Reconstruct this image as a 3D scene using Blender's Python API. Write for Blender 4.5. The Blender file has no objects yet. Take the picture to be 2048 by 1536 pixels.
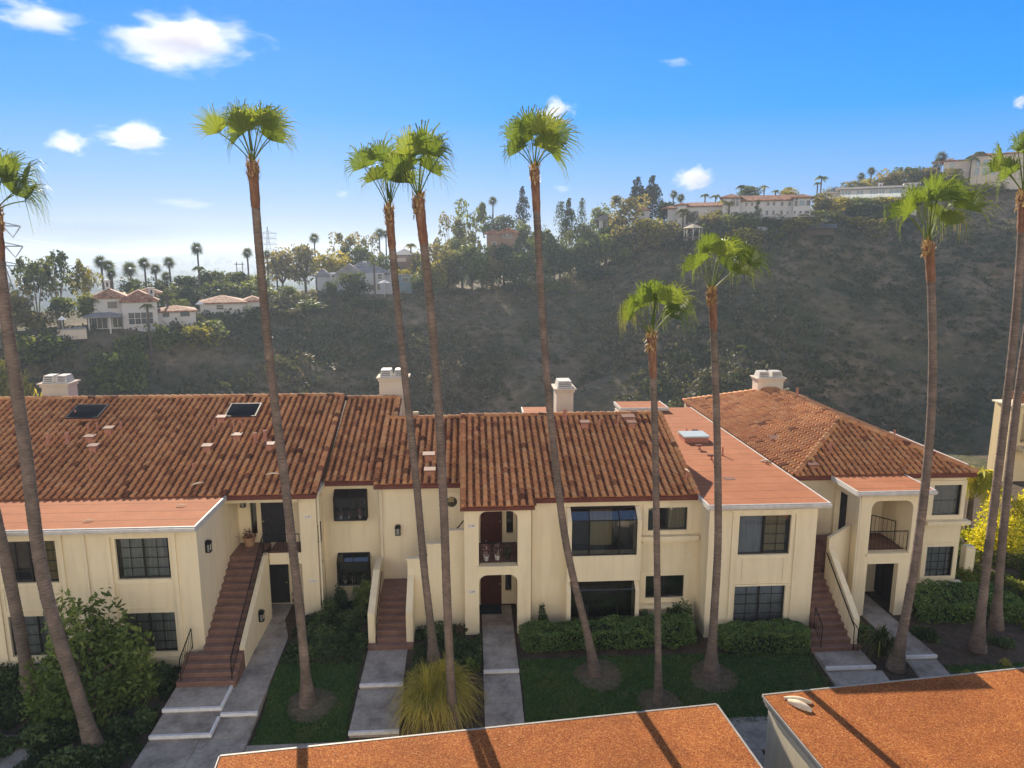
import bpy, bmesh, math, random
import numpy as np
from mathutils import Vector, Matrix, noise as mnoise
R = math.radians
rng = np.random.default_rng(7)
random.seed(7)
scene = bpy.context.scene
COL = scene.collection

# ------------------------------------------------------------------ survey of the photograph (camera model)
FPX, HOR, YAW, CAMZ = 1420.0, 510.0, R(3.5), 15.3
PITCH = math.atan((768 - HOR) / FPX)
_fw = np.array([math.sin(YAW) * math.cos(PITCH), math.cos(YAW) * math.cos(PITCH), -math.sin(PITCH)])
_rt = np.array([math.cos(YAW), -math.sin(YAW), 0.0])
_up = np.cross(_rt, _fw)
def ray(x, y): return _fw * FPX + _rt * (x - 1024) - _up * (y - 768)
def onY(x, y, Y):
    r = ray(x, y); t = Y / r[1]; return (float(r[0] * t), float(Y), float(CAMZ + r[2] * t))
def onZ(x, y, Z):
    r = ray(x, y); t = (Z - CAMZ) / r[2]; return (float(r[0] * t), float(r[1] * t), float(Z))
def onR(x, y, d):
    r = ray(x, y); t = d / math.hypot(r[0], r[1]); return (float(r[0] * t), float(r[1] * t), float(CAMZ + r[2] * t))
def onPlane(x, y, p, n):
    r = ray(x, y); c = np.array([0, 0, CAMZ]); p = np.array(p); n = np.array(n)
    t = np.dot(p - c, n) / np.dot(r, n); return tuple(float(v) for v in c + r * t)
def azpx(x, y=600):
    r = ray(x, y); return math.degrees(math.atan2(r[0], r[1]))

# ------------------------------------------------------------------ object helpers
ORG = {}
def tag(o, label=None, cat=None, group=None, kind=None):
    if label: o['label'] = label
    if cat: o['category'] = cat
    if group: o['group'] = group
    if kind: o['kind'] = kind
    return o
def thing(name, label, cat, loc=(0, 0, 0), group=None, rz=0.0):
    o = bpy.data.objects.new(name, None); COL.objects.link(o)
    o.empty_display_size = 0.3
    o.location = loc; o.rotation_euler = (0, 0, rz); ORG[o.name] = (tuple(loc) if rz == 0 else (0, 0, 0))
    return tag(o, label, cat, group)
def link(name, me, mats, parent=None, smooth=False):
    if not isinstance(mats, (list, tuple)): mats = [mats]
    for m in mats: me.materials.append(m)
    if smooth: me.polygons.foreach_set('use_smooth', np.ones(len(me.polygons), dtype=bool))
    o = bpy.data.objects.new(name, me); COL.objects.link(o)
    if parent is not None:
        o.parent = parent
        ORG[o.name] = ORG.get(parent.name, (0, 0, 0))
    return o
class MB:
    """collects shapes; build() links them as one mesh object"""
    def __init__(s): s.v = []; s.f = []; s.m = []
    def add(s, vs, fs, mi=0):
        b = len(s.v); s.v += [tuple(v) for v in vs]
        for f in fs: s.f.append([b + i for i in f]); s.m.append(mi)
    def quad(s, a, b, c, d, mi=0): s.add([a, b, c, d], [(0, 1, 2, 3)], mi)
    def box(s, x0, x1, y0, y1, z0, z1, mi=0):
        s.add([(x0,y0,z0),(x1,y0,z0),(x1,y1,z0),(x0,y1,z0),(x0,y0,z1),(x1,y0,z1),(x1,y1,z1),(x0,y1,z1)],
              [(0,3,2,1),(4,5,6,7),(0,1,5,4),(1,2,6,5),(2,3,7,6),(3,0,4,7)], mi)
    def prism(s, poly, d, mi=0):
        """3-D polygon extruded by vector d"""
        n = len(poly); top = [tuple(np.add(p, d)) for p in poly]
        fs = [tuple(range(n))[::-1], tuple(range(n, 2 * n))]
        fs += [(i, (i + 1) % n, n + (i + 1) % n, n + i) for i in range(n)]
        s.add(list(poly) + top, fs, mi)
    def tube(s, pts, r, seg=6, mi=0, cap=True):
        pts = [np.array(p, float) for p in pts]; n = len(pts)
        rr = r if isinstance(r, (list, tuple, np.ndarray)) else [r] * n
        b = len(s.v)
        for i, p in enumerate(pts):
            d = pts[min(i + 1, n - 1)] - pts[max(i - 1, 0)]; d /= (np.linalg.norm(d) + 1e-9)
            a = np.array([0, 0, 1.]) if abs(d[2]) < .9 else np.array([1., 0, 0])
            u = np.cross(d, a); u /= np.linalg.norm(u); w = np.cross(d, u)
            for k in range(seg):
                t = 2 * math.pi * k / seg
                s.v.append(tuple(p + (u * math.cos(t) + w * math.sin(t)) * rr[i]))
        for i in range(n - 1):
            for k in range(seg):
                k2 = (k + 1) % seg
                s.f.append([b + i*seg + k, b + i*seg + k2, b + (i+1)*seg + k2, b + (i+1)*seg + k]); s.m.append(mi)
        if cap:
            s.f.append([b + k for k in range(seg)]); s.m.append(mi)
            s.f.append([b + (n-1)*seg + k for k in range(seg)][::-1]); s.m.append(mi)
    def lathe(s, prof, c, seg=16, mi=0):
        b = len(s.v); n = len(prof)
        for (r, z) in prof:
            for k in range(seg):
                t = 2 * math.pi * k / seg
                s.v.append((c[0] + r*math.cos(t), c[1] + r*math.sin(t), c[2] + z))
        for i in range(n - 1):
            for k in range(seg):
                k2 = (k + 1) % seg
                s.f.append([b+i*seg+k, b+i*seg+k2, b+(i+1)*seg+k2, b+(i+1)*seg+k]); s.m.append(mi)
        s.f.append([b+(n-1)*seg+k for k in range(seg)]); s.m.append(mi)
        s.f.append([b+k for k in range(seg)][::-1]); s.m.append(mi)
    def build(s, name, mats, parent=None, smooth=False, bevel=0):
        o = ORG.get(parent.name, (0, 0, 0)) if parent is not None else (0, 0, 0)
        me = bpy.data.meshes.new(name)
        me.from_pydata([(x - o[0], y - o[1], z - o[2]) for x, y, z in s.v], [], s.f)
        me.polygons.foreach_set('material_index', s.m)
        ob = link(name, me, mats, parent, smooth)
        if bevel:
            md = ob.modifiers.new('edge', 'BEVEL'); md.width = bevel; md.segments = 2; md.limit_method = 'ANGLE'; md.angle_limit = R(40)
        return ob
def np_mesh(name, V, Q, tint=None, smooth=False):
    V = np.asarray(V, np.float32); Q = np.asarray(Q, np.int32)
    me = bpy.data.meshes.new(name); k = Q.shape[1]
    me.vertices.add(len(V)); me.vertices.foreach_set('co', V.ravel())
    me.loops.add(Q.size); me.loops.foreach_set('vertex_index', Q.ravel())
    me.polygons.add(len(Q)); me.polygons.foreach_set('loop_start', np.arange(0, Q.size, k, dtype=np.int32))
    if tint is not None:
        a = me.attributes.new('tint', 'FLOAT', 'POINT'); a.data.foreach_set('value', np.asarray(tint, np.float32))
    me.update(calc_edges=True); me.validate()
    if smooth: me.polygons.foreach_set('use_smooth', np.ones(len(me.polygons), dtype=bool))
    return me
def shifted(V, parent):
    return np.asarray(V, float) - np.array(ORG.get(parent.name, (0, 0, 0)))

# ------------------------------------------------------------------ materials
def newmat(name):
    m = bpy.data.materials.new(name); m.use_nodes = True
    nt = m.node_tree; bs = nt.nodes['Principled BSDF']; return m, nt, bs
def L(nt, a, b): nt.links.new(a, b)
def noise_node(nt, scale, detail=4, rough=.6, vec=None, dist=0.0):
    n = nt.nodes.new('ShaderNodeTexNoise'); n.inputs['Scale'].default_value = scale
    n.inputs['Detail'].default_value = detail; n.inputs['Roughness'].default_value = rough; n.inputs['Distortion'].default_value = dist
    if vec is not None: L(nt, vec, n.inputs['Vector'])
    return n
def posvec(nt, sc=(1, 1, 1)):
    g = nt.nodes.new('ShaderNodeNewGeometry'); mp = nt.nodes.new('ShaderNodeMapping')
    mp.inputs['Scale'].default_value = sc; L(nt, g.outputs['Position'], mp.inputs['Vector']); return mp.outputs['Vector']
def ramp(nt, fac, stops):
    r = nt.nodes.new('ShaderNodeValToRGB'); e = r.color_ramp.elements
    while len(e) < len(stops): e.new(0.5)
    for i, (p, c) in enumerate(stops): e[i].position = p; e[i].color = (*c, 1)
    L(nt, fac, r.inputs['Fac']); return r.outputs['Color']
def mixc(nt, fac, a, b, mode='MIX'):
    m = nt.nodes.new('ShaderNodeMix'); m.data_type = 'RGBA'; m.blend_type = mode
    if isinstance(fac, (int, float)): m.inputs['Factor'].default_value = fac
    else: L(nt, fac, m.inputs['Factor'])
    for k, s in ((6, a), (7, b)):
        if isinstance(s, tuple): m.inputs[k].default_value = (*s, 1)
        else: L(nt, s, m.inputs[k])
    return m.outputs[2]
def bump(nt, bs, h, strength, dist=.02):
    b = nt.nodes.new('ShaderNodeBump'); b.inputs['Strength'].default_value = strength; b.inputs['Distance'].default_value = dist
    L(nt, h, b.inputs['Height']); L(nt, b.outputs['Normal'], bs.inputs['Normal'])
def M(name, stops, scale=2.0, rough=.85, bs_=0.0, bscale=60, spec=.25, sc=(1, 1, 1), detail=5, fine=None):
    m, nt, bs = newmat(name)
    v = posvec(nt, sc); n = noise_node(nt, scale, detail, .65, v)
    if len(stops) == 1: stops = [(0.3, tuple(c * .9 for c in stops[0])), (0.7, tuple(min(1, c * 1.08) for c in stops[0]))]
    elif not isinstance(stops[0][1], tuple): stops = [(.32 + .36 * i / (len(stops) - 1), c) for i, c in enumerate(stops)]
    c = ramp(nt, n.outputs['Fac'], stops)
    if fine:
        n2 = noise_node(nt, fine[0], 3, .7, v); c2 = ramp(nt, n2.outputs['Fac'], [(.3, (1 - fine[1],) * 3), (.7, (1 + fine[1],) * 3)])
        c = mixc(nt, 1.0, c, c2, 'MULTIPLY')
    L(nt, c, bs.inputs['Base Color']); bs.inputs['Roughness'].default_value = rough
    bs.inputs['Specular IOR Level'].default_value = spec
    if bs_: nb = noise_node(nt, bscale, 4, .7, v); bump(nt, bs, nb.outputs['Fac'], bs_)
    return m
def leafmat(name, stops, transl=.35, rough=.6, world_scale=0.0, spec=.2):
    m, nt, bs = newmat(name)
    at = nt.nodes.new('ShaderNodeAttribute'); at.attribute_name = 'tint'
    oi = nt.nodes.new('ShaderNodeObjectInfo')
    a = nt.nodes.new('ShaderNodeMath'); a.operation = 'MULTIPLY_ADD'; a.inputs[1].default_value = .3; a.inputs[2].default_value = -.15
    L(nt, oi.outputs['Random'], a.inputs[0])
    s = nt.nodes.new('ShaderNodeMath'); s.operation = 'ADD'; L(nt, at.outputs['Fac'], s.inputs[0]); L(nt, a.outputs[0], s.inputs[1])
    c = ramp(nt, s.outputs[0], stops)
    L(nt, c, bs.inputs['Base Color']); bs.inputs['Roughness'].default_value = rough; bs.inputs['Specular IOR Level'].default_value = spec
    t = nt.nodes.new('ShaderNodeBsdfTranslucent'); cc = mixc(nt, 1.0, c, (1.35, 1.25, .6), 'MULTIPLY'); L(nt, cc, t.inputs['Color'])
    mx = nt.nodes.new('ShaderNodeMixShader'); mx.inputs[0].default_value = transl
    L(nt, bs.outputs[0], mx.inputs[1]); L(nt, t.outputs[0], mx.inputs[2])
    L(nt, mx.outputs[0], nt.nodes['Material Output'].inputs['Surface'])
    return m
def plain(name, c, rough=.6, metal=0.0, spec=.3):
    m, nt, bs = newmat(name); v = posvec(nt); n = noise_node(nt, 6, 4, .6, v)
    L(nt, ramp(nt, n.outputs['Fac'], [(.3, tuple(x * .85 for x in c)), (.7, tuple(min(1, x * 1.1) for x in c))]), bs.inputs['Base Color'])
    bs.inputs['Roughness'].default_value = rough; bs.inputs['Metallic'].default_value = metal; bs.inputs['Specular IOR Level'].default_value = spec
    return m
def glassmat(name, tint=(.85, .9, .9), refl=.17, alpha=.92):
    m, nt, bs = newmat(name); nt.nodes.remove(bs)
    tr = nt.nodes.new('ShaderNodeBsdfTransparent'); tr.inputs[0].default_value = (*[c * alpha for c in tint], 1)
    gl = nt.nodes.new('ShaderNodeBsdfGlossy'); gl.inputs['Roughness'].default_value = .03; gl.inputs[0].default_value = (.9, .95, 1, 1)
    lw = nt.nodes.new('ShaderNodeFresnel'); lw.inputs['IOR'].default_value = 1.5
    a = nt.nodes.new('ShaderNodeMath'); a.operation = 'ADD'; a.inputs[1].default_value = refl; L(nt, lw.outputs[0], a.inputs[0])
    mx = nt.nodes.new('ShaderNodeMixShader'); L(nt, a.outputs[0], mx.inputs[0]); L(nt, tr.outputs[0], mx.inputs[1]); L(nt, gl.outputs[0], mx.inputs[2])
    L(nt, mx.outputs[0], nt.nodes['Material Output'].inputs['Surface']); return m

def stucco(name, base, stain):
    m, nt, bs = newmat(name); v = posvec(nt)
    n = noise_node(nt, .55, 5, .6, v); c = ramp(nt, n.outputs['Fac'], [(.3, tuple(x * .93 for x in base)), (.7, base)])
    vs = posvec(nt, (2.2, 2.2, .25)); st = noise_node(nt, 1.3, 5, .65, vs)
    c = mixc(nt, ramp(nt, st.outputs['Fac'], [(.48, (0, 0, 0)), (.8, (.62, .62, .62))]), c, stain)
    L(nt, c, bs.inputs['Base Color']); bs.inputs['Roughness'].default_value = .92; bs.inputs['Specular IOR Level'].default_value = .12
    nb = noise_node(nt, 26, 4, .7, v); bump(nt, bs, nb.outputs['Fac'], .3, .012); return m
STUCCO = stucco('cream_stucco', (.82, .70, .47), (.60, .49, .31))
TRIM = stucco('pale_stucco_trim', (.84, .745, .54), (.6, .52, .38))
GWALL = stucco('garage_stucco', (.70, .62, .45), (.5, .42, .3))
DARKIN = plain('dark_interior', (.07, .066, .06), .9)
def rolled(name, a, b, seam, fine=90, bstr=.25):
    m, nt, bs = newmat(name); v = posvec(nt)
    n = noise_node(nt, .8, 5, .65, v); c = ramp(nt, n.outputs['Fac'], [(.3, a), (.7, b)])
    n2 = noise_node(nt, fine, 2, .7, v); c = mixc(nt, 1.0, c, ramp(nt, n2.outputs['Fac'], [(.32, (.62,) * 3), (.68, (1.3,) * 3)]), 'MULTIPLY')
    n3 = noise_node(nt, .25, 6, .7, v, 1.5); c = mixc(nt, ramp(nt, n3.outputs['Fac'], [(.52, (0,) * 3), (.78, (.45,) * 3)]), c, tuple(x * .55 for x in a))
    if seam:
        sx = nt.nodes.new('ShaderNodeSeparateXYZ'); L(nt, v, sx.inputs[0])
        wob = noise_node(nt, .5, 3, .6, v)
        ad = nt.nodes.new('ShaderNodeMath'); ad.operation = 'MULTIPLY_ADD'; ad.inputs[1].default_value = .12; L(nt, wob.outputs['Fac'], ad.inputs[0]); L(nt, sx.outputs['Y'], ad.inputs[2])
        md = nt.nodes.new('ShaderNodeMath'); md.operation = 'MODULO'; md.inputs[1].default_value = seam; L(nt, ad.outputs[0], md.inputs[0])
        lt = nt.nodes.new('ShaderNodeMath'); lt.operation = 'LESS_THAN'; lt.inputs[1].default_value = .035; L(nt, md.outputs[0], lt.inputs[0])
        c = mixc(nt, lt.outputs[0], c, tuple(x * .35 for x in a))
    L(nt, c, bs.inputs['Base Color']); bs.inputs['Roughness'].default_value = .9; bs.inputs['Specular IOR Level'].default_value = .15
    bump(nt, bs, n2.outputs['Fac'], bstr, .01); return m
REDROOF = rolled('red_rolled_roofing', (.34, .128, .058), (.42, .172, .082), .92)
def gravelmat():
    m, nt, bs = newmat('orange_roof_granules'); v = posvec(nt)
    vo = nt.nodes.new('ShaderNodeTexVoronoi'); vo.inputs['Scale'].default_value = 38; L(nt, v, vo.inputs['Vector'])
    sx = nt.nodes.new('ShaderNodeSeparateColor'); L(nt, vo.outputs['Color'], sx.inputs[0])
    c = ramp(nt, sx.outputs[0], [(0, (.17, .046, .015)), (.3, (.285, .084, .022)), (.6, (.355, .118, .030)), (.88, (.41, .15, .038)), (1, (.55, .27, .10))])
    n = noise_node(nt, .35, 6, .65, v, .8); c = mixc(nt, 1.0, c, ramp(nt, n.outputs['Fac'], [(.28, (.62, .58, .55)), (.6, (1.08, 1.08, 1.05))]), 'MULTIPLY')
    n3 = noise_node(nt, 1.4, 6, .7, v, 1.5); c = mixc(nt, ramp(nt, n3.outputs['Fac'], [(.60, (0,) * 3), (.82, (.6,) * 3)]), c, (.16, .05, .025))
    L(nt, c, bs.inputs['Base Color']); bs.inputs['Roughness'].default_value = .9; bs.inputs['Specular IOR Level'].default_value = .15
    bump(nt, bs, vo.outputs['Distance'], .7, .012); return m
GRAVEL = gravelmat()
EDGEMETAL = M('galvanised_edge', [(.26, .235, .20), (.38, .35, .30)], 4, .5)
def tilemat():
    m, nt, bs = newmat('clay_roof_tile')
    at = nt.nodes.new('ShaderNodeAttribute'); at.attribute_name = 'tint'
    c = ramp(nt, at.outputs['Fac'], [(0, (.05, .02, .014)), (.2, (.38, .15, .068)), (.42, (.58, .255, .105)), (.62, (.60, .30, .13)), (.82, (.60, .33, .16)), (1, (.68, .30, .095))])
    v = posvec(nt); n = noise_node(nt, 5, 5, .7, v)
    c = mixc(nt, ramp(nt, n.outputs['Fac'], [(.48, (0,) * 3), (.78, (.6,) * 3)]), c, (.15, .085, .05))
    n2 = noise_node(nt, .35, 4, .6, v); c = mixc(nt, 1.0, c, ramp(nt, n2.outputs['Fac'], [(.3, (.75,) * 3), (.7, (1.12,) * 3)]), 'MULTIPLY')
    L(nt, c, bs.inputs['Base Color']); bs.inputs['Roughness'].default_value = .8; bs.inputs['Specular IOR Level'].default_value = .2
    nb = noise_node(nt, 40, 3, .7, v); bump(nt, bs, nb.outputs['Fac'], .25, .01); return m
TILE = tilemat()
FASCIA = M('red_brown_fascia', [(.11, .032, .024), (.17, .055, .038)], 4, .7)
WHITETRIM = M('white_painted_metal', [(.46, .43, .38), (.62, .585, .52)], 3, .55)
BRONZE = plain('dark_bronze_frame', (.03, .026, .022), .4, .2)
BLACKIRON = plain('black_iron', (.012, .012, .013), .45, .4)
GLASS = glassmat('window_glass')
BLIND = M('window_blind', [(.30, .31, .34), (.40, .41, .45)], 2, .8)
CURTAINREFL = M('grey_curtain_reflection', [(.30, .31, .31), (.42, .42, .42)], 1, .9, sc=(12, 1, .3))  # also stands in for grey reflection in the left wing windows
TANCURTAIN = M('tan_curtain', [(.28, .21, .1), (.4, .32, .17)], 1, .9, sc=(10, 1, .3))
DOORDARK = M('dark_painted_door', [(.018, .018, .022), (.035, .033, .036)], 4, .5)
DOORRED = M('red_brown_door', [(.05, .014, .011), (.085, .024, .018)], 3, .5)
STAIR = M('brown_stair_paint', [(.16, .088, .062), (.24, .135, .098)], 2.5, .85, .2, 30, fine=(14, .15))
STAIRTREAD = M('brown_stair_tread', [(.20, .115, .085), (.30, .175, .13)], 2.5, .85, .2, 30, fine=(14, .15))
PALECONC = M('pale_concrete', [(.42, .40, .36), (.52, .50, .45)], .4, .9, .1, 30)
CONC = M('weathered_concrete', [(.22, .19, .155), (.37, .325, .27), (.47, .41, .34)], 1.1, .9, .2, 30, fine=(9, .16))
WHITEPAINT = M('white_nosing_paint', [(.68, .66, .62), (.85, .83, .8)], 5, .7)
SOIL = M('garden_soil', [(.055, .04, .027), (.12, .085, .055)], 3, .95, .5, 18, fine=(20, .3))
MULCH = M('dry_mulch', [(.11, .085, .055), (.21, .16, .105)], 7, .95, .8, 30, fine=(30, .35))
PIPE = M('painted_vent_metal', [(.36, .15, .10), (.46, .21, .14)], 5, .7)
VENTTOP = M('dark_vent_cap', [(.16, .075, .05), (.22, .11, .07)], 5, .7)  # darker tone than the vent body
# ------------------------------------------------------------------ terrain of the canyon, the far valley and the yard
RIM = [(-500, 690, 128), (-200, 688, 128), (0, 672, 130), (150, 664, 134), (280, 657, 138), (400, 640, 142), (470, 628, 148), (560, 604, 158), (650, 590, 165), (760, 588, 166), (850, 588, 168),
       (930, 584, 174), (1000, 580, 180), (1100, 572, 184), (1200, 540, 188), (1290, 494, 192), (1400, 472, 195), (1500, 452, 196), (1600, 448, 198), (1660, 442, 206), (1740, 408, 228),
       (1800, 402, 236), (1880, 372, 250), (1960, 364, 256), (2048, 352, 262), (2300, 325, 280), (2700, 320, 280)]
_az = [azpx(x, y) for x, y, d in RIM]; _zr = [onR(x, y, d)[2] for x, y, d in RIM]; _rr = [d for x, y, d in RIM]
AZL, AZR = _az[0], _az[-1]
def fbm(x, y, s, o=4): return mnoise.fractal(Vector((x * s, y * s, 3.7)), 1.0, 2.0, o)
def terrain(x, y):
    az = math.degrees(math.atan2(x, y)); r = math.hypot(x, y)
    a = min(max(az, AZL), AZR)
    rr = float(np.interp(a, _az, _rr)); zr = float(np.interp(a, _az, _zr))
    back = min(1.0, max(0.0, (abs(az) - 62) / 25))          # behind and beside the camera the land is level
    r0 = 54.0 / max(.42, math.cos(R(az))); rf = r0 + 32
    zf = -24.0
    sm = lambda t: t * t * (3 - 2 * t)
    if r < r0: z = -1.0
    elif r < rf: z = -1.0 + (zf + 1.0) * sm((r - r0) / (rf - r0))
    elif r < rr:
        t = (r - rf) / max(1.0, rr - rf); z = zf + (zr - zf) * (t ** 1.12)
        z += fbm(x, y, .03) * 4.2 * math.sin(math.pi * min(1, t * 1.02)) + fbm(x, y, .11, 3) * 1.3 * math.sin(math.pi * t)
    else:
        d = r - rr
        right = min(1.0, max(0.0, (az + 6) / 10.0))
        zl = zr + (-.02 * d if d < 30 else -.6) - (0 if d < 34 else 46.0 * sm(min(1, (d - 34) / 500.0)) + zr * sm(min(1, (d - 34) / 300.0)))
        zrt = zr + .03 * min(d, 60) - (0 if d < 120 else (zr + 46) * sm(min(1, (d - 120) / 900.0)))
        z = zl * (1 - right) + zrt * right
        if r > 350: z += fbm(x, y, .006, 4) * 7 * min(1, (r - 350) / 400) * (1 if r < 2600 else max(0, 1 - (r - 2600) / 900))
        if r > 2500:                                         # far hazy ridge
            e = np.interp(az, [azpx(v) for v in (170, 300, 400, 520, 640, 760, 1000, 1300)], [0, 52, 74, 100, 104, 100, 80, 70])
            e = e * (1 + .10 * fbm(x, y, .003, 4))
            z += e * math.exp(-((r - 4200) / 900.0) ** 2)
    return z * (1 - back) + (-1.0) * back
def build_terrain():
    azs = np.concatenate([np.arange(-180, -62, 6.0), np.arange(-62, -40, 1.0), np.arange(-40, 50, .45), np.arange(50, 64, 1.0), np.arange(64, 180, 6.0)])
    rs = np.concatenate([np.array([50, 54, 60, 68, 78, 84]), np.arange(88, 300, 2.6), np.geomspace(304, 12500, 60)])
    V = np.array([(r * math.sin(R(a)), r * math.cos(R(a)), terrain(r * math.sin(R(a)), r * math.cos(R(a)))) for a in azs for r in rs])
    n, k = len(azs), len(rs)
    i = np.arange(n)[:, None]; j = np.arange(k - 1)[None, :]; i2 = (i + 1) % n
    Q = np.stack([i * k + j, i * k + j + 1, i2 * k + j + 1, i2 * k + j], -1).reshape(-1, 4)
    return np_mesh('canyon_hillside', V, Q[:, ::-1], smooth=True)
def hillmat():
    m, nt, bs = newmat('chaparral_ground'); v = posvec(nt)
    n1 = noise_node(nt, .06, 6, .65, v); n2 = noise_node(nt, .5, 5, .7, v)
    c = ramp(nt, n1.outputs['Fac'], [(.30, (.062, .07, .038)), (.44, (.11, .098, .056)), (.55, (.18, .138, .09)), (.68, (.25, .19, .125))])
    c = mixc(nt, ramp(nt, n2.outputs['Fac'], [(.42, (0,) * 3), (.66, (.8,) * 3)]), c, (.045, .056, .028))
    # beyond the rim, far away, the land is a patchwork of fields and groves
    g = nt.nodes.new('ShaderNodeNewGeometry'); ln = nt.nodes.new('ShaderNodeVectorMath'); ln.operation = 'LENGTH'; L(nt, g.outputs['Position'], ln.inputs[0])
    mr = nt.nodes.new('ShaderNodeMapRange'); mr.inputs[1].default_value = 320; mr.inputs[2].default_value = 700; L(nt, ln.outputs['Value'], mr.inputs[0])
    n3 = noise_node(nt, .012, 6, .7, v); fc = ramp(nt, n3.outputs['Fac'], [(.35, (.03, .04, .03)), (.5, (.06, .065, .045)), (.62, (.14, .13, .10)), (.7, (.25, .22, .18))])
    c = mixc(nt, mr.outputs[0], c, fc)
    L(nt, c, bs.inputs['Base Color']); bs.inputs['Roughness'].default_value = .95; bs.inputs['Specular IOR Level'].default_value = .05
    bump(nt, bs, n2.outputs['Fac'], .9, .8); return m
tag(link('canyon_hillside', build_terrain(), hillmat()), kind='structure')

def yard(x, y):
    t = min(1.0, max(0.0, (26.0 - y) / 4.5)); t = t * t * (3 - 2 * t)
    z = -.10 - .58 * t
    if y < 21.2: z = -.70
    if x > 21: z -= min(1.0, (x - 21) / 12) * .5
    if y > 46: z -= min(1.0, (y - 46) / 10) * .95
    return z
xs = np.concatenate([[-75, -60, -45, -35], np.arange(-30, 30, .5), [30, 36, 45, 60, 75]]); ys = np.concatenate([np.arange(-60, 18, 6.0), np.arange(18, 30, .3), np.arange(30, 58, 2.0)])
V = np.array([(x, y, yard(x, y)) for x in xs for y in ys]); k = len(ys)
i = np.arange(len(xs) - 1)[:, None]; j = np.arange(k - 1)[None, :]
Q = np.stack([i*k + j, (i+1)*k + j, (i+1)*k + j + 1, i*k + j + 1], -1).reshape(-1, 4)
tag(link('ground', np_mesh('ground', V, Q, smooth=True), SOIL), kind='structure')
# unseen parking court behind the garages, paved pale to bounce sun onto the facades
mb = MB(); mb.box(-70, 70, -58, 11.2, -.9, -.66); tag(mb.build('driveway', PALECONC), kind='structure')

GRASSM = leafmat('lawn_grass', [(0, (.045, .105, .025)), (.5, (.08, .165, .04)), (1, (.19, .20, .06))], .25)
LAWNBASE = M('lawn_turf', [(.034, .084, .022), (.06, .122, .03), (.135, .14, .055)], 1.3, .95, .6, 40, fine=(25, .35))
def lawn(x0, x1, y0, y1, n, seed, cut=lambda x, y: False):
    g = np.random.default_rng(seed)
    xs = np.arange(x0, x1 + .01, .25); ys = np.arange(y0, y1 + .01, .25); k = len(ys)
    V = [(x + .1 * fbm(x, y, .9, 3) * (i in (0, len(xs) - 1)), y + .12 * fbm(x, y, 1.1, 3) * (j in (0, k - 1)), yard(x, y) + .03) for i, x in enumerate(xs) for j, y in enumerate(ys)]
    Q = [(a*k + b, (a+1)*k + b, (a+1)*k + b+1, a*k + b+1) for a in range(len(xs)-1) for b in range(k-1)]
    # blades: one mesh with the turf
    P = np.stack([g.uniform(x0, x1, n), g.uniform(y0, y1, n)], 1); z = np.array([yard(a, b) + .03 for a, b in P])
    h = g.uniform(.03, .075, n); w = g.uniform(.012, .03, n); t = g.uniform(0, math.pi, n); lean = g.normal(0, .03, (n, 2))
    dx, dy = np.cos(t) * w, np.sin(t) * w
    B = np.stack([np.stack([P[:,0]-dx, P[:,1]-dy, z], 1), np.stack([P[:,0]+dx, P[:,1]+dy, z], 1),
                  np.stack([P[:,0]+dx*.3+lean[:,0], P[:,1]+dy*.3+lean[:,1], z+h], 1), np.stack([P[:,0]-dx*.3+lean[:,0], P[:,1]-dy*.3+lean[:,1], z+h], 1)], 1).reshape(-1, 3)
    o = len(V); QB = o + np.arange(4 * n).reshape(-1, 4)
    tint = np.concatenate([np.full(o, .3), np.repeat(g.uniform(0, .8, n) + .25 * np.array([fbm(a, b, .7, 3) for a, b in P]), 4)])
    me = np_mesh('lawn', np.concatenate([np.array(V), B]), np.concatenate([np.array(Q), QB]), tint)
    ob = link('lawn', me, [LAWNBASE, GRASSM])
    mi = np.zeros(len(me.polygons), np.int32); mi[len(Q):] = 1; me.polygons.foreach_set('material_index', mi)
    return ob
tag(lawn(-7.35, -4.25, 21.45, 25.3, 9000, 1), kind='stuff', label='dark lawn strip between the two left paths', cat='grass')
tag(lawn(1.85, 13.3, 21.55, 25.1, 26000, 2), kind='stuff', label='wide shaded lawn in front of the middle hedges', cat='grass')
tag(lawn(18.2, 27, 21.2, 24.0, 9000, 3), kind='stuff', label='shaded lawn patch beside the right hand path', cat='grass')

# paths: slabs stepping down from the doors to the walk, white painted nosings
def slab(mb, x0, x1, y0, y1, z, zf=None):
    zf = z if zf is None else zf           # zf: height at the near edge
    mb.prism([(x0, y0, zf - .4), (x0, y1, z - .4), (x0, y1, z), (x0, y0, zf)], (x1 - x0, 0, 0))
mb = MB()
slab(mb, .43, 1.75, 24.32, 29.3, -.03, -.07); slab(mb, .41, 1.77, 22.85, 24.31, -.23, -.42); slab(mb, .41, 1.77, 21.4, 22.84, -.425, -.62)
tag(mb.build('path', CONC, bevel=.012), kind='structure')
mb = MB(); slab(mb, -4.12, -2.55, 23.88, 26.05, -.08, -.17); slab(mb, -4.17, -2.5, 21.64, 23.87, -.34, -.47)
tag(mb.build('path', CONC, bevel=.012), kind='structure')
mb = MB()
slab(mb, -10.72, -8.71, 22.84, 24.05, -.10, -.17); slab(mb, -10.72, -8.71, 21.75, 22.83, -.33, -.40)
slab(mb, -8.7, -7.45, 22.63, 26.2, -.05, -.27); mb.prism([(-8.7, 26.2, -.05), (-7.45, 26.2, -.05), (-7.5, 27.2, -.05), (-8.0, 28.7, -.05), (-8.0, 30.09, -.05), (-9.3, 30.09, -.05), (-9.3, 28.3, -.05), (-8.7, 28.2, -.05)], (0, 0, -.4))
slab(mb, -8.69, -7.46, 21.75, 22.62, -.44, -.56); slab(mb, -10.76, -9.1, 17.5, 21.74, -.56, -.63); slab(mb, -9.09, -7.48, 17.5, 21.74, -.565, -.635)
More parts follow.
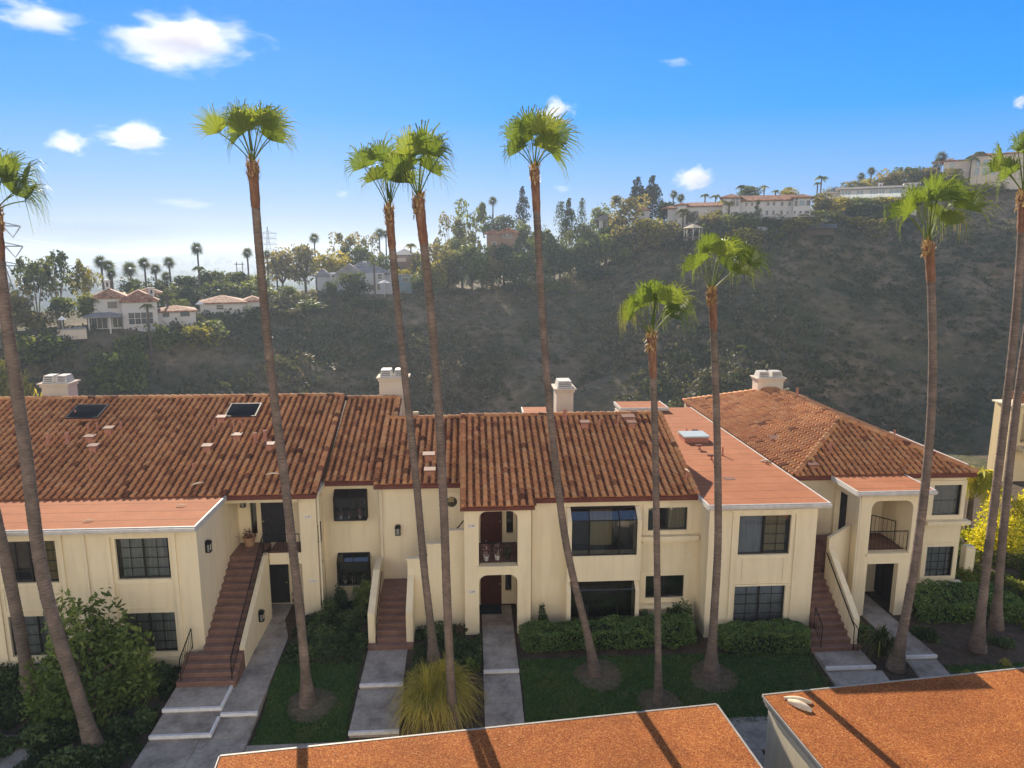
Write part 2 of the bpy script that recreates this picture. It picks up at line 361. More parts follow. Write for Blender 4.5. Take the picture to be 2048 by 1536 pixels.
tag(mb.build('path', CONC, bevel=.012), kind='structure')
mb = MB(); slab(mb, 13.42, 15.35, 23.82, 24.85, -.07, -.12); slab(mb, 13.45, 15.6, 21.9, 23.81, -.29, -.58); tag(mb.build('path', CONC, bevel=.012), kind='structure')
mb = MB(); slab(mb, 16.85, 18.1, 24.3, 29.6, -.03, -.07); slab(mb, 16.85, 18.1, 21.9, 24.29, -.23, -.58); tag(mb.build('path', CONC, bevel=.012), kind='structure')
mb = MB(); slab(mb, -7.46, 7.0, 19.2, 21.4, -.615); slab(mb, 7.01, 22, 20.2, 21.85, -.62); slab(mb, -19, -14.4, 18, 22.4, -.6)
mb.add([(-14.39, 18, -.6), (-13.2, 18, -.6), (-14.39, 21.6, -.6)], [(0, 1, 2)]); slab(mb, 7.3, 9.4, 12, 20.19, -.625)
tag(mb.build('sidewalk', CONC, bevel=.012), kind='structure')
mb = MB()
def nose(x0, x1, y0, y1, z): mb.box(x0, x1, y0, y1, z - .11, z + .006)
nose(.42, 1.76, 24.30, 24.40, -.068); nose(-4.13, -2.54, 23.86, 23.96, -.166); nose(-4.18, -2.49, 21.62, 21.72, -.465)
nose(-10.73, -8.70, 22.82, 22.92, -.164); nose(-10.73, -8.70, 21.73, 21.83, -.395); nose(-8.69, -7.44, 22.61, 22.71, -.266)
mb.prism([(-8.79, 22.921, -.155), (-8.79, 24.02, -.092), (-8.79, 24.02, -.2), (-8.79, 22.921, -.27)], (.095, 0, 0)); mb.prism([(-8.79, 21.831, -.386), (-8.79, 22.6, -.337), (-8.79, 22.6, -.45), (-8.79, 21.831, -.5)], (.095, 0, 0))
nose(13.41, 15.36, 23.80, 23.9, -.116); nose(16.84, 18.11, 24.28, 24.38, -.067)
tag(mb.build('path_marking', WHITEPAINT), kind='structure')
# ------------------------------------------------------------------ building kit
def wall_front(mb, x0, x1, z0, z1, Y, ops=(), th=.18, ax='y', sgn=1, mi=0, dark=1):
    """wall face in the plane Y=const (ax 'y') or X=const (ax 'x'); ops = (a0,a1,z0,z1,mode[,radius]); material then goes inwards by th*sgn"""
    def P(a, d, z): return (a, Y + d * sgn, z) if ax == 'y' else (Y + d * sgn, a, z)
    A = sorted({x0, x1, *[o[0] for o in ops], *[o[1] for o in ops]}); Z = sorted({z0, z1, *[o[2] for o in ops], *[o[3] for o in ops]})
    A = [a for a in A if x0 <= a <= x1]; Z = [z for z in Z if z0 <= z <= z1]
    inside = lambda a, z: any(o[0] < a < o[1] and o[2] < z < o[3] for o in ops)
    for i in range(len(A) - 1):
        for j in range(len(Z) - 1):
            if inside((A[i] + A[i+1]) / 2, (Z[j] + Z[j+1]) / 2): continue
            mb.quad(P(A[i], 0, Z[j]), P(A[i+1], 0, Z[j]), P(A[i+1], 0, Z[j+1]), P(A[i], 0, Z[j+1]), mi)
            if any(o[4] == 'open' for o in ops):
                mb.quad(P(A[i], th, Z[j]), P(A[i], th, Z[j+1]), P(A[i+1], th, Z[j+1]), P(A[i+1], th, Z[j]), mi)
    for o in ops:
        a0, a1, b0, b1 = o[:4]
        for q in (((a0, 0, b0), (a1, 0, b0), (a1, th, b0), (a0, th, b0)), ((a0, 0, b1), (a0, th, b1), (a1, th, b1), (a1, 0, b1)),
                  ((a0, 0, b0), (a0, th, b0), (a0, th, b1), (a0, 0, b1)), ((a1, 0, b0), (a1, 0, b1), (a1, th, b1), (a1, th, b0))):
            mb.quad(*[P(*p) for p in q], mi)
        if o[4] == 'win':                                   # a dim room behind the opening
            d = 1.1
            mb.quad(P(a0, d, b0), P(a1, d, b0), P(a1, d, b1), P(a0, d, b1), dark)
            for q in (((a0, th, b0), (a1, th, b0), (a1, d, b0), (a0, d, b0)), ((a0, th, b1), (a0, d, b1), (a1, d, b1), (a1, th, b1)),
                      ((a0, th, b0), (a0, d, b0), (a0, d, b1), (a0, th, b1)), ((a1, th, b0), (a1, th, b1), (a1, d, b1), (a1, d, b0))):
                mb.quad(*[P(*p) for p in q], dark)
        if len(o) > 5:
            r = o[5]
            for s in (0, 1):
                c = (a0 + r, b1 - r) if s == 0 else (a1 - r, b1 - r); cor = (a0, b1) if s == 0 else (a1, b1)
                arc = [(c[0] + (-1 if s == 0 else 1) * r * math.cos(t), c[1] + r * math.sin(t)) for t in np.linspace(0, math.pi / 2, 9)]
                for k in range(8):
                    p, q = arc[k], arc[k+1]
                    mb.add([P(cor[0], 0, cor[1]), P(p[0], 0, p[1]), P(q[0], 0, q[1]), P(cor[0], th, cor[1]), P(p[0], th, p[1]), P(q[0], th, q[1])],
                           [(0, 1, 2), (3, 5, 4), (1, 4, 5, 2)], mi)
def window(par, a0, a1, z0, z1, Y, cols=2, rows=3, sash=True, fill=None, fill_span=(0, 1), depth=.1, name='window', bars=True, half=None):
    """metal window set into its opening: frame with glazing bars, a pane, and what hangs behind it"""
    mb = MB(); y = Y + depth; t = .045; d = .05
    mb.box(a0, a1, y, y + d, z0, z0 + t); mb.box(a0, a1, y, y + d, z1 - t, z1)
    mb.box(a0, a0 + t, y, y + d, z0 + t, z1 - t); mb.box(a1 - t, a1, y, y + d, z0 + t, z1 - t)
    mid = (a0 + a1) / 2
    if sash: mb.box(mid - .03, mid + .03, y - .01, y + d, z0 + t, z1 - t)
    if bars:
        segs = [(a0, mid), (mid, a1)] if sash else [(a0, a1)]
        if half is not None: segs = [segs[half]]
        for (p, q) in segs:
            for c in range(1, cols): x = p + (q - p) * c / cols; mb.box(x - .011, x + .011, y + .012, y + .032, z0 + t, z1 - t)
            for r in range(1, rows): z = z0 + (z1 - z0) * r / rows; mb.box(p + .03, q - .03, y + .009, y + .035, z - .011, z + .011)
    w = mb.build(name, BRONZE, par)
    g = MB(); g.quad((a0 + t, y + .045, z0 + t), (a1 - t, y + .045, z0 + t), (a1 - t, y + .045, z1 - t), (a0 + t, y + .045, z1 - t)); g.build('pane', GLASS, w)
    if fill is not None:
        b = MB(); p0 = a0 + (a1 - a0) * fill_span[0] + .03; p1 = a0 + (a1 - a0) * fill_span[1] - .03; n = max(6, int((p1 - p0) / .045))
        xs = np.linspace(p0, p1, n); ys = [y + .14 + .018 * math.sin(i * 2.1) for i in range(n)]
        for i in range(n - 1): b.quad((xs[i], ys[i], z0 + .03), (xs[i+1], ys[i+1], z0 + .03), (xs[i+1], ys[i+1], z1 - .03), (xs[i], ys[i], z1 - .03))
        b.build('curtain', fill, w)
    return w
def door(par, a0, a1, z0, z1, Y, mat, handle_side=1, panels=True):
    mb = MB(); mb.box(a0, a1, Y - .05, Y - .003, z0, z1)
    if panels:
        w = (a1 - a0) / 2
        for c in range(2):
            for (b0, b1) in ((.12, .42), (.5, .92)):
                mb.box(a0 + c*w + .09, a0 + (c+1)*w - .09, Y - .068, Y - .0505, z0 + (z1-z0)*b0, z0 + (z1-z0)*b1)
    d = mb.build('door', mat, par, bevel=.008)
    h = MB(); x = a0 + .09 if handle_side < 0 else a1 - .09; zc = z0 + 1.0
    h.tube([(x, Y - .05, zc), (x, Y - .10, zc)], .022, 8); h.lathe([(.0, -.03), (.03, -.02), (.036, 0), (.03, .02), (0, .03)], (x, Y - .115, zc), 8); h.build('handle', plain('brass_handle', (.45, .36, .2), .35, .8), d)
    return d
TW, EXPO, LIFT = .30, .365, .075
_sp = [(0, .012), (.09, .046), (.2, .080), (.32, .094), (.44, .080), (.55, .046), (.64, .012), (.74, -.002), (.9, -.002), (1.0, .012)]
def tile_roof(par, O, u, v, wu, wv, seed, clip=(), name='tile_roof', flip=False):
    """courses of S tiles: O eave corner, u along the eave, v up the slope (unit vectors)"""
    O, u, v = (np.array(a, float) for a in (O, u, v)); n = np.cross(u, v); n *= np.sign(n[2])
    g = np.random.default_rng(seed); nc = int(math.ceil(wu / TW)); nr = int(math.ceil(wv / EXPO)); K = len(_sp)
    V = []; Q = []; T = []
    for j in range(nr):
        for i in range(nc):
            t = np.clip(g.choice([.14, .32, .44, .56, .68, .82, .98], p=[.03, .17, .30, .26, .14, .07, .03]) + g.normal(0, .05), 0, 1)
            b = len(V); lft = LIFT + g.normal(0, .005); sk = g.normal(0, .008)
            v0 = j * EXPO - .02 + g.normal(0, .006); v1 = min((j + 1) * EXPO + .03, wv)
            for (vv, hh, dn) in ((v0, lft, 1), (v0, lft, 0), (v1, -.004, 0)):
                for (s, h) in _sp:
                    uu = min((i + s) * TW + sk * (0 if vv > v0 else 1), wu)
                    V.append(O + u * uu + v * vv + n * ((h + hh) if not dn else max(0, h * .2 + hh * .15)))
            for r in (0, 1):
                for k in range(K - 1):
                    Q.append((b + r*K + k, b + r*K + k + 1, b + (r+1)*K + k + 1, b + (r+1)*K + k))
            T += [t * .3] * K; pan = [t if s < .6 else t * .12 for (s, h) in _sp]; T += pan * 2  # shade between lit barrels painted into the tint: dark pans and lips
    V = np.array(V); Q = np.array(Q)
    if np.dot(np.cross(u, v), [0, 0, 1]) < 0: Q = Q[:, ::-1]
    me = np_mesh(name, shifted(V, par), Q, T)
    if clip:
        bm = bmesh.new(); bm.from_mesh(me); o = Vector(ORG.get(par.name, (0, 0, 0)))
        for (p, nn) in clip:                                # keep the side the normal points away from
            bmesh.ops.bisect_plane(bm, geom=bm.verts[:] + bm.edges[:] + bm.faces[:], plane_co=Vector(p) - o, plane_no=Vector(nn), clear_outer=True)
        bm.to_mesh(me); bm.free()
    return link(name, me, TILE, par)
def ridge_caps(par, p0, p1, seed, r=.125, name='ridge_cap', down=.3):
    p0, p1 = np.array(p0, float), np.array(p1, float); d = p1 - p0; ln = np.linalg.norm(d); d /= ln
    s = np.cross(d, [0, 0, 1]); s /= np.linalg.norm(s); w = np.cross(s, d); n = int(ln / .36); V = []; Q = []; T = []; g = np.random.default_rng(seed)
    for i in range(n):
        b = len(V); a0, a1 = i * ln / n - .03, (i + 1) * ln / n + .03; t = float(np.clip(g.normal(.45, .2), .05, 1))
        for (a, rr, lift, sc) in ((a0, r * .5, .03, 1), (a0, r, .045, 1), (a1, r * .86, .0, 1)):
            for k in range(9):
                th = math.pi * (1.12 - 1.24 * k / 8)
                V.append(p0 + d * a + s * rr * math.cos(th) + w * (rr * math.sin(th) * .85 + lift - .02))
        for q in (0, 1):
            for k in range(8): Q.append((b + q*9 + k, b + q*9 + k + 1, b + (q+1)*9 + k + 1, b + (q+1)*9 + k))
        T += [t] * 27
    return link(name, np_mesh(name, shifted(V, par), Q, T), TILE, par)
def railing(par, pts, h=.85, name='railing', every=.125, rail=.022, posts=True):
    """black iron railing following a line of foot points"""
    mb = MB(); P = [np.array(p, float) for p in pts]; up = np.array([0, 0, 1.])
    mb.tube([p + up * h for p in P], rail, 6); mb.tube([p + up * .12 for p in P], .012, 5)
    for a, b in zip(P[:-1], P[1:]):
        m = max(2, int(np.linalg.norm((b - a)[:2]) / every))
        for i in range(m + 1):
            q = a + (b - a) * i / m
            mb.tube([q + up * .0 if i in (0, m) else q + up * .12, q + up * h], .018 if i in (0, m) else .008, 5)
    return mb.build(name, BLACKIRON, par)
def vent_pipe(par, p, h=.42, r=.05):
    mb = MB(); mb.lathe([(r * 2.2, -.08), (r * 1.6, .05), (r, .12), (r, h), (r * .8, h), (r * .8, h - .05)], p, 10); return mb.build('vent_pipe', PIPE, par)
def roof_vent(par, p, w=.36, d=.3, h=.26):
    x, y, z = p; mb = MB(); mb.box(x - w*.42, x + w*.42, y - d*.42, y + d*.42, z - .12, z + h)
    mb.add([(x-w*.62, y-d*.6, z+h+.003), (x+w*.62, y-d*.6, z+h+.003), (x+w*.62, y+d*.6, z+h+.05), (x-w*.62, y+d*.6, z+h+.05),
            (x-w*.62, y-d*.6, z+h+.05), (x+w*.62, y-d*.6, z+h+.05), (x+w*.62, y+d*.6, z+h+.10), (x-w*.62, y+d*.6, z+h+.10)],
           [(0,3,2,1), (4,5,6,7), (0,1,5,4), (1,2,6,5), (2,3,7,6), (3,0,4,7)], 1)
    return mb.build('roof_vent', [PIPE, VENTTOP], par)
def chimney(par, x0, x1, y0, y1, z0, z1, caps=2):
    mb = MB(); mb.box(x0, x1, y0, y1, z0, z1 - .3); mb.box(x0 - .06, x1 + .06, y0 - .06, y1 + .06, z1 - .297, z1 - .16); mb.box(x0 - .14, x1 + .14, y0 - .14, y1 + .14, z1 - .157, z1 - .08)
    c = mb.build('chimney', CHIM, par, bevel=.015)
    n = MB(); w = (x1 - x0) / caps if caps > 0 else 0
    for i in range(caps):
        a0 = x0 + i * w + .04; a1 = x0 + (i + 1) * w - .04; b0, b1 = y0 + .08, y1 - .08; zz = z1 - .077
        n.add([(a0, b0, zz), (a1, b0, zz), (a1, b1, zz), (a0, b1, zz), (a0+.07, b0+.07, zz+.36), (a1-.07, b0+.07, zz+.36), (a1-.07, b1-.07, zz+.36), (a0+.07, b1-.07, zz+.36)],
              [(4,5,6,7), (0,1,5,4), (1,2,6,5), (2,3,7,6), (3,0,4,7)])
        for k in range(3):
            z = zz + .06 + k * .09; yy = b0 + .07 * (z - zz) / .36
            n.box(a0 + .10, a1 - .10, yy - .004, yy + .03, z, z + .05, 1)
    n.build('chimney_cap', [WHITETRIM, plain('cap_slot', (.16, .16, .16), .8)], c)
    return c
CHIM = stucco('chimney_stucco', (.62, .545, .43), (.5, .4, .3))
def downspout(par, x, y, z0, z1):
    mb = MB(); mb.tube([(x - .1, y + .02, z1), (x, y - .05, z1 - .16), (x, y - .05, z0)], .036, 6); return mb.build('downspout', TRIM, par)
def lantern(par, x, y, z, side=0):
    """black wall lantern: backplate, hood, cage; side 1 turns it to face +x"""
    mb = MB(); B = (lambda a, b, c, d, e, f, m=0: mb.box(x + a, x + b, y + c, y + d, z + e, z + f, m)) if not side else (lambda a, b, c, d, e, f, m=0: mb.box(x - d, x - c, y + a, y + b, z + e, z + f, m))
    B(-.09, .09, -.03, -.003, -.2, .24); B(-.12, .12, -.2, -.032, .12, .2); B(-.075, .075, -.17, -.033, .2003, .26)
    for a in (-.105, .085): B(a, a + .02, -.185, -.165, -.18, .1198); B(a, a + .02, -.06, -.04, -.18, .1198)
    B(-.115, .115, -.195, -.032, -.2, -.1803); B(-.06, .06, -.14, -.07, -.18, .1, 1)
    return mb.build('wall_lantern', [BLACKIRON, plain('lantern_glass', (.3, .3, .28), .3)], par)
def plaque(par, text, x, y, z):
    mb = MB(); mb.box(x - .17, x + .17, y - .015, y - .003, z - .065, z + .065); p = mb.build('address_plaque', plain('plaque_white', (.8, .74, .66), .5), par)
    cu = bpy.data.curves.new('number', 'FONT'); cu.body = text; cu.size = .125; cu.align_x = 'CENTER'; cu.align_y = 'CENTER'; cu.extrude = .002
    tmp = bpy.data.objects.new('lettering', cu); COL.objects.link(tmp); bpy.context.view_layer.update(); me = bpy.data.meshes.new_from_object(tmp.evaluated_get(bpy.context.evaluated_depsgraph_get())); bpy.data.objects.remove(tmp); bpy.data.curves.remove(cu); me.materials.clear(); me.materials.append(BLACKIRON)
    o = bpy.data.objects.new('number', me); COL.objects.link(o); o.parent = p
    og = ORG.get(p.name, (0, 0, 0)); o.location = (x - og[0], y - .019 - og[1], z - og[2]); o.rotation_euler = (R(90), 0, 0)
def flat_roof(par, x0, x1, y0, y1, z, name='flat_roof', lip=.05, gutter=True):
    mb = MB(); mb.box(x0, x1, y0, y1, z - .17, z); r = mb.build(name, REDROOF, par)
    t = MB(); e = .07
    t.box(x0 - e, x1 + e, y0 - e, y0 - .003, z - .2, z + .015); t.box(x0 - e, x0 - .003, y0, y1, z - .2, z + .02); t.box(x1 + .003, x1 + e, y0, y1, z - .2, z + .02)
    if gutter: t.box(x0 - e, x1 + e, y0 - e - .09, y0 - e - .003, z - .13, z - .02)
    t.build('roof_edge', WHITETRIM, r, bevel=.008); return r
def soffit(mb, x0, x1, y0, y1, z, mi=0): mb.box(x0, x1, y0, y1, z - .06, z, mi)
def ring(mb, a0, a1, z0, z1, Y, w=.14, p=.06, w2=None):
    """raised surround of a wall field"""
    mb.box(a0, a0 + w, Y - p, Y - .002, z0, z1); mb.box(a1 - w, a1, Y - p, Y - .002, z0, z1)
    mb.box(a0 + w, a1 - w, Y - p, Y - .002, z1 - w, z1)
    if w2 is None: mb.box(a0 + w, a1 - w, Y - p, Y - .002, z0, z0 + w)
SL = .34; CA = 1 / math.hypot(1, SL); VUP = np.array([0, CA, SL * CA])

# ------------------------------------------------------------------ building with the wide tiled roof (left) 
b1 = thing('apartment_building', 'long cream apartment building with two skylights in its tile roof, at the left', 'apartment building', (-10, 28, 0), 'attached apartment buildings in the row')
XW = -18.75
mb = MB()
wall_front(mb, XW, -10.1, -.9, 5.42, 25.4, [(-17.14, -15.15, 3.43, 5.06, 'win'), (-13.04, -11.13, 3.47, 5.07, 'win'), (-17.14, -15.15, .5, 2.12, 'win'), (-13.04, -11.13, .5, 2.12, 'win')])
wall_front(mb, 25.4, 30.1, -.3, 5.42, -10.1, ax='x', sgn=-1); wall_front(mb, 25.4, 29.2, -.9, 5.42, XW, ax='x', sgn=1)
wall_front(mb, -32, XW, -.9, 5.45, 29.2)
wall_front(mb, -10.1, -6.5, -.1, 5.5, 30.1, [(-9.6, -9.33, 3.25, 4.95, 'win')])
wall_front(mb, -7.2, -6.5, -.1, 5.42, 28.9, []); wall_front(mb, 28.9, 30.2, -.1, 5.6, -6.5, [(29.05, 29.95, 3.0, 5.0, 'open'), (29.05, 29.95, 0, 2.2, 'open', .44)], ax='x', sgn=-1, th=.25)
mb.quad((-7.2, 28.9, -.1), (-7.2, 29.2, -.1), (-7.2, 29.2, 5.42), (-7.2, 28.9, 5.42)); mb.quad((-7.2, 29.2, -.1), (-6.75, 29.2, -.1), (-6.75, 29.2, 5.42), (-7.2, 29.2, 5.42))
mb.box(-10.1, -7.201, 28.65, 28.899, 5.2, 5.5)                         # header beam of the upper porch
mb.box(-8.55, -7.201, 28.9, 30.1, 2.35, 2.86)                          # upper porch slab, lower porch ceiling
mb.box(-10.1, -6.76, 28.91, 30.09, 5.5, 5.56)
wall_front(mb, -6.5, -3.95, -.3, 5.6, 30.2)
mb.box(-32, -6.3, 43.8, 44, -2, 5.6); mb.box(-6.3, -3.2, 43.8, 44, -2, 5.6)
ring(mb, -13.32, -10.86, .2, 5.3, 25.4, .13, .07); ring(mb, -17.42, -14.88, .2, 5.3, 25.4, .13, .07)
for a in ((-13.4, -10.78), (-17.5, -14.8)): mb.box(a[0], a[1], 25.26, 25.398, 5.303, 5.36)
for a in ((-13.1, -11.3), (-17.2, -15.1)): ring(mb, a[0], a[1], 2.3, 3.3, 25.4, .05, .025)
mb.box(XW - .02, -10.08, 25.33, 25.398, 5.2, 5.42) if False else None
for (x0, x1, y0, y1) in ((XW, -10.0, 25.2, 25.39), ): mb.box(x0, x1, y0, y1, 5.43, 5.5)
mb.build('wall', [STUCCO, DARKIN], b1)
# main slope, its right rake and the rear slope
EY, EZ, RY = 28.25, 5.66, 35.85; RZ = EZ + (RY - EY) * SL; wv = (RY - EY) / CA
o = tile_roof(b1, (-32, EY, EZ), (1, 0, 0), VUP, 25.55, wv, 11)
ridge_caps(b1, (-32, RY, RZ + .06), (-6.45, RY, RZ + .06), 3); ridge_caps(b1, (-6.42, EY + .02, EZ + .07), (-6.42, RY, RZ + .07), 4)
mb = MB(); mb.add([(-32, EY, EZ - .03), (-6.33, EY, EZ - .03), (-6.33, RY, RZ - .03), (-32, RY, RZ - .03), (-32, EY, EZ - .2), (-6.33, EY, EZ - .2), (-6.33, RY, RZ - .2), (-32, RY, RZ - .2)],
                  [(0,1,2,3), (0,4,5,1), (1,5,6,2), (4,7,6,5)])
mb.add([(-32, RY, RZ), (-6.33, RY, RZ), (-6.33, 44.2, 5.6), (-32, 44.2, 5.6)], [(0, 1, 2, 3)])
mb.build('fascia', FASCIA, b1)
mb = MB(); mb.add([(-6.3, 29.3, 5.45), (-6.3, RY, RZ - .2), (-6.3, 44, 5.5)], [(0, 1, 2)]); mb.box(-6.5, -6.31, 28.7, 30.19, 5.43, 5.6); mb.build('gable_wall', STUCCO, b1)
# narrow recessed slope to its right
AY, AZ, ARY = 29.85, 5.66, 36.6; ARZ = AZ + (ARY - AY) * SL
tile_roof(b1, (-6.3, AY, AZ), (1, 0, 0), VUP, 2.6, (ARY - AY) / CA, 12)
ridge_caps(b1, (-6.3, ARY, ARZ + .06), (-3.6, ARY, ARZ + .06), 5); ridge_caps(b1, (-3.68, 34.4, AZ + (34.4 - AY) * SL + .07), (-3.68, ARY, ARZ + .07), 6)
mb = MB(); mb.add([(-6.3, AY, AZ - .03), (-3.55, AY, AZ - .03), (-3.55, ARY, ARZ - .03), (-6.3, ARY, ARZ - .03), (-6.3, AY, AZ - .2), (-3.55, AY, AZ - .2), (-3.55, ARY, ARZ - .2), (-6.3, ARY, ARZ - .2)],
                  [(0,1,2,3), (0,4,5,1), (1,5,6,2), (4,7,6,5)]); mb.add([(-6.3, ARY, ARZ), (-3.55, ARY, ARZ), (-3.55, 44.2, 5.6), (-6.3, 44.2, 5.6)], [(0,1,2,3)])
mb.build('fascia', FASCIA, b1)
mb = MB(); mb.quad((-3.6, 33, 5.5), (-3.6, 44, 5.5), (-3.6, 44, 5.6), (-3.6, ARY, ARZ - .2)); mb.add([(-3.6, 33, 5.5), (-3.6, ARY, ARZ - .2), (-3.6, 33, AZ + (33 - AY) * SL - .2)], [(0, 1, 2)]); mb.build('gable_wall', STUCCO, b1)
flat_roof(b1, XW - .1, -9.98, 24.98, 28.75, 5.66)
GW = [(BLIND, (0, .17)), (CURTAINREFL, (.17, .8))]
window(b1, -13.04, -11.13, 3.47, 5.07, 25.4, 2, 4, True, CURTAINREFL, (.04, .94)); window(b1, -17.14, -15.15, 3.43, 5.06, 25.4, 2, 4, True, TANCURTAIN, (.5, 1))
window(b1, -13.04, -11.13, .5, 2.12, 25.4, 2, 4, True, CURTAINREFL, (0, 1)); window(b1, -17.14, -15.15, .5, 2.12, 25.4, 2, 4, True, CURTAINREFL, (.1, 1))  # grey curtains of the wing windows added to imitate reflection on the panes
window(b1, -9.6, -9.33, 3.25, 4.95, 30.1, 1, 1, False, None, bars=False)
door(b1, -9.12, -8.12, 2.87, 4.98, 30.1, DOORDARK, -1); door(b1, -9.05, -8.1, 0, 2.1, 30.1, DOORDARK, 1)
def garden_window(par, a0, a1, z0, z1, Y, d=.38):
    """greenhouse box window: dark frame, sloping glass top, shelf with flower pots inside"""
    mb = MB(); t = .045; yf = Y - d; zt = z1 - .28
    P = [(a0, yf, z0), (a1, yf, z0), (a1, yf, zt), (a0, yf, zt)]; B = [(a0, Y - .003, z0), (a1, Y - .003, z0), (a1, Y - .003, z1), (a0, Y - .003, z1)]
    for e in ((P[0], P[1]), (P[1], P[2]), (P[2], P[3]), (P[3], P[0]), (P[0], B[0]), (P[1], B[1]), (P[2], B[2]), (P[3], B[3]), (B[0], B[3]), (B[1], B[2]), (B[2], B[3])): mb.tube([e[0], e[1]], t * .75, 4)
    m = (a0 + a1) / 2; mb.tube([(m, yf, z0), (m, yf, zt)], .022, 4); mb.tube([(m, yf, zt), (m, Y - .01, z1)], .022, 4)
    mb.box(a0, a1, yf, Y - .01, z0 - .03, z0 + .012); mb.box(a0 + .04, a1 - .04, yf + .12, Y - .02, z0 + .4, z0 + .412)
    mb.quad((a0 + .01, Y - .006, z0), (a1 - .01, Y - .006, z0), (a1 - .01, Y - .006, z1), (a0 + .01, Y - .006, z1), 1)
    w = mb.build('garden_window', [BRONZE, DARKIN], par)
    g = MB(); g.quad(*P); g.quad(P[3], P[2], B[2], B[3]); g.quad(P[0], P[3], (a0, Y - .01, zt), B[0]); g.quad(P[1], B[1], (a1, Y - .01, zt), P[2]); g.build('pane', GLASS, w)
    return w
garden_window(b1, -5.93, -4.56, 3.9, 5.18, 30.2); garden_window(b1, -5.9, -4.54, .88, 2.22, 30.2)
# brown outside stair up the side of the wing
mb = MB(); n = 17; y0 = 24.02; run = .2875; z = -.08
for i in range(n):
    x0, x1 = (-10.7, -8.6) if i < 4 else (-10.095, -8.78)
    yy = y0 + i * run; h = z + (i + 1) * .1735
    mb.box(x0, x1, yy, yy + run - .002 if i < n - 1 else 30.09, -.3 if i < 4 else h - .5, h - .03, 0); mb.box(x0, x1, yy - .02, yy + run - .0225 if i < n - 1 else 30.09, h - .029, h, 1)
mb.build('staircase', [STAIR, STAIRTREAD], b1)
mb = MB(); mb.prism([(-8.777, 25.18, -.3), (-8.777, 28.9, -.3), (-8.777, 28.9, 2.9), (-8.777, 28.6, 2.9), (-8.777, 25.18, .72)], (.2, 0, 0)); mb.build('stair_wall', STUCCO, b1, bevel=.01)
railing(b1, [(-8.74, 24.1, .1), (-8.74, 28.6, 2.82), (-8.74, 28.85, 2.9), (-7.25, 28.85, 2.9)], .82, 'stair_railing'); railing(b1, [(-10.55, 24.1, .1), (-10.5, 25.2, .72)], .82, 'stair_railing')
railing(b1, [(-6.56, 29.08, 2.98), (-6.56, 29.92, 2.98)], .85, 'porch_railing')
lantern(b1, -10.095, 26.2, 4.35, 1); lantern(b1, -9.85, 30.1, 4.75); lantern(b1, -8.575, 27.1, .95, 1)
plaque(b1, '1141', -6.85, 28.9, 4.45); plaque(b1, '1131', -6.78, 28.9, 1.55)
mb = MB(); mb.box(-8.55, -7.21, 28.92, 30.04, 2.863, 2.872); mb.build('porch_floor', STAIR, b1)
downspout(b1, -14.1, 25.4, -.6, 5.4); downspout(b1, -6.4, 28.95, 0, 5.5); downspout(b1, -4.06, 30.2, 0, 5.5)
def skylight(par, cx, cy, w, l, on):
    p = np.array([cx, cy, on(cx, cy)]); uu = np.array([1., 0, 0]); nn = np.cross(uu, VUP)
    mb = MB(); q = lambda a, b, c: tuple(p + uu * a + VUP * b + nn * c)
    def bx(a0, a1, b0, b1, c0, c1, mi): mb.add([q(a0,b0,c0), q(a1,b0,c0), q(a1,b1,c0), q(a0,b1,c0), q(a0,b0,c1), q(a1,b0,c1), q(a1,b1,c1), q(a0,b1,c1)], [(0,3,2,1), (4,5,6,7), (0,1,5,4), (1,2,6,5), (2,3,7,6), (3,0,4,7)], mi)
    bx(-w/2 - .03, w/2 + .03, -l/2 - .03, l/2 + .03, -.1, .2, 0)
    for (a0, a1, b0, b1) in ((-w/2-.07, w/2+.07, -l/2-.07, -l/2), (-w/2-.07, w/2+.07, l/2, l/2+.07), (-w/2-.07, -w/2, -l/2, l/2), (w/2, w/2+.07, -l/2, l/2)): bx(a0, a1, b0, b1, .203, .27, 1)
    s = mb.build('skylight', [PIPE, BRONZE], par)
    V = []; N = 8
    for i in range(N + 1):
        for j in range(N + 1):
            a, b = i / N * 2 - 1, j / N * 2 - 1; V.append(q(a * w / 2, b * l / 2, .24 + .10 * (1 - a**4) * (1 - b**4)))
    Q = [(i*(N+1)+j, (i+1)*(N+1)+j, (i+1)*(N+1)+j+1, i*(N+1)+j+1) for i in range(N) for j in range(N)]
    link('dome', np_mesh('dome', shifted(V, s), Q, smooth=True), SKYDOME, s)
SKYDOME = plain('smoked_dome', (.022, .025, .03), .5, 0, 0.0); SKYDOME.node_tree.nodes['Principled BSDF'].inputs['IOR'].default_value = 1.12
onL = lambda x, y: EZ + (y - EY) * SL
skylight(b1, -18.2, 34.35, 1.35, 1.1, onL); skylight(b1, -10.9, 34.3, 1.35, 1.1, onL)
zp = lambda x, y: (x / 2.926, 740 + y / 2.926)
for (x, y) in ((285, 440), (397, 430), (520, 370), (572, 362), (530, 595), (710, 350), (445, 285), (1250, 350), (1370, 365), (1417, 355), (1495, 430), (1553, 415), (1133, 600)):
    p = onPlane(*zp(x, y), (0, EY, EZ), (0, -SL, 1)); big = x in (285, 397, 1495, 1553); vent_pipe(b1, p, .5 if big else .42, .085 if big else .042)
for (x, y) in ((530, 425), (550, 480), (640, 375), (1298, 310), (1390, 415), (1215, 480), (1580, 470)): roof_vent(b1, onPlane(*zp(x, y), (0, EY, EZ), (0, -SL, 1)))
vent_pipe(b1, onPlane(739, 945, (0, AY, AZ), (0, -SL, 1)), .4, .04)
chimney(b1, -21.8, -20.5, 37, 37.9, 6, 8.95); chimney(b1, -4.75, -3.3, 37.2, 38.2, 5, 9.05)

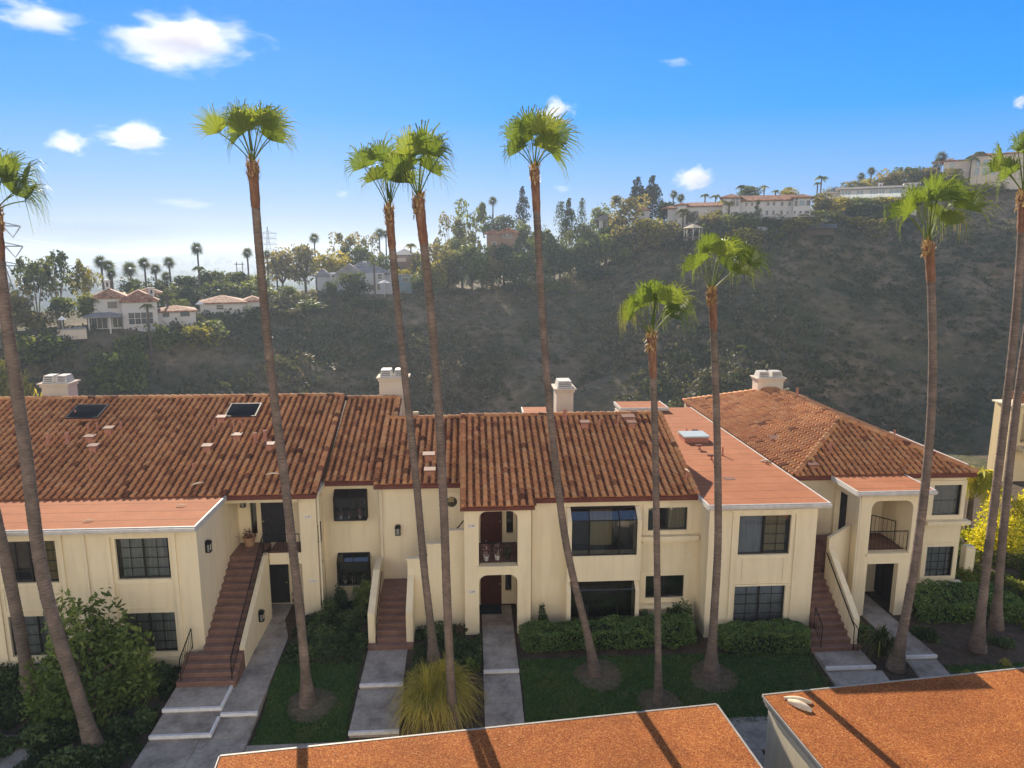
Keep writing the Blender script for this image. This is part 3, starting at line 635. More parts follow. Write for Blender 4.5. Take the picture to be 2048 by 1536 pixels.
# ------------------------------------------------------------------ middle building: stair tower, bay windows, red flat roof
b2 = thing('apartment_building', 'middle cream apartment building with arched tower, bay windows and red flat roof', 'apartment building', (4, 28, 0), 'attached apartment buildings in the row')
mb = MB()
wall_front(mb, -3.95, -.27, -.3, 5.5, 29.6); mb.quad((-3.95, 29.6, -.3), (-3.95, 30.19, -.3), (-3.95, 30.19, 5.6), (-3.95, 29.6, 5.6))
wall_front(mb, -.27, 2.42, -.3, 5.45, 27.0, [(.31, 1.88, 2.9, 5.22, 'open', .34), (.31, 1.88, -.3, 2.5, 'open', .34)], th=.3)
wall_front(mb, 27, 29.6, -.3, 5.45, -.27, [(28.0, 29.3, 2.9, 5.0, 'open')], ax='x', sgn=1, th=.2); wall_front(mb, 27, 27.4, -.3, 5.45, 2.42, ax='x', sgn=-1)
wall_front(mb, -.05, 2.4, -.02, 5.4, 29.4, [(1.55, 1.85, 3.3, 5.1, 'win'), (1.5, 1.78, .6, 2.4, 'win')])
mb.quad((1.98, 27.3, -.02), (1.98, 29.39, -.02), (1.98, 29.39, 5.4), (1.98, 27.3, 5.4)); mb.quad((.08, 29.39, -.02), (.08, 27.3, -.02), (.08, 27.3, 2.5), (.08, 29.39, 2.5))
mb.box(-.06, 2.41, 27.305, 29.395, 2.55, 2.88); mb.box(-.06, 2.41, 27.305, 29.395, 5.41, 5.5); mb.box(.22, 1.97, 26.93, 26.998, 2.78, 2.9)
wall_front(mb, 2.42, 9.45, -.3, 5.55, 27.4, [(4.07, 6.75, 3.1, 5.2, 'win'), (4.07, 6.75, .2, 2.2, 'win'), (7.3, 8.95, 4.08, 5.07, 'win'), (7.29, 8.93, 1.07, 2.08, 'win')])
# the two box bays: cheeks and aprons
for (zb, zs, zt) in ((2.2, 3.3, 5.2), (-.2, .34, 2.197)):
    for xa in (3.88, 6.72): mb.prism([(xa, 26.8, zb), (xa, 27.398, zb), (xa, 27.398, zt), (xa, 27.3, zt), (xa, 26.8, 4.78 - (0 if zb > 2 else 3.02))], (.17, 0, 0))
    mb.box(4.051, 6.719, 26.8, 26.95, zb, zs)
    mb.box(4.051, 6.719, 26.951, 27.398, zs - .1, zs - .01)
ring(mb, 7.08, 9.17, 3.92, 5.29, 27.4, .1, .03); ring(mb, 7.05, 9.15, .9, 2.32, 27.4, .1, .03)
mb.box(6.93, 9.38, 27.12, 27.396, 3.74, 3.92); mb.box(7.05, 9.25, 27.2, 27.396, 3.62, 3.737); mb.box(6.9, 9.2, 27.12, 27.396, .74, .9)
wall_front(mb, 9.45, 13.85, -.4, 5.42, 26.2, [(10.67, 12.79, 3.44, 5.1, 'win'), (10.64, 12.75, .43, 2.1, 'win')]); wall_front(mb, 26.2, 27.4, -.4, 5.6, 9.45, ax='x', sgn=1)
wall_front(mb, 26.2, 44, -.4, 5.6, 13.85, ax='x', sgn=-1)
ring(mb, 10.38, 13.1, .25, 5.32, 26.2, .14, .07); ring(mb, 10.88, 12.62, 2.25, 3.3, 26.2, .05, .03)
mb.box(10.3, 13.18, 26.07, 26.198, 5.323, 5.39); mb.box(10.33, 13.15, 25.86, 26.128, .12, .246); mb.box(10.524, 12.956, 26.14, 26.198, 2.12, 2.2)
mb.box(9.4, 13.9, 26.05, 26.19, 5.43, 5.52)
mb.box(-3.5, 13.9, 43.8, 44, -2, 4.6)
# recess rims of downspout channel beside the tower
mb.build('wall', [STUCCO, DARKIN], b2)
def roof_slab(par, x0, x1, ey, ez, ry, back=44.2):
    rz = ez + (ry - ey) * SL; mb = MB()
    mb.add([(x0, ey, ez - .03), (x1, ey, ez - .03), (x1, ry, rz - .03), (x0, ry, rz - .03), (x0, ey, ez - .2), (x1, ey, ez - .2), (x1, ry, rz - .2), (x0, ry, rz - .2)], [(0,1,2,3), (0,4,5,1), (1,5,6,2), (3,7,4,0), (4,7,6,5)])
    mb.add([(x0, ry, rz), (x1, ry, rz), (x1, back, 4.4), (x0, back, 4.4)], [(0, 1, 2, 3)]); mb.build('fascia', FASCIA, par); return rz
BY, BRY = 29.22, 34.25; rz = roof_slab(b2, -4.12, -.3, BY, 5.68, BRY)
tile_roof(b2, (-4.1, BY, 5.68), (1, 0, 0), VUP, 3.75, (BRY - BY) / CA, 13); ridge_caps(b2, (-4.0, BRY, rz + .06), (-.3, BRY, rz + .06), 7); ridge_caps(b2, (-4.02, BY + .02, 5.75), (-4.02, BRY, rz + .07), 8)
CY, CRY, CZ = 27.15, 33.15, 5.66; rzc = CZ + (CRY - CY) * SL
roof_slab(b2, 2.55, 9.3, CY, CZ, CRY)
CT = 26.72
mb = MB(); zt = CZ - (CY - CT) * SL
mb.add([(-.42, CT, zt - .03), (2.55, CT, zt - .03), (2.55, CRY, rzc - .03), (-.42, CRY, rzc - .03), (-.42, CT, zt - .17), (2.55, CT, zt - .17), (2.55, CRY, rzc - .2), (-.42, CRY, rzc - .2)], [(0,1,2,3), (0,4,5,1), (1,5,6,2), (3,7,4,0), (4,7,6,5)])
mb.add([(-.42, CRY, rzc), (2.55, CRY, rzc), (2.55, 44, 4.4), (-.42, 44, 4.4)], [(0,1,2,3)]); mb.build('fascia', FASCIA, b2)
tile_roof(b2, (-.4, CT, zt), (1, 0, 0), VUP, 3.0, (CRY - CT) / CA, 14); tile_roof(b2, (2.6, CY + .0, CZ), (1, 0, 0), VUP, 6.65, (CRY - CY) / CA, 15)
ridge_caps(b2, (-.4, CRY, rzc + .06), (9.3, CRY, rzc + .06), 9); ridge_caps(b2, (-.3, CT + .02, zt + .07), (-.3, CRY, rzc + .07), 10); ridge_caps(b2, (9.22, CY + .02, CZ + .07), (9.22, CRY, rzc + .07), 11)
mb = MB(); mb.quad((-.3, 29.6, 5.4), (-.3, 44, 5.4), (-.3, 44, 5.5), (-.3, CRY, rzc - .2)); mb.add([(-.3, 29.6, 5.4), (-.3, CRY, rzc - .2), (-.3, 29.6, CZ + (29.6 - CY) * SL - .2)], [(0,1,2)])
mb.quad((9.25, 27.4, 5.3), (9.25, 44, 5.3), (9.25, 44, 5.5), (9.25, CRY, rzc - .2)); mb.add([(9.25, 27.4, 5.3), (9.25, CRY, rzc - .2), (9.25, 27.4, CZ - .1)], [(0,1,2)]); mb.build('gable_wall', STUCCO, b2)
flat_roof(b2, 9.34, 14.15, 25.98, 43.9, 5.66); flat_roof(b2, 3.3, 4.9, 41.0, 43.5, 5.9, 'rear_flat_roof'); flat_roof(b2, 9.4, 12.3, 42.6, 44.6, 5.95, 'rear_flat_roof')
window(b2, 7.3, 8.95, 4.08, 5.07, 27.4, 1, 1, True, TANCURTAIN, (.5, 1), bars=False); window(b2, 7.29, 8.93, 1.07, 2.08, 27.4, 1, 1, True, None, bars=False)
window(b2, 10.67, 12.79, 3.44, 5.1, 26.2, 2, 4, True, BLIND, (0, .5), half=1); cw = MB(); cw.box(11.8, 12.7, 26.5, 26.52, 3.5, 5.05); cw.build('curtain', TANCURTAIN, b2); window(b2, 10.64, 12.75, .43, 2.1, 26.2, 2, 4, True, BLIND, (0, 1))
def bay_window(par, zs, zk, zt, top):
    """bay glazing: three vertical lights under a sloping glass top"""
    mb = MB(); a0, a1, yf = 4.055, 6.715, 26.86; ks = (a0, a0 + .72, a1 - .72, a1)
    for k in ks: mb.tube([(k, yf, zs), (k, yf, zk)], .03, 4); mb.tube([(k, yf, zk), (k, 27.34, zt)], .025, 4)
    for (y, z) in ((yf, zs + .02), (yf, zk), (27.34, zt)): mb.tube([(a0, y, z), (a1, y, z)], .03, 4)
    w = mb.build('bay_window', [BRONZE], par)
    g = MB()
    for i in range(3):
        g.quad((ks[i], yf + .01, zs), (ks[i+1], yf + .01, zs), (ks[i+1], yf + .01, zk), (ks[i], yf + .01, zk)); g.quad((ks[i], yf + .01, zk), (ks[i+1], yf + .01, zk), (ks[i+1], 27.35, zt), (ks[i], 27.35, zt))
    g.build('pane', GLASS, w)
    if top:
        c = MB(); c.box(4.95, 5.9, 27.9, 27.95, zs, zk + .1); c.build('curtain', TANCURTAIN, w)
bay_window(b2, 3.3, 4.78, 5.17, True); bay_window(b2, .34, 1.76, 2.15, False)
door(b2, .42, 1.36, 2.89, 4.95, 29.4, DOORRED, 1); door(b2, .40, 1.33, 0, 2.08, 29.4, DOORRED, 1)
window(b2, 1.55, 1.85, 3.3, 5.1, 29.4, 1, 1, False, bars=False); window(b2, 1.5, 1.78, .6, 2.4, 29.4, 1, 1, False, bars=False)
mb = MB(); mb.box(.35, 1.3, 28.5, 29.3, -.015, .01); mb.build('doormat', plain('door_mat', (.02, .03, .04), .95), b2)
railing(b2, [(.33, 27.12, 2.92), (1.86, 27.12, 2.92)], .9, 'porch_railing', .11)
# round window with moulded ring
mb = MB(); c = (-.82, 29.6, 4.74)
for k in range(28):
    t0, t1 = 2 * math.pi * k / 28, 2 * math.pi * (k + 1) / 28
    for (ra, rb, yo) in ((.24, .47, .05), ):
        q = lambda r, t, y: (c[0] + r * math.cos(t), y, c[2] + r * math.sin(t))
        mb.quad(q(ra, t0, c[1] - yo), q(rb, t0, c[1] - yo), q(rb, t1, c[1] - yo), q(ra, t1, c[1] - yo)); mb.quad(q(rb, t0, c[1] - yo), q(rb, t0, c[1]), q(rb, t1, c[1]), q(rb, t1, c[1] - yo)); mb.quad(q(ra, t0, c[1]), q(ra, t0, c[1] - yo), q(ra, t1, c[1] - yo), q(ra, t1, c[1]))
rw = mb.build('round_window', STUCCO, b2)
mb = MB(); mb.add([(c[0] + .24 * math.cos(2*math.pi*k/28), c[1] - .006, c[2] + .24 * math.sin(2*math.pi*k/28)) for k in range(28)], [tuple(range(28))]); mb.build('pane', plain('dim_round_pane', (.05, .045, .03), .15), rw)
mb = MB(); mb.box(-.97, -.72, 29.585, 29.591, 4.72, 4.95); mb.build('blind', TANCURTAIN, rw)
mb = MB(); mb.box(-.04, 1.97, 27.31, 29.39, 2.883, 2.892); mb.build('porch_floor', STAIR, b2)
lantern(b2, -3.17, 29.6, 3.5); downspout(b2, 2.52, 27.4, 0, 5.5); downspout(b2, -3.85, 29.6, 1.5, 5.45)
plaque(b2, '1139', .03, 27.0, 4.62); plaque(b2, '1129', .02, 27.0, 1.8)
mb = MB(); mb.tube([(9.05, 27.39, 3.0), (9.05, 27.36, 3.0)], .13, 14); mb.build('wall_vent', TRIM, b2)
# front stair between flaring walls, turning right behind the stepped wall
mb = MB()
for i in range(8):
    h = -.08 + (i + 1) * .165; yy = 26.02 + i * .28; x0, x1 = (-4.12, -2.33) if i == 0 else (-3.84, -2.63)
    ye = yy + .278 if i < 7 else 29.59
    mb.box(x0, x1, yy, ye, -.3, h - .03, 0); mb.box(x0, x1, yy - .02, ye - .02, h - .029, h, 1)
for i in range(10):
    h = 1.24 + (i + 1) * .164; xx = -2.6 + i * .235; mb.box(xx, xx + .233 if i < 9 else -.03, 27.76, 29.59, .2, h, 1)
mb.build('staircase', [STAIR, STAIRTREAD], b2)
mb = MB()
mb.prism([(-4.12, 26.3, -.3), (-4.12, 29.59, -.3), (-4.12, 29.59, 2.28), (-4.12, 28.3, 2.28), (-4.12, 26.3, 1.32)], (.27, 0, 0))
mb.prism([(-2.62, 26.3, -.3), (-2.62, 27.56, -.3), (-2.62, 27.56, 2.35), (-2.62, 27.3, 2.2), (-2.62, 26.3, 1.32)], (.27, 0, 0))
mb.box(-2.62, -1.8, 27.565, 27.75, -.3, 2.96); mb.box(-1.799, -.95, 27.562, 27.75, -.3, 3.58); mb.box(-.949, -.272, 27.559, 27.75, -.3, 4.14)
for (a, b, z) in ((-2.66, -1.8, 2.963), (-1.83, -.95, 3.583), (-.98, -.272, 4.143)): mb.box(a, b, 27.53, 27.79, z, z + .09)
mb.build('stair_wall', [STUCCO], b2, bevel=.012)
mb = MB(); mb.tube([(-3.78, 26.2, -.05), (-3.78, 26.25, 1.0), (-3.78, 28.3, 2.1), (-3.78, 28.5, 2.1)], .02, 6); mb.tube([(-2.2, 28.3, 2.55), (-.5, 28.3, 4.1), (-.3, 28.3, 4.35)], .03, 6); mb.build('handrail', BLACKIRON, b2)
for (x, y, k) in ((1122, 812, 0), ): pass
zq = lambda x, y: (1080 + x / 6.0235, 750 + y / 6.0235)
pl = ((0, CY, CZ), (0, -SL, 1))
vent_pipe(b2, onPlane(*zq(300, 545), *pl), .55, .085)
for (x, y) in ((715, 650), (937, 610)): vent_pipe(b2, onPlane(*zq(x, y), *pl), .45, .05)
for (x, y) in ((540, 640), (1100, 640)): roof_vent(b2, onPlane(*zq(x, y), *pl))
roof_vent(b2, onPlane(*zq(1060, 555), *pl), .5, .4, .2); roof_vent(b2, onPlane(860, 950, (0, BY, 5.68), (0, -SL, 1)), .4, .34, .22); roof_vent(b2, onPlane(858, 920, (0, BY, 5.68), (0, -SL, 1)), .44, .34, .24)
for (x, y) in ((950, 868), (951, 900), (1372, 965)): vent_pipe(b2, onPlane(x, y, *pl), .4, .04)
chimney(b2, 4.6, 5.5, 36.6, 37.9, 5.5, 8.45, 1)
mb = MB(); p = onZ(1375, 880, 5.66); mb.box(11.2, 12.45, 35.3, 36.4, 5.5, 5.92, 0); mb.box(11.15, 12.5, 35.25, 36.45, 5.923, 6.0, 1); mb.build('roof_hatch', [PIPE, plain('pale_hatch_top', (.45, .52, .51), .4)], b2)
for (x, y, h) in ((1373, 870, .35), (1391, 872, .3), (1399, 899, .18), (1423, 920, .2), (1445, 911, .42), (1533, 928, .15)):
    q = onZ(x, y, 5.66); vent_pipe(b2, q, h, .04)
    if x in (1391, 1399, 1423): mb = MB(); mb.box(q[0] - .2, q[0] + .1, q[1] - .1, q[1] + .1, q[2] + h, q[2] + h + .07); mb.build('vent_hood', FASCIA, b2)
q = onZ(1458, 957, 5.66); mb = MB(); mb.box(q[0] - .25, q[0] + .25, q[1] - .2, q[1] + .2, 5.664, 5.672); mb.build('roof_patch', VENTTOP, b2)

# ------------------------------------------------------------------ right building: hipped roof, porch tower, winding stair
b3 = thing('apartment_building', 'cream apartment building with hipped tile roof and small red porch roof', 'apartment building', (18, 30, 0), 'attached apartment buildings in the row')
mb = MB()
wall_front(mb, 14.1, 18.9, -.3, 5.5, 29.7); wall_front(mb, 18.9, 22.55, -.4, 5.5, 29.7, [(21.08, 22.42, 3.44, 5.03, 'win'), (21.05, 22.38, .46, 2.03, 'win')])
wall_front(mb, 29.7, 45.5, -.4, 5.6, 22.55, ax='x', sgn=-1); mb.box(14.3, 22.6, 45.3, 45.5, -2, 5.6); wall_front(mb, 29.7, 45.5, -.4, 5.6, 14.5, ax='x', sgn=1)
wall_front(mb, 16.4, 18.95, -.3, 5.42, 27.5, [(16.86, 18.68, 2.8, 5.12, 'open', .36), (16.9, 18.28, -.3, 2.3, 'open')], th=.3)
wall_front(mb, 27.5, 29.7, -.3, 5.42, 16.4, [(28.6, 29.6, 2.9, 5.0, 'open')], ax='x', sgn=1, th=.25); wall_front(mb, 27.5, 29.7, -.3, 5.42, 18.95, [], ax='x', sgn=-1)
mb.quad((18.7, 27.8, -.02), (18.7, 29.69, -.02), (18.7, 29.69, 5.4), (18.7, 27.8, 5.4))
mb.box(16.651, 18.699, 27.805, 29.69, 2.4, 2.78); mb.box(16.66, 18.69, 27.81, 29.69, 5.4, 5.45); mb.box(16.8, 18.74, 27.42, 27.498, 2.66, 2.79)
mb.box(17.3, 17.9, 29.2, 29.69, 2.79, 5.39)                              # pale closet corner seen through the arch
ring(mb, 20.8, 22.56, 3.38, 5.22, 29.7, .2, .06); ring(mb, 20.78, 22.5, .4, 2.25, 29.7, .2, .06)
mb.box(20.7, 22.75, 29.36, 29.696, 3.2, 3.376); mb.box(20.65, 22.72, 29.3, 29.696, .16, .38)
mb.box(16.35, 19.0, 27.36, 27.49, 5.43, 5.5)
mb.build('wall', [STUCCO, DARKIN], b3)
mb = MB(); mb.box(16.66, 18.69, 27.81, 29.68, 2.783, 2.795); mb.build('porch_floor', STAIR, b3)
mb = MB(); mb.box(18.63, 18.697, 28.05, 29.0, 0, 2.1); mb.box(18.64, 18.697, 29.06, 29.66, 0, 2.35); mb.build('side_door', DOORDARK, b3, bevel=.01)
x0, x1, y0, y1, ez = 14.32, 22.75, 29.35, 45.8, 5.66; hw = (x1 - x0) / 2; xm = (x0 + x1) / 2; S3 = .37; c3 = 1 / math.hypot(1, S3); pz = ez + hw * S3; pf, pb = y0 + hw, y1 - hw - 1.0
A, B_, C_, D_ = (x0, y0, ez), (x1, y0, ez), (x1, y1, ez), (x0, y1, ez); F_, K_ = (xm, pf, pz), (xm, y1 - hw, pz)
vf = np.array([0, c3, S3 * c3]); vl = np.array([c3, 0, S3 * c3]); vr = np.array([-c3, 0, S3 * c3])
sl = hw / c3
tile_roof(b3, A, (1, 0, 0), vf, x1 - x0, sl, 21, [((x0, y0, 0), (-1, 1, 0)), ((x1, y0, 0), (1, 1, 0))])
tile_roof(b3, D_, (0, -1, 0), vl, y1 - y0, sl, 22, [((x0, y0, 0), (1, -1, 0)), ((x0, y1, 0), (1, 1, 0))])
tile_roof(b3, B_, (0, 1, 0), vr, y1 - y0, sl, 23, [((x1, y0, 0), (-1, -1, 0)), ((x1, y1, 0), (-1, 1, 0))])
up = (0, 0, .07); P_ = lambda p: tuple(np.add(p, up))
for a, b, sd in ((A, F_, 31), (B_, F_, 32), (F_, K_, 33), (D_, K_, 34), (C_, K_, 35)): ridge_caps(b3, P_(a), P_(b), sd, .14)
mb = MB(); dz = lambda p, d: (p[0], p[1], p[2] - d)
mb.add([dz(A, .02), dz(B_, .02), dz(C_, .02), dz(D_, .02), dz(F_, .04), dz(K_, .04), dz(A, .2), dz(B_, .2), dz(C_, .2), dz(D_, .2)],
       [(0, 1, 4), (1, 2, 5, 4), (2, 3, 5), (3, 0, 4, 5), (0, 6, 7, 1), (1, 7, 8, 2), (2, 8, 9, 3), (3, 9, 6, 0), (6, 9, 8, 7)]); mb.build('fascia', FASCIA, b3)
flat_roof(b3, 16.05, 19.3, 27.2, 29.5, 5.66, 'porch_roof'); flat_roof(b3, 22.8, 23.6, 31.2, 37.5, 5.5, 'rear_flat_roof', gutter=False)
q = onZ(1789, 861, 5.5); vent_pipe(b3, (23.2, 36.4, 5.5), .4, .05)
window(b3, 21.08, 22.42, 3.44, 5.03, 29.7, 1, 2, False, CURTAINREFL, (0, 1)); window(b3, 21.05, 22.38, .46, 2.03, 29.7, 4, 4, False, BLIND, (0, 1))
door(b3, 16.6, 17.25, 2.89, 4.95, 29.7, DOORDARK, 1); door(b3, 17.2, 18.1, 0, 2.1, 29.68, DOORDARK, 1)
railing(b3, [(16.88, 27.65, 2.8), (18.66, 27.65, 2.8)], .9, 'porch_railing', .17); railing(b3, [(18.0, 29.3, 2.8), (18.62, 28.5, 2.8)], 1.0, 'porch_railing', .16)
mb = MB(); n = 14
for i in range(n):
    h = -.07 + (i + 1) * .18; yy = 24.83 + i * .27; a, b = (13.3, 15.35) if i < 3 else (13.87, 15.02)
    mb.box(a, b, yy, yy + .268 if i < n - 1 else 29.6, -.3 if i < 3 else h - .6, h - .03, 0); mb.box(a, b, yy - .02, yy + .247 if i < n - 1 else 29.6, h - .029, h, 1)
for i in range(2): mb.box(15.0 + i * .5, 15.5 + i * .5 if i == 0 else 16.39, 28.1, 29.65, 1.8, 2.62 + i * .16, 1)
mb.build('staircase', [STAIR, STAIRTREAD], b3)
mb = MB()
mb.prism([(15.03, 25.0, -.3), (15.03, 27.3, -.3), (15.03, 27.3, 3.15), (15.03, 25.0, 1.22)], (.24, 0, 0))
mb.prism([(15.03, 27.303, -.3), (16.39, 28.1, -.3), (16.39, 28.1, 3.85), (15.03, 27.303, 3.6)], (0, .2, 0))
mb.build('stair_wall', STUCCO, b3, bevel=.012)
railing(b3, [(13.7, 24.85, .1), (13.7, 25.5, .55)], .9, 'stair_railing', .13)
mb = MB(); mb.tube([(14.96, 24.75, 0), (14.96, 24.8, .95), (14.96, 27.3, 2.95)], .025, 6); mb.tube([(15.1, 24.7, 0), (15.1, 24.75, .9), (14.98, 25.0, 1.1)], .02, 6); mb.tube([(14.2, 29.6, 3.3), (15.3, 29.6, 3.85)], .03, 6); mb.build('handrail', BLACKIRON, b3)
downspout(b3, 16.34, 27.55, 0, 5.4); plaque(b3, '1135', 18.83, 27.5, 4.5) if False else None
lantern(b3, 17.05, 29.68, 1.75)
chimney(b3, 17.75, 19.35, 42.0, 42.9, 5.5, 7.95)
pv = onPlane(1660, 905, A, (0, -S3, 1)); vent_pipe(b3, pv, .45, .06); roof_vent(b3, onPlane(1625, 935, A, (0, -S3, 1)), .4, .3, .12)
roof_vent(b3, onPlane(1550, 880, A, (-S3, 0, 1)), .42, .4, .08); vent_pipe(b3, (19.3, 40, 7.1), .5, .07)

# ------------------------------------------------------------------ next building of the row, at the right edge
b4 = thing('apartment_building', 'sunlit yellow apartment building with a dark railed balcony at the right edge', 'apartment building', (40, 47, 0), 'attached apartment buildings in the row')
STUCCO2 = stucco('yellow_stucco', (.74, .58, .32), (.55, .42, .25))
mb = MB(); wall_front(mb, 38.0, 52, -3, 4.9, 46.5, [(38.9, 41.0, 2.2, 4.3, 'open'), (40.4, 43, .2, 1.6, 'win')], th=.4); wall_front(mb, 46.5, 48.0, -3, 4.9, 38.0, ax='x', sgn=1); mb.box(38.05, 52, 48.0, 48.2, -3, 4.9); mb.box(38.6, 41.4, 45.7, 46.497, 1.7, 2.0)
mb.build('wall', [STUCCO2, DARKIN], b4)
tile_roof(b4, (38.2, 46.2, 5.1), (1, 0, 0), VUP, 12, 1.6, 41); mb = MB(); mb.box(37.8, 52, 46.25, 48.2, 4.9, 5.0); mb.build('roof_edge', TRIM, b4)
railing(b4, [(38.65, 45.75, 2.0), (41.35, 45.75, 2.0)], 1.0, 'balcony_railing', .16)

# ------------------------------------------------------------------ garages in the foreground
def garage(name, label, corner, ang, w, d, side):
    """corner = rear corner of the roof; ang = turn about z; the roof runs w along x' and d towards the camera"""
    t = thing(name, label, 'garage', (corner[0], corner[1], 0), 'garages in the foreground', R(ang))
    s = 1 if side > 0 else -1; X0, X1 = (0, w) if s > 0 else (-w, 0); z = 2.2
    mb = MB(); mb.box(X0 + .14, X1 - .14, -d + .14, -.14, -1.0, z - .3); mb.build('wall', GWALL, t)
    N = 60; mb = MB(); mb.box(X0 + .03, X1 - .03, -d + .03, -.03, z - .12, z); mb.build('roof', GRAVEL, t)
    mb = MB()
    for (a, b, o) in ((z - .05, z + .012, 0), (z - .17, z - .0703, -.035), (z - .29, z - .1703, -.08)):
        mb.box(X0 + (-o), X1 + o, -.027 + o, .0 + o + .03, a, b); mb.box(X0 - o, X1 + o, -d - .0 - o - .03, -d + .027 - o, a, b)
        mb.box(X0 - o - .03, X0 + .0 - o, -d + .028 - o, -.028 + o, a, b); mb.box(X1 + o - .027, X1 + o + .03, -d + .028 - o, -.028 + o, a, b)
    mb.build('roof_edge', [EDGEMETAL], t)
    return t
garage('garage', 'flat garage roof of orange granules, the longer one left of the gap', (7.21, 18.61), 5.6, 14.0, 7.2, -1)
garage('garage', 'flat garage roof of orange granules with two pale palm husks, right of the gap', (8.75, 18.96), 5.6, 15.0, 7.6, 1)
# ------------------------------------------------------------------ tall fan palms of the yard
def barkmat():
    m, nt, bs = newmat('palm_bark'); v = posvec(nt)
    n = noise_node(nt, 1.6, 5, .65, v); vs = posvec(nt, (2.5, 2.5, 24)); n2 = noise_node(nt, 1.5, 4, .7, vs)
    c = ramp(nt, n.outputs['Fac'], [(.3, (.12, .095, .074)), (.5, (.175, .133, .102)), (.6, (.215, .158, .122)), (.74, (.27, .205, .16))])
    c = mixc(nt, 1.0, c, ramp(nt, n2.outputs['Fac'], [(.32, (.52,) * 3), (.62, (1.18,) * 3)]), 'MULTIPLY')
    L(nt, c, bs.inputs['Base Color']); bs.inputs['Roughness'].default_value = .9; bs.inputs['Specular IOR Level'].default_value = .15
    nb = noise_node(nt, 14, 4, .7, v); bump(nt, bs, nb.outputs['Fac'], .5, .03); return m
BARK = barkmat()
SHEATH = M('palm_sheath_fibre', [(.13, .062, .036), (.21, .10, .055), (.27, .15, .085)], 3, .9, .6, 30, sc=(3, 3, .8), fine=(18, .3))
BOOT = leafmat('palm_boot_fibre', [(0, (.18, .10, .045)), (.6, (.36, .23, .10)), (1, (.5, .36, .19))], .25)
FROND = leafmat('palm_frond', [(0, (.05, .075, .018)), (.4, (.105, .16, .03)), (.75, (.20, .245, .045)), (1, (.38, .29, .10))], .5, .45, spec=.35)
def smooth_path(P, n):
    P = np.array(P, float); d = np.r_[0, np.cumsum(np.linalg.norm(np.diff(P, axis=0), axis=1))]; t = np.linspace(0, d[-1], n)
    X = np.stack([np.interp(t, d, P[:, k]) for k in range(3)], 1)
    w = max(1, n // 14)
    for _ in range(3):
        Y = X.copy()
        for k in range(1, n - 1):
            a = min(w, k, n - 1 - k); Y[k] = X[k - a:k + a + 1].mean(0)
        X = Y
    return X
def tube_np(X, r, seg, bumpf=None):
    n = len(X); V = []
    for i in range(n):
        d = X[min(i+1, n-1)] - X[max(i-1, 0)]; d = d / np.linalg.norm(d); u = np.cross(d, [0, 1, 0]); u /= np.linalg.norm(u); w = np.cross(d, u)
        for k in range(seg):
            t = 2 * math.pi * k / seg; q = r[i] * (1 + (bumpf(i, k) if bumpf else 0)); V.append(X[i] + (u * math.cos(t) + w * math.sin(t)) * q)
    i = np.arange(n - 1)[:, None]; k = np.arange(seg)[None, :]; k2 = (k + 1) % seg
    return np.array(V), np.stack([i*seg + k, i*seg + k2, (i+1)*seg + k2, (i+1)*seg + k], -1).reshape(-1, 4)
def frond_mesh(g, base, u, Lp, Rf, face, droop, nseg=30, spread=104):
    spread = g.uniform(72, 104)
    """fan frond: arching petiole then a pleated blade whose split tips hang"""
    V = []; Q = []; T = []
    u = u / np.linalg.norm(u); side0 = np.cross(u, [0, 0, 1.]); side0 /= (np.linalg.norm(side0) + 1e-6); nrm0 = np.cross(side0, u)
    hub = base + u * Lp + np.array([0, 0, -.10 * Lp * Lp * max(0, 1 - abs(u[2]))])
    pts = [base + (hub - base) * t + np.array([0, 0, .06 * Lp * math.sin(math.pi * t)]) for t in np.linspace(0, 1, 6)]
    for i, p in enumerate(pts):
        w = .034 * (1 - .55 * i / 5); 
        for (a, b) in ((-w, 0), (0, .02), (w, 0), (0, -.014)): V.append(p + side0 * a + nrm0 * b)
    for i in range(5):
        for k in range(4): Q.append((i*4 + k, i*4 + (k+1) % 4, (i+1)*4 + (k+1) % 4, (i+1)*4 + k))
    T += [.62] * 24
    a = u * .8 + np.array([0, 0, .36]) + g.normal(0, .06, 3); a /= np.linalg.norm(a)
    n = np.array(face, float) + g.normal(0, .12, 3); n -= a * np.dot(n, a); n /= np.linalg.norm(n); s = np.cross(a, n)
    base_t = g.uniform(.25, .6)
    pitch = R(2 * spread / nseg)
    for k in range(nseg):
        th = R(-spread) + (k + .5) * pitch; d = a * math.cos(th) + s * math.sin(th); e = -a * math.sin(th) + s * math.cos(th)
        Rk = Rf * (1 - .30 * (abs(th) / R(spread)) ** 2) * g.uniform(.82, 1.08); dr = droop * g.uniform(.45, 1.75)
        b = len(V); ts = (.02, .25, .45, .5, .78, 1.0); hang = 0
        for j, t in enumerate(ts):
            p = hub + d * Rk * t + n * (.16 * Rk * math.sin(t * 2.2) * (1 - abs(th) / 3)) 
            x = max(0, t - .5) / .5; p = p + np.array([0, 0, -dr * Rk * x * x]) - d * (dr * .38 * Rk * x * x) + np.array([.10, 0, 0]) * x * x * Rk
            w = Rk * t * math.tan(pitch / 2) if t <= .45 else Rk * .45 * math.tan(pitch / 2) * .80 * max(0, 1 - (t - .45) / .56) ** .6
            w = max(w, .004); f = n * (w * .55)
            V += [p - e * w, p + f, p + e * w]
            tt = base_t + .10 * math.sin(k * 1.7) + (.32 * max(0, t - .6) / .4 if g.random() < .5 else 0); T += [tt] * 3
        for j in range(5):
            for c in (0, 1): Q.append((b + j*3 + c, b + j*3 + c + 1, b + (j+1)*3 + c + 1, b + (j+1)*3 + c))
    return V, Q, T
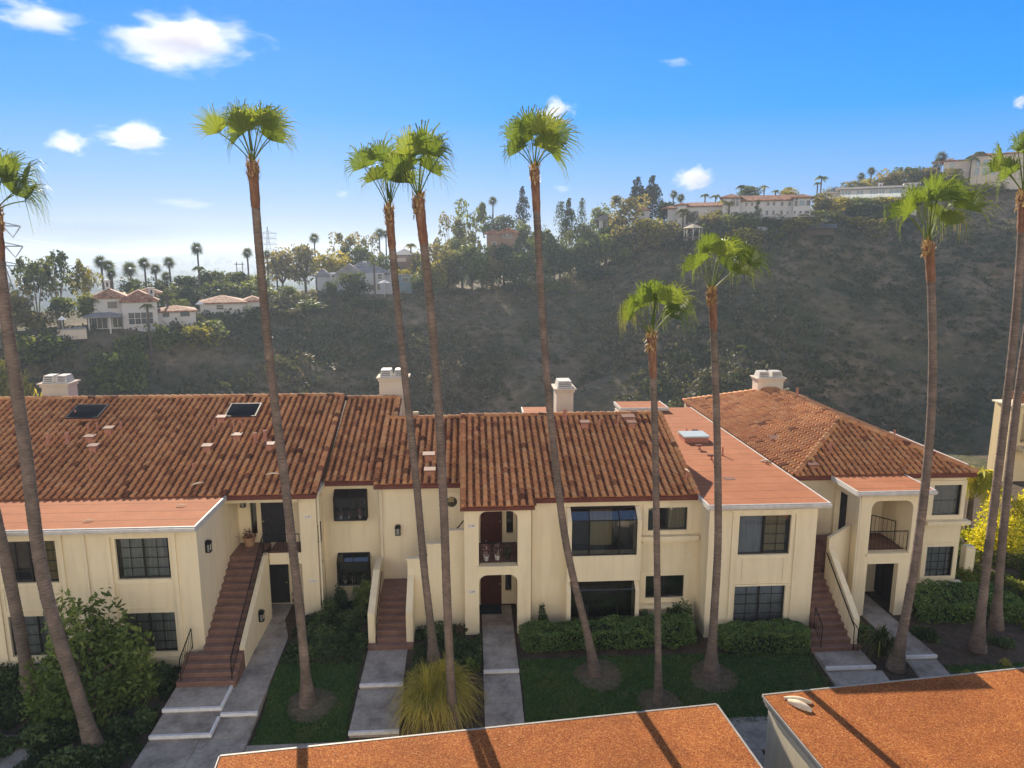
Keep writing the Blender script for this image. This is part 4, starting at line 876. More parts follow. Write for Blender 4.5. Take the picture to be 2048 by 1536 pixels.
def spear(g, base, u, Ln):
    V = []; Q = []; s = np.cross(u, [0, 1, 0]); s /= np.linalg.norm(s)
    for i, t in enumerate((0, .3, .6, .85, 1)):
        w = .05 * (1 - t) + .004
        for k in range(4): V.append(base + u * Ln * t + s * w * math.cos(k * math.pi / 2) + np.array([0, 1., 0]) * w * math.sin(k * math.pi / 2))
    for i in range(4):
        for k in range(4): Q.append((i*4 + k, i*4 + (k+1) % 4, (i+1)*4 + (k+1) % 4, (i+1)*4 + k))
    return V, Q, [.3] * len(V)
def palm(label, Y, pix, base_z, rb, rm, rt, fronds, seed, sp=None, Lscale=1.0):
    g = np.random.default_rng(seed)
    P = [onY(x, y, Y) for x, y in pix]; P[0] = (P[0][0], Y, base_z - .15)
    t = thing('fan_palm', label, 'palm tree', (P[0][0], Y, base_z), 'tall fan palms along the row')
    ln = sum(np.linalg.norm(np.subtract(P[i+1], P[i])) for i in range(len(P) - 1)); n = int(ln / .075)
    X = smooth_path(P, n); s = np.linspace(0, ln, n)
    r = rt + (rm - rt) * np.clip(1 - s / ln, 0, 1) ** .8 + (rb - rm) * np.exp(-(s / .75) ** 1.3)
    r = r * (1 + .03 * np.array([fbm(seed * 3.1, v, .9, 3) for v in s]))
    ph = g.uniform(0, 6, n); g1 = g.uniform(.3, 1.3, n)
    ring_ = lambda i, k: (.034 if i % 2 else -.026) * g1[i] + .02 * math.sin(ph[i] + k * 1.3)
    V, Q = tube_np(X, r, 14, ring_); link('trunk', np_mesh('trunk', shifted(V, t), Q, smooth=False), BARK, t)
    # orange sheath below the crown
    m = int(1.55 / .075); XS = X[-m:]; rs = rt * np.interp(np.linspace(0, 1, m), [0, .12, .75, .9, 1], [1.03, 1.13, 1.24, 1.42, .8])
    V, Q = tube_np(XS, rs, 16, lambda i, k: .05 * math.sin(k * 5.3 + i * .8) * (.4 + .6 * (i > m * .6)) + .03 * g.normal()); link('trunk_sheath', np_mesh('trunk_sheath', shifted(V, t), Q, smooth=False), SHEATH, t)
    # ragged leaf boots at its top
    V = []; Q = []; T = []
    for i in range(90):
        a = g.uniform(0, 2 * math.pi); h = -.62 * g.random() ** 1.2 + .05; c = X[-1] + np.array([math.cos(a), math.sin(a), 0]) * rt * 1.36 + np.array([0, 0, h]); o = np.array([math.cos(a), math.sin(a), 0]); sd = np.array([-math.sin(a), math.cos(a), 0])
        l = g.uniform(.10, .24); w = g.uniform(.02, .05); tip = c + o * g.uniform(.0, .10) + np.array([0, 0, l * g.choice([1, .7, -.6])])
        b = len(V); V += [c - sd * w, c + sd * w, tip + sd * w * .3, tip - sd * w * .3]; Q.append((b, b+1, b+2, b+3)); T += [g.uniform(.2, 1)] * 4
    link('leaf_boots', np_mesh('leaf_boots', shifted(V, t), Q, T), BOOT, t)
    top = X[-1] + np.array([0, 0, .0])
    for (ang, dep, Lp, Rf, face, dr) in fronds:
        ang *= .80; u = np.array([math.sin(R(ang)), dep * .9, math.cos(R(ang))]); Lq = Lp * Lscale * 1.12; dr = dr * .62; Rf = Rf * 1.22
        V, Q, T = frond_mesh(g, top + np.array([u[0], u[1], 0]) * .06, u, Lq, Rf * Lscale, face, dr)
        link('frond', np_mesh('frond', shifted(V, t), Q, T), FROND, t)
    if sp:
        V, Q, T = spear(g, top + np.array([0, 0, .3]), np.array([math.sin(R(sp[0])), .05, math.cos(R(sp[0]))]), sp[1]); link('spear_leaf', np_mesh('spear_leaf', shifted(V, t), Q, T), FROND, t)
    return t
FC, FU, FL, FR_ = (0, -1, .25), (0, -.3, 1), (-.9, -.5, .4), (.9, -.5, .4)     # which way a blade faces
FB = (0, .8, .5)
# angle from vertical, depth, petiole, blade radius, facing, droop
P1f = [(-20, .2, .9, 1.15, FC, .6), (25, -.1, .8, 1.2, FC, .75), (55, .3, .9, 1.15, FU, .8), (70, -.2, .7, 1.1, FC, .9), (-60, .1, .9, 1.2, FC, .8), (5, .5, 1.0, 1.1, FB, .5), (85, .2, .7, 1.0, FU, 1.0)]
palm('leaning palm at far left, its trunk crossing the low red roof', 21.5, [(190, 1500), (170, 1430), (125, 1300), (85, 1180), (68, 1040), (52, 900), (36, 800), (20, 690), (4, 590), (-6, 500), (-12, 420)], -.62, 0.36, 0.205, 0.15, P1f, 51)
palm('short visible palm trunk at the left edge, rising behind the big leafy shrub', 24.3, [(62, 1385), (45, 1290), (25, 1180), (2, 1080), (-25, 960), (-60, 800), (-95, 640), (-125, 500)], -.3, 0.34, 0.2, 0.14, [(-60, .1, .9, 1, FC, .7), (-20, .3, 1, 1, FC, .6), (40, .2, .9, 1, FC, .7)], 52)
P3f = [(-56, -.25, 1.05, 1.0, (.35, -1, .3), .35), (-24, .15, .95, 1.05, (.9, -.6, .2), .45), (-40, .5, .9, .9, FB, .75), (3, -.3, .85, 1.0, FC, .55), (9, .4, 1.15, 1.0, FB, .5), (27, .1, 1.0, .95, FC, .8), (48, -.15, .95, 1.1, (-.5, -1, .4), .5), (40, .5, .8, 1.0, FB, .95), (-12, -.4, .8, .9, FC, .9)]
palm('tallest palm, in a mulch ring between the two left paths', 23.3, [(615, 1400), (608, 1300), (597, 1200), (588, 1120), (575, 1000), (555, 850), (538, 720), (520, 520), (511, 420), (505, 322)], -.36, 0.34, 0.16, 0.125, P3f, 53, (-6, 1.5))
P4f = [(-36, -.2, 1.35, 1.05, (.3, -1, .4), .7), (-8, -.1, 1.35, 1.05, (.2, -1, .2), .5), (-28, .4, 1.0, .9, FB, .9), (6, .3, 1.2, .95, FB, .8), (15, -.2, .9, 1.0, FC, .95), (28, .3, .95, 1.0, FB, .9), (24, -.4, .8, .95, FC, 1.0)]
palm('palm behind the clump of yellow grass, the left trunk of the close pair', 25.3, [(868, 1315), (863, 1255), (855, 1195), (846, 1130), (838, 1010), (822, 860), (808, 740), (793, 590), (784, 500), (778, 415)], -.1, 0.28, 0.145, 0.12, P4f, 54, (-4, .8))
P5f = [(-14, -.2, 1.05, 1.05, (.6, -1, .2), .6), (18, -.2, 1.1, 1.15, (-.4, -1, .3), .75), (34, .1, 1.15, 1.1, (-.8, -.7, .3), .95), (-30, .3, .9, 1.0, FB, 1.0), (4, .4, 1.2, 1.0, FB, .6), (30, .5, .8, 1.0, FB, 1.0), (-42, -.1, .75, .9, FC, 1.0)]
palm('palm rising out of the yellow grass clump, the right trunk of the close pair', 22.0, [(908, 1455), (902, 1380), (896, 1250), (891, 1120), (886, 960), (878, 830), (872, 740), (860, 590), (845, 470), (837, 392)], -.6, 0.28, 0.145, 0.125, P5f, 55)
P6f = [(-42, -.2, .95, .95, (.4, -1, .4), .55), (-8, .0, 1.0, 1.0, FC, .45), (-25, .4, .8, .9, FB, .8), (20, -.3, .95, 1.1, (-.3, -1, .3), .45), (42, .1, 1.0, 1.05, (-.6, -.9, .4), .7), (55, .4, .7, .95, FB, .9), (8, .4, 1.05, .9, FB, .5), (-52, .3, .65, .85, FC, 1.0), (34, -.45, .6, .9, FC, .9)]
palm('palm with a bent trunk crossing the upper bay window, mulch ring at its foot', 24.2, [(1190, 1345), (1184, 1300), (1170, 1235), (1150, 1180), (1133, 1110), (1120, 1010), (1108, 900), (1095, 780), (1085, 640), (1076, 480), (1069, 335)], -.22, 0.3, 0.14, 0.118, P6f, 56)
P7f = [(-52, -.2, .85, .85, (.3, -1, .6), .7), (-20, -.1, .95, .95, (.5, -.8, .7), .8), (4, .1, 1.0, 1.0, (.2, -.6, .8), .8), (30, -.2, 1.0, 1.0, (-.4, -1, .5), .65), (52, .0, 1.0, .95, (-.3, -.6, .9), .9), (-35, .4, .85, .85, FB, 1.0), (20, .45, 1.0, .9, FB, .9), (64, .3, .8, .85, FU, 1.0), (-66, .2, .7, .8, FU, 1.0)]
palm('shortest palm, straight thin trunk in front of the wide hedge', 22.7, [(1318, 1400), (1316, 1320), (1315, 1200), (1313, 1050), (1311, 900), (1308, 780), (1303, 668)], -.4, 0.22, 0.118, 0.112, P7f, 57, (8, 1.45))
P8f = [(-34, -.2, .9, .95, (.4, -1, .6), .8), (-12, .1, 1.2, .95, (.3, -.6, .8), .9), (12, -.2, 1.0, 1.0, FC, .8), (34, .1, 1.2, .95, (-.2, -.5, .9), .7), (62, -.1, 1.3, .95, (-.2, -.6, .9), .7), (-42, .4, .8, .85, FB, 1.0), (46, .45, .9, .9, FB, .9), (18, .5, 1.2, .85, FU, .8), (74, .25, 1.0, .8, FU, .9)]
palm('palm in front of the wing with gridded windows, wind-blown crown against the dark slope', 23.9, [(1422, 1345), (1424, 1290), (1430, 1200), (1437, 1090), (1436, 960), (1433, 820), (1429, 690), (1424, 578)], -.22, 0.4, 0.15, 0.112, P8f, 58)
P9f = [(-58, -.2, 1.15, 1.15, (.3, -.9, .7), .8), (-28, -.3, 1.1, 1.05, (.6, -.8, .6), .9), (-6, -.1, 1.2, 1.15, FC, .45), (14, .2, 1.4, 1.1, FB, .4), (30, .1, 1.4, 1.1, (-.4, -.6, .7), .6), (56, -.1, 1.4, 1.15, (-.3, -.5, .9), .7), (40, .5, 1.0, 1.0, FB, 1.0), (-38, .5, 1.1, 1.0, FB, .8), (66, .3, .9, 1.0, FU, 1.0), (-14, .5, 1.3, 1.0, FU, .7)]
palm('palm leaning beside the porch tower with broad ragged crown below the hilltop house', 23.95, [(1790, 1335), (1804, 1270), (1822, 1180), (1840, 1060), (1852, 960), (1862, 860), (1866, 760), (1866, 660), (1863, 570), (1858, 482)], -.2, 0.36, 0.165, 0.13, P9f, 59)
P10f = [(-50, .1, 1.2, 1.1, (.4, -.8, .6), .8), (-24, -.1, 1.3, 1.15, (.5, -.9, .4), .6), (-4, .1, 1.2, 1.1, FC, .5), (25, .1, 1.2, 1.1, FC, .6), (55, .1, 1.2, 1.1, FC, .7), (-35, .5, .9, 1.0, FB, .9), (-62, -.2, .8, 1.0, FC, 1.0)]
palm('palm near the right edge whose crown touches the frame, left of the rightmost pair', 24.7, [(1955, 1295), (1964, 1210), (1982, 1060), (1998, 930), (2014, 800), (2028, 680), (2038, 560), (2044, 470), (2047, 385)], 0, 0.34, 0.16, 0.13, P10f, 60, (-4, 1.0))
palm('palm trunk at the right edge without visible crown, right of the rightmost pair', 26.3, [(1992, 1250), (1999, 1150), (2010, 1020), (2024, 880), (2042, 740), (2064, 600), (2085, 450), (2100, 330)], 0, 0.32, 0.16, 0.13, [(0, .1, 1, 1, FC, .5), (40, .1, 1, 1, FC, .5), (-40, .1, 1, 1, FC, .5)], 61)
for (x, y, r, lab) in ((-5.75, 23.25, .95, 'left between the paths'), (4.75, 24.15, .95, 'around the bent palm'), (6.7, 22.7, .85, 'around the shortest palm'), (9.05, 23.85, .95, 'around the palm before the gridded windows')):
    g = np.random.default_rng(int(x * 10 + 500)); V = []; Q = []; N = 28
    for k, (q, h) in enumerate(((0, .07), (.45, .075), (.8, .06), (1.0, .02))):
        for i in range(N):
            t = 2 * math.pi * i / N; rr = r * q * (1 + .05 * math.sin(3 * t + x) + g.normal(0, .02)); V.append((x + rr * math.cos(t), y + rr * math.sin(t) * .92, yard(x + rr * math.cos(t), y + rr * math.sin(t) * .92) + h))
    for k in range(3):
        for i in range(N): Q.append((k*N + i, k*N + (i+1) % N, (k+1)*N + (i+1) % N, (k+1)*N + i))
    tag(link('mulch', np_mesh('mulch', V, Q), MULCH), 'tan mulch ring on the lawn, ' + lab, 'mulch', kind='stuff')

# ------------------------------------------------------------------ shrubs, hedges and border plants
def leafquads(P, s, g, asp=.5, up=0.0):
    n = len(P); a = g.normal(0, 1, (n, 3)); a[:, 2] += up; a /= np.linalg.norm(a, axis=1, keepdims=True)
    b = np.cross(a, g.normal(0, 1, (n, 3))); b /= np.linalg.norm(b, axis=1, keepdims=True); s = np.broadcast_to(s, (n,))[:, None]
    V = np.stack([P - a * s, P + b * s * asp - a * s * .1, P + a * s, P - b * s * asp - a * s * .1], 1).reshape(-1, 3)
    return V, np.arange(4 * n).reshape(-1, 4)
HEDGE = leafmat('hedge_leaves', [(0, (.06, .11, .036)), (.5, (.15, .245, .07)), (1, (.31, .40, .13))], .35)
DARKLEAF = leafmat('dark_shrub_leaves', [(0, (.026, .05, .022)), (.5, (.07, .118, .042)), (1, (.16, .21, .075))], .35)
OLIVELEAF = leafmat('olive_shrub_leaves', [(0, (.055, .092, .024)), (.5, (.15, .215, .05)), (1, (.33, .37, .11))], .4)
SUNLEAF = leafmat('yellow_green_leaves', [(0, (.20, .23, .015)), (.5, (.42, .42, .025)), (1, (.70, .56, .04))], .55)
TWIG = M('twig_bark', [(.05, .035, .025), (.10, .075, .055)], 4, .9)
def hedge(name, label, cat, x0, x1, y0, y1, z0, z1, n, s, mat, seed, group=None, rnd=.35):
    g = np.random.default_rng(seed); c = np.array([(x0+x1)/2, (y0+y1)/2, (z0+z1)/2]); h = np.array([(x1-x0)/2, (y1-y0)/2, (z1-z0)/2])
    q = g.uniform(-1, 1, (n, 3)); ax = g.choice(3, n, p=[.12, .4, .48]); sg = np.where(ax == 2, 1, g.choice([-1, -1, 1], n)); q[np.arange(n), ax] = sg * g.uniform(.72, 1.0, n)
    ln = (np.abs(q) ** 9).sum(1) ** (1 / 9); q = q / np.maximum(1, ln)[:, None]
    P = c + q * h; P += np.array([[fbm(p[0], p[1] + p[2], 1.3, 3) for _ in range(3)] for p in P]) * np.array([.10, .10, .13]); 
    t = g.uniform(.1, .8, n) + .25 * np.array([fbm(p[0], p[1] + p[2] * .7, 1.6, 3) for p in P])
    V, Q = leafquads(P, s * g.uniform(.6, 1.3, n), g, .55)
    me = np_mesh(name, V, Q, np.repeat(t, 4)); b = MB(); k = .86
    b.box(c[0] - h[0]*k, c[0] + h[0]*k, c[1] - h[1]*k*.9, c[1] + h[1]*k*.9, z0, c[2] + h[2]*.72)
    r = thing(name, label, cat, (c[0], c[1], z0), group); me2 = np_mesh('foliage', shifted(V, r), Q, np.repeat(t, 4)); link('foliage', me2, mat, r)
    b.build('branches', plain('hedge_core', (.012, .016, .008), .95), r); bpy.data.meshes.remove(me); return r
hedge('hedge', 'long clipped hedge under the bay windows, right of the arched doorway path', 'hedge', 1.9, 8.95, 25.3, 26.5, 0, .78, 15000, .055, HEDGE, 71, 'clipped hedges along the facade')
hedge('hedge', 'clipped hedge under the gridded windows, left of the winding stair', 'hedge', 9.75, 13.3, 24.75, 25.75, -.05, .82, 8000, .055, HEDGE, 72, 'clipped hedges along the facade')
hedge('hedge', 'clipped hedge under the right windows beside the porch tower', 'hedge', 18.9, 23.6, 26.6, 29.0, -.2, .75, 12000, .055, HEDGE, 73, 'clipped hedges along the facade')
def bush(name, label, cat, x, y, z, w, h, n, s, mat, seed, group=None, stems=5, d=None, airy=.35, up=.2, low=.06):
    g = np.random.default_rng(seed); d = d or w; r = thing(name, label, cat, (x, y, z), group)
    k = max(5, int(n / 260)); C = g.normal(0, 1, (k, 3)); C /= np.linalg.norm(C, axis=1, keepdims=True); C *= g.uniform(.25, .72, (k, 1)); C[:, 2] = np.abs(C[:, 2]) * 1.0 
    ci = g.integers(0, k, n); q = g.normal(0, 1, (n, 3)); q /= np.linalg.norm(q, axis=1, keepdims=True); q *= g.uniform(.55, 1.0, (n, 1)) * airy
    P = C[ci] + q; ln = np.linalg.norm(P * np.array([1, 1, .95]), axis=1); P /= np.maximum(1, ln)[:, None]
    P = np.array([x, y, z]) + P * np.array([w / 2, d / 2, h]); P[:, 2] = np.maximum(P[:, 2], z + low * h)
    t = g.uniform(0, .55, n) + g.uniform(0, .5, k)[ci]
    V, Q = leafquads(P, s * g.uniform(.6, 1.35, n), g, .45, up); link('foliage', np_mesh('foliage', shifted(V, r), Q, np.repeat(t, 4)), mat, r)
    mb = MB()
    for i in range(stems):
        c = C[i % k]; a = np.array([x + g.normal(0, .05 * w), y + g.normal(0, .05 * w), z - .05]); e = np.array([x, y, z]) + c * np.array([w / 2, d / 2, h]); m = (a + e) / 2 + np.array([0, 0, .12 * h]) + g.normal(0, .04 * w, 3)
        mb.tube([a, m, e], [.014 * h + .008, .009 * h + .005, .004], 5)
    mb.build('branches', TWIG, r); return r
cx, _, cz = onY(200, 1140, 23.6)
bush('shrub', 'big round leafy shrub covering the lower windows of the left wing', 'shrub', -13.3, 23.4, -.45, 6.4, 5.7, 9000, .12, OLIVELEAF, 81, None, 44, 3.6, .24, .1, .0)
for i, (x, y, w, h) in enumerate(((-17.5, 22.6, 3.2, 1.2), (-15.4, 21.3, 2.6, .8), (-12.6, 21.0, 2.6, .75), (-11.6, 22.4, 1.9, .8), (-17.6, 24.6, 2.4, 1.3), (-14.3, 22.0, 2.8, .9), (-12.2, 19.6, 2.4, .7), (-19.3, 23.4, 2.6, 1.3), (-11.7, 24.6, 1.6, .9))):
    bush('ground_shrub', ('low dark shrub below the left wing, ' + ['at the left edge by the palm', 'next to the pale paving corner', 'beside the lower left path', 'against the stepped left path', 'behind the left edge palm', 'between the two leaning palms', 'at the bottom of the frame', 'farthest left of all', 'beside the foot of the left stair'][i]), 'shrub', x, y, yard(x, y), w, h, 1500, .085, DARKLEAF, 90 + i, 'low shrubs of the left bed', 4, w * .8, .4)
for i, (x, y, w, h, m, lab) in enumerate(((-6.2, 28.6, 1.7, .95, DARKLEAF, 'under the garden windows beside the porch column'), (-5.0, 28.0, 1.8, .9, DARKLEAF, 'in the recess below the garden windows'), (-6.0, 27.0, 2.2, .8, DARKLEAF, 'in the shady bed beside the curved path'), (-4.9, 26.3, 1.6, .7, DARKLEAF, 'left of the front stair walls'), (-6.6, 25.9, 1.5, .6, DARKLEAF, 'at the lawn edge by the curved path'),
        (-4.75, 29.3, 1.1, 1.7, OLIVELEAF, 'tall one between lower garden window and stair'), (-5.7, 29.4, .9, 1.5, DARKLEAF, 'upright one under the lower garden window'), (-1.6, 26.6, 1.9, .7, DARKLEAF, 'behind the pair of palm trunks'), (-.5, 25.6, 1.4, .75, DARKLEAF, 'left of the arched doorway path'), (.05, 24.6, .8, .6, OLIVELEAF, 'bright small one by the arched doorway path'),
        (8.75, 26.9, 1.5, 1.6, DARKLEAF, 'rounded tall one in the corner beside the wing'), (7.2, 27.05, .8, 1.15, DARKLEAF, 'slim one under the lower small window'), (2.95, 27.0, .75, 1.55, DARKLEAF, 'narrow upright one right of the tower'), (15.75, 25.7, 1.5, 1.0, HEDGE, 'rounded one right of the winding stair'), (18.6, 25.6, 1.4, .7, DARKLEAF, 'beside the right path'), (21.6, 25.2, 1.6, .5, DARKLEAF, 'low one behind the right palm pair'))):
    bush('shrub', 'dark leafy shrub, ' + lab, 'shrub', x, y, yard(x, y), w, h, int(900 + 500 * w * h), .06, m, 110 + i, 'shrubs against the facade', 5, w * .9, .42)
BANK = leafmat('bank_leaves', [(0, (.06, .09, .018)), (.5, (.16, .20, .035)), (1, (.31, .31, .07))], .4)
def groundcover(name, label, x0, x1, y0, y1, n, s_, mat, seed, h=.3, hole=lambda x, y: False):
    g = np.random.default_rng(seed); P = np.stack([g.uniform(x0, x1, n), g.uniform(y0, y1, n), np.zeros(n)], 1); keep = []
    for i, p in enumerate(P):
        f = fbm(p[0], p[1], .8, 4)
        if hole(p[0], p[1]) or f < -.38: continue
        P[i, 2] = yard(p[0], p[1]) + max(.03, h * (.6 + f)) * g.random() ** .6; keep.append(i)
    P = P[keep]; V, Q = leafquads(P, s_ * g.uniform(.6, 1.3, len(P)), g, .55, .2); t = np.array([.35 + .5 * fbm(p[0], p[1], .6, 3) for p in P]) + g.uniform(-.25, .3, len(P))
    return tag(link(name, np_mesh(name, V, Q, np.repeat(t, 4)), mat), label, 'ground cover', kind='stuff')
groundcover('ground_cover', 'dark leafy ground cover filling the bed below the left wing', -20, -10.85, 17.8, 25.2, 26000, .075, DARKLEAF, 300, .45, lambda x, y: x < -14.3 + max(0, (y - 21.6)) * .5 - max(0, y - 22.4) * 30 and y < 22.4 and x > -19 and x < -13.3 - (y - 18) * .33)
groundcover('ground_cover', 'dark leafy ground cover in the bed between curved path and front stair', -7.35, -4.2, 25.2, 30.0, 11000, .06, DARKLEAF, 301, .5)
groundcover('ground_cover', 'dark leafy ground cover between front stair and arched doorway path', -2.3, .35, 24.6, 27.4, 5000, .06, DARKLEAF, 302, .35)
groundcover('ground_cover', 'leafy ground cover spreading over the right bank', 23.0, 36, 24.8, 36, 30000, .075, BANK, 303, .45)
bush('young_tree', 'thin young tree with sparse reddish leaves left of the arched doorway', 'small tree', -.42, 26.3, -.05, .95, 1.9, 520, .06, leafmat('reddish_leaves', [(0, (.04, .035, .02)), (.6, (.09, .07, .035)), (1, (.17, .10, .06))], .3), 140, None, 9, .9, .28, .2, .32)
STRAP = leafmat('yellow_grass_blades', [(0, (.12, .15, .035)), (.35, (.33, .32, .06)), (.75, (.58, .48, .08)), (1, (.66, .52, .17))], .35)
def grass_clump(name, label, x, y, z, rad, h, n, w, mat, seed, dropf=1.0, cat='grass clump', wild=.15):
    g = np.random.default_rng(seed); V = []; Q = []; T = []; C = [(g.normal(0, .22 * wild * rad * 2), g.normal(0, .22 * wild * rad * 2), g.uniform(.75, 1.15), g.uniform(-.12, .15)) for _ in range(9)]
    for i in range(n):
        cx_, cy_, hs_, tc_ = C[i % 9] if wild > .3 else (0, 0, 1, 0)
        a = g.uniform(0, 2 * math.pi); e = g.random() ** (.7 if wild < .3 else .85); ln = h * hs_ * g.uniform(.7, 1.25); out = rad * (.12 + .85 * e) * g.uniform(.6, 1.15); o = np.array([math.cos(a), math.sin(a), 0]); sd = np.array([-o[1], o[0], 0])
        b0 = np.array([x + cx_, y + cy_, z]) + o * rad * .16 * e; ww = w * g.uniform(.6, 1.3); tt = g.uniform(.05, .6) + .3 * (e > .7) + tc_ + .25 * (g.random() < .08); b = len(V); bend = g.normal(0, wild * .9); dp = dropf * g.uniform(.75, 1.2)
        for k, t in enumerate((0, .22, .45, .65, .83, 1)):
            p = b0 + o * out * (t ** 1.2) + sd * bend * out * t * t + np.array([0, 0, ln * (t * (1.75 - .75 * t) - dp * e * 1.3 * t ** 3)]); p[2] = max(p[2], z + .01 - .25 * (wild > .3))
            wt = ww * (1 - t) ** .6 + .0015; V += [p - sd * wt, p + sd * wt]; T += [tt + .2 * t] * 2
        for k in range(5): Q.append((b + 2*k, b + 2*k + 1, b + 2*k + 3, b + 2*k + 2))
    r = tag(link(name, np_mesh(name, np.array(V) - np.array([x, y, z]), Q, T), mat), label, cat); r.location = (x, y, z); return r
grass_clump('fountain_grass', 'large drooping yellow grass clump around the foot of the palm pair', -1.3, 23.0, -.38, 1.55, 1.35, 3000, .0095, STRAP, 150, 1.2, 'grass clump', .55)
LILY = leafmat('strap_leaves', [(0, (.02, .04, .012)), (.5, (.06, .085, .022)), (1, (.2, .19, .06))], .3)
grass_clump('strap_leaf_plant', 'spiky strap-leaved plant between winding stair and leaning palm', 15.95, 24.55, -.15, 1.0, 1.25, 190, .028, LILY, 151, .8, 'plant')
for (x, y, lab) in ((18.7, 23.4, 'nearest'), (20.6, 23.9, 'farther')): grass_clump('grass_tuft', 'small pale grass tuft on the right lawn, the %s of two' % lab, x, y, yard(x, y), .3, .3, 120, .008, STRAP, 152, .7)
grass_clump('strap_leaf_plant', 'dark green strappy plant in the gap between the garages', 7.9, 17.6, -.65, .55, .9, 160, .025, LILY, 153, .7, 'plant')
# sunlit planting at the right edge
def feather_palm(label, x, y, z, h, cw, n, seed, mat, group, fl=26, trunk_r=.16):
    g = np.random.default_rng(seed); r = thing('feather_palm', label, 'palm tree', (x, y, z), group); V = []; Q = []; T = []
    top = np.array([x, y, z + h])
    for i in range(n):
        a = 2 * math.pi * i / n + g.uniform(-.3, .3); el = R(g.uniform(10, 75)); o = np.array([math.cos(a), math.sin(a), 0]); Lf = cw * .62 * g.uniform(.85, 1.15); sd = np.array([-o[1], o[0], 0]); tb = g.uniform(.2, .7)
        pts = []
        for t in np.linspace(0, 1, 9): pts.append(top + o * Lf * t * math.cos(el) * (1 - .12 * t) + np.array([0, 0, Lf * (math.sin(el) * t - .85 * t * t)]))
        for k in range(8):
            b = len(V); V += [pts[k] - sd * .02, pts[k] + sd * .02, pts[k+1] + sd * .015, pts[k+1] - sd * .015]; Q.append((b, b+1, b+2, b+3)); T += [tb + .2] * 4
        for k in range(fl):
            t = .12 + .88 * k / fl; p = np.array(pts[min(7, int(t * 8))]) * (1 - (t * 8) % 1) + np.array(pts[min(8, int(t * 8) + 1)]) * ((t * 8) % 1); d = np.array(pts[min(8, int(t*8)+1)]) - np.array(pts[min(7, int(t*8))]); d /= np.linalg.norm(d) + 1e-6
            for s in (-1, 1):
                ll = Lf * .26 * math.sin(math.pi * (.12 + .82 * t)) * g.uniform(.8, 1.2); e = sd * s * .75 + d * .55 + np.array([0, 0, -.45 * g.uniform(.4, 1.6)]); e /= np.linalg.norm(e); q = p + e * ll; m = (p + q) / 2; b = len(V); w = d * ll * .075
                V += [p, m - w, q + np.array([0, 0, -.1 * ll]), m + w]; Q.append((b, b+1, b+2, b+3)); T += [tb + g.uniform(-.15, .3)] * 4
    link('crown', np_mesh('crown', shifted(V, r), Q, T), mat, r)
    mb = MB(); mb.tube([(x, y, z - .4), (x, y, z + h * .5), (x, y, z + h)], [trunk_r * 1.3, trunk_r, trunk_r * .8], 8); mb.build('trunk', BARK, r); return r
for i, (x, y, w, h, lab) in enumerate(((27.0, 33.4, 4.4, 4.3, 'nearest the porch building'), (31.0, 35.6, 4.2, 4.0, 'between the two right palm trunks'), (34.0, 36.4, 4.6, 4.2, 'at the right edge'))):
    t_ = bush('weeping_tree', 'bright yellow-green weeping tree in the sun, ' + lab, 'tree', x, y, yard(x, y) - .2, w, h, 5200, .10, SUNLEAF, 160 + i, 'sunlit weeping trees at the right', 9, w, .30, -.9, .28)
feather_palm('arching sunlit feather palm rising behind the weeping trees', 28.8, 37.4, yard(28.8, 37.4) - .2, 3.2, 4.4, 40, 164, SUNLEAF, None)
for i, (x, y, w, h, lab) in enumerate(((24.3, 30.8, 1.7, .7, 'at the corner of the porch building'), (26.4, 29.6, 1.9, .8, 'behind the right palm pair'), (28.6, 31.6, 2.2, .8, 'below the feather palms'), (27.2, 27.2, 2.0, .7, 'low on the right bank'), (29.3, 28.9, 2.0, .8, 'at the right edge of the bank'), (31.3, 32.6, 2.2, .9, 'farthest right'), (25.2, 27.6, 1.6, .6, 'nearest the right palms'))):
    bush('shrub', 'sunlit yellow-green shrub on the bank, ' + lab, 'shrub', x, y, yard(x, y), w, h, 900, .07, BANK, 170 + i, 'shrubs on the sunlit bank', 4, w * .9, .42)
q = onY(1933, 1090, 31.0); mb = MB(); x = 24.1
mb.box(x, x + .5, 31.2, 31.6, -.4, 1.2); mb.box(x + .02, x + .48, 31.22, 31.58, 1.203, 1.3); o = mb.build('garden_pillar', STUCCO, bevel=.06); tag(o, 'short cream stucco pillar in the planting right of the porch building', 'pillar')

# ------------------------------------------------------------------ small loose things
TERRA = plain('pale_terracotta', (.42, .25, .14), .8)
def pot(label, x, y, z, r, h, mat, plant=None, seed=1, ph=.3):
    t = thing('flower_pot', label, 'flower pot', (x, y, z), 'pots on the porches'); mb = MB()
    mb.lathe([(r * .68, 0), (r * .95, h * .82), (r * 1.06, h * .82), (r * 1.06, h), (r * .9, h), (r * .85, h * .88)], (x, y, z), 14); mb.build('pot', mat, t)
    if plant:
        g = np.random.default_rng(seed); P = np.array([x, y, z + h]) + g.normal(0, 1, (90, 3)) * np.array([r * .6, r * .6, ph * .35]) + np.array([0, 0, ph * .5]); P[:, 2] = np.maximum(P[:, 2], z + h * .9)
        V, Q = leafquads(P, .045, g, .5, .6); link('foliage', np_mesh('foliage', shifted(V, t), Q, np.repeat(g.uniform(0, 1, 90), 4)), plant, t)
        mb = MB(); mb.tube([(x, y, z + h * .8), (x + .02, y, z + h + ph)], .008, 4); mb.build('stem', TWIG, t)
    return t
REDLEAF = leafmat('dark_red_leaves', [(0, (.04, .02, .015)), (1, (.13, .06, .04))], .3); PINK = leafmat('pink_flowers', [(0, (.05, .08, .03)), (.5, (.35, .15, .18)), (1, (.75, .55, .55))], .3)
POTWHITE = plain('glazed_white', (.6, .58, .52), .4)
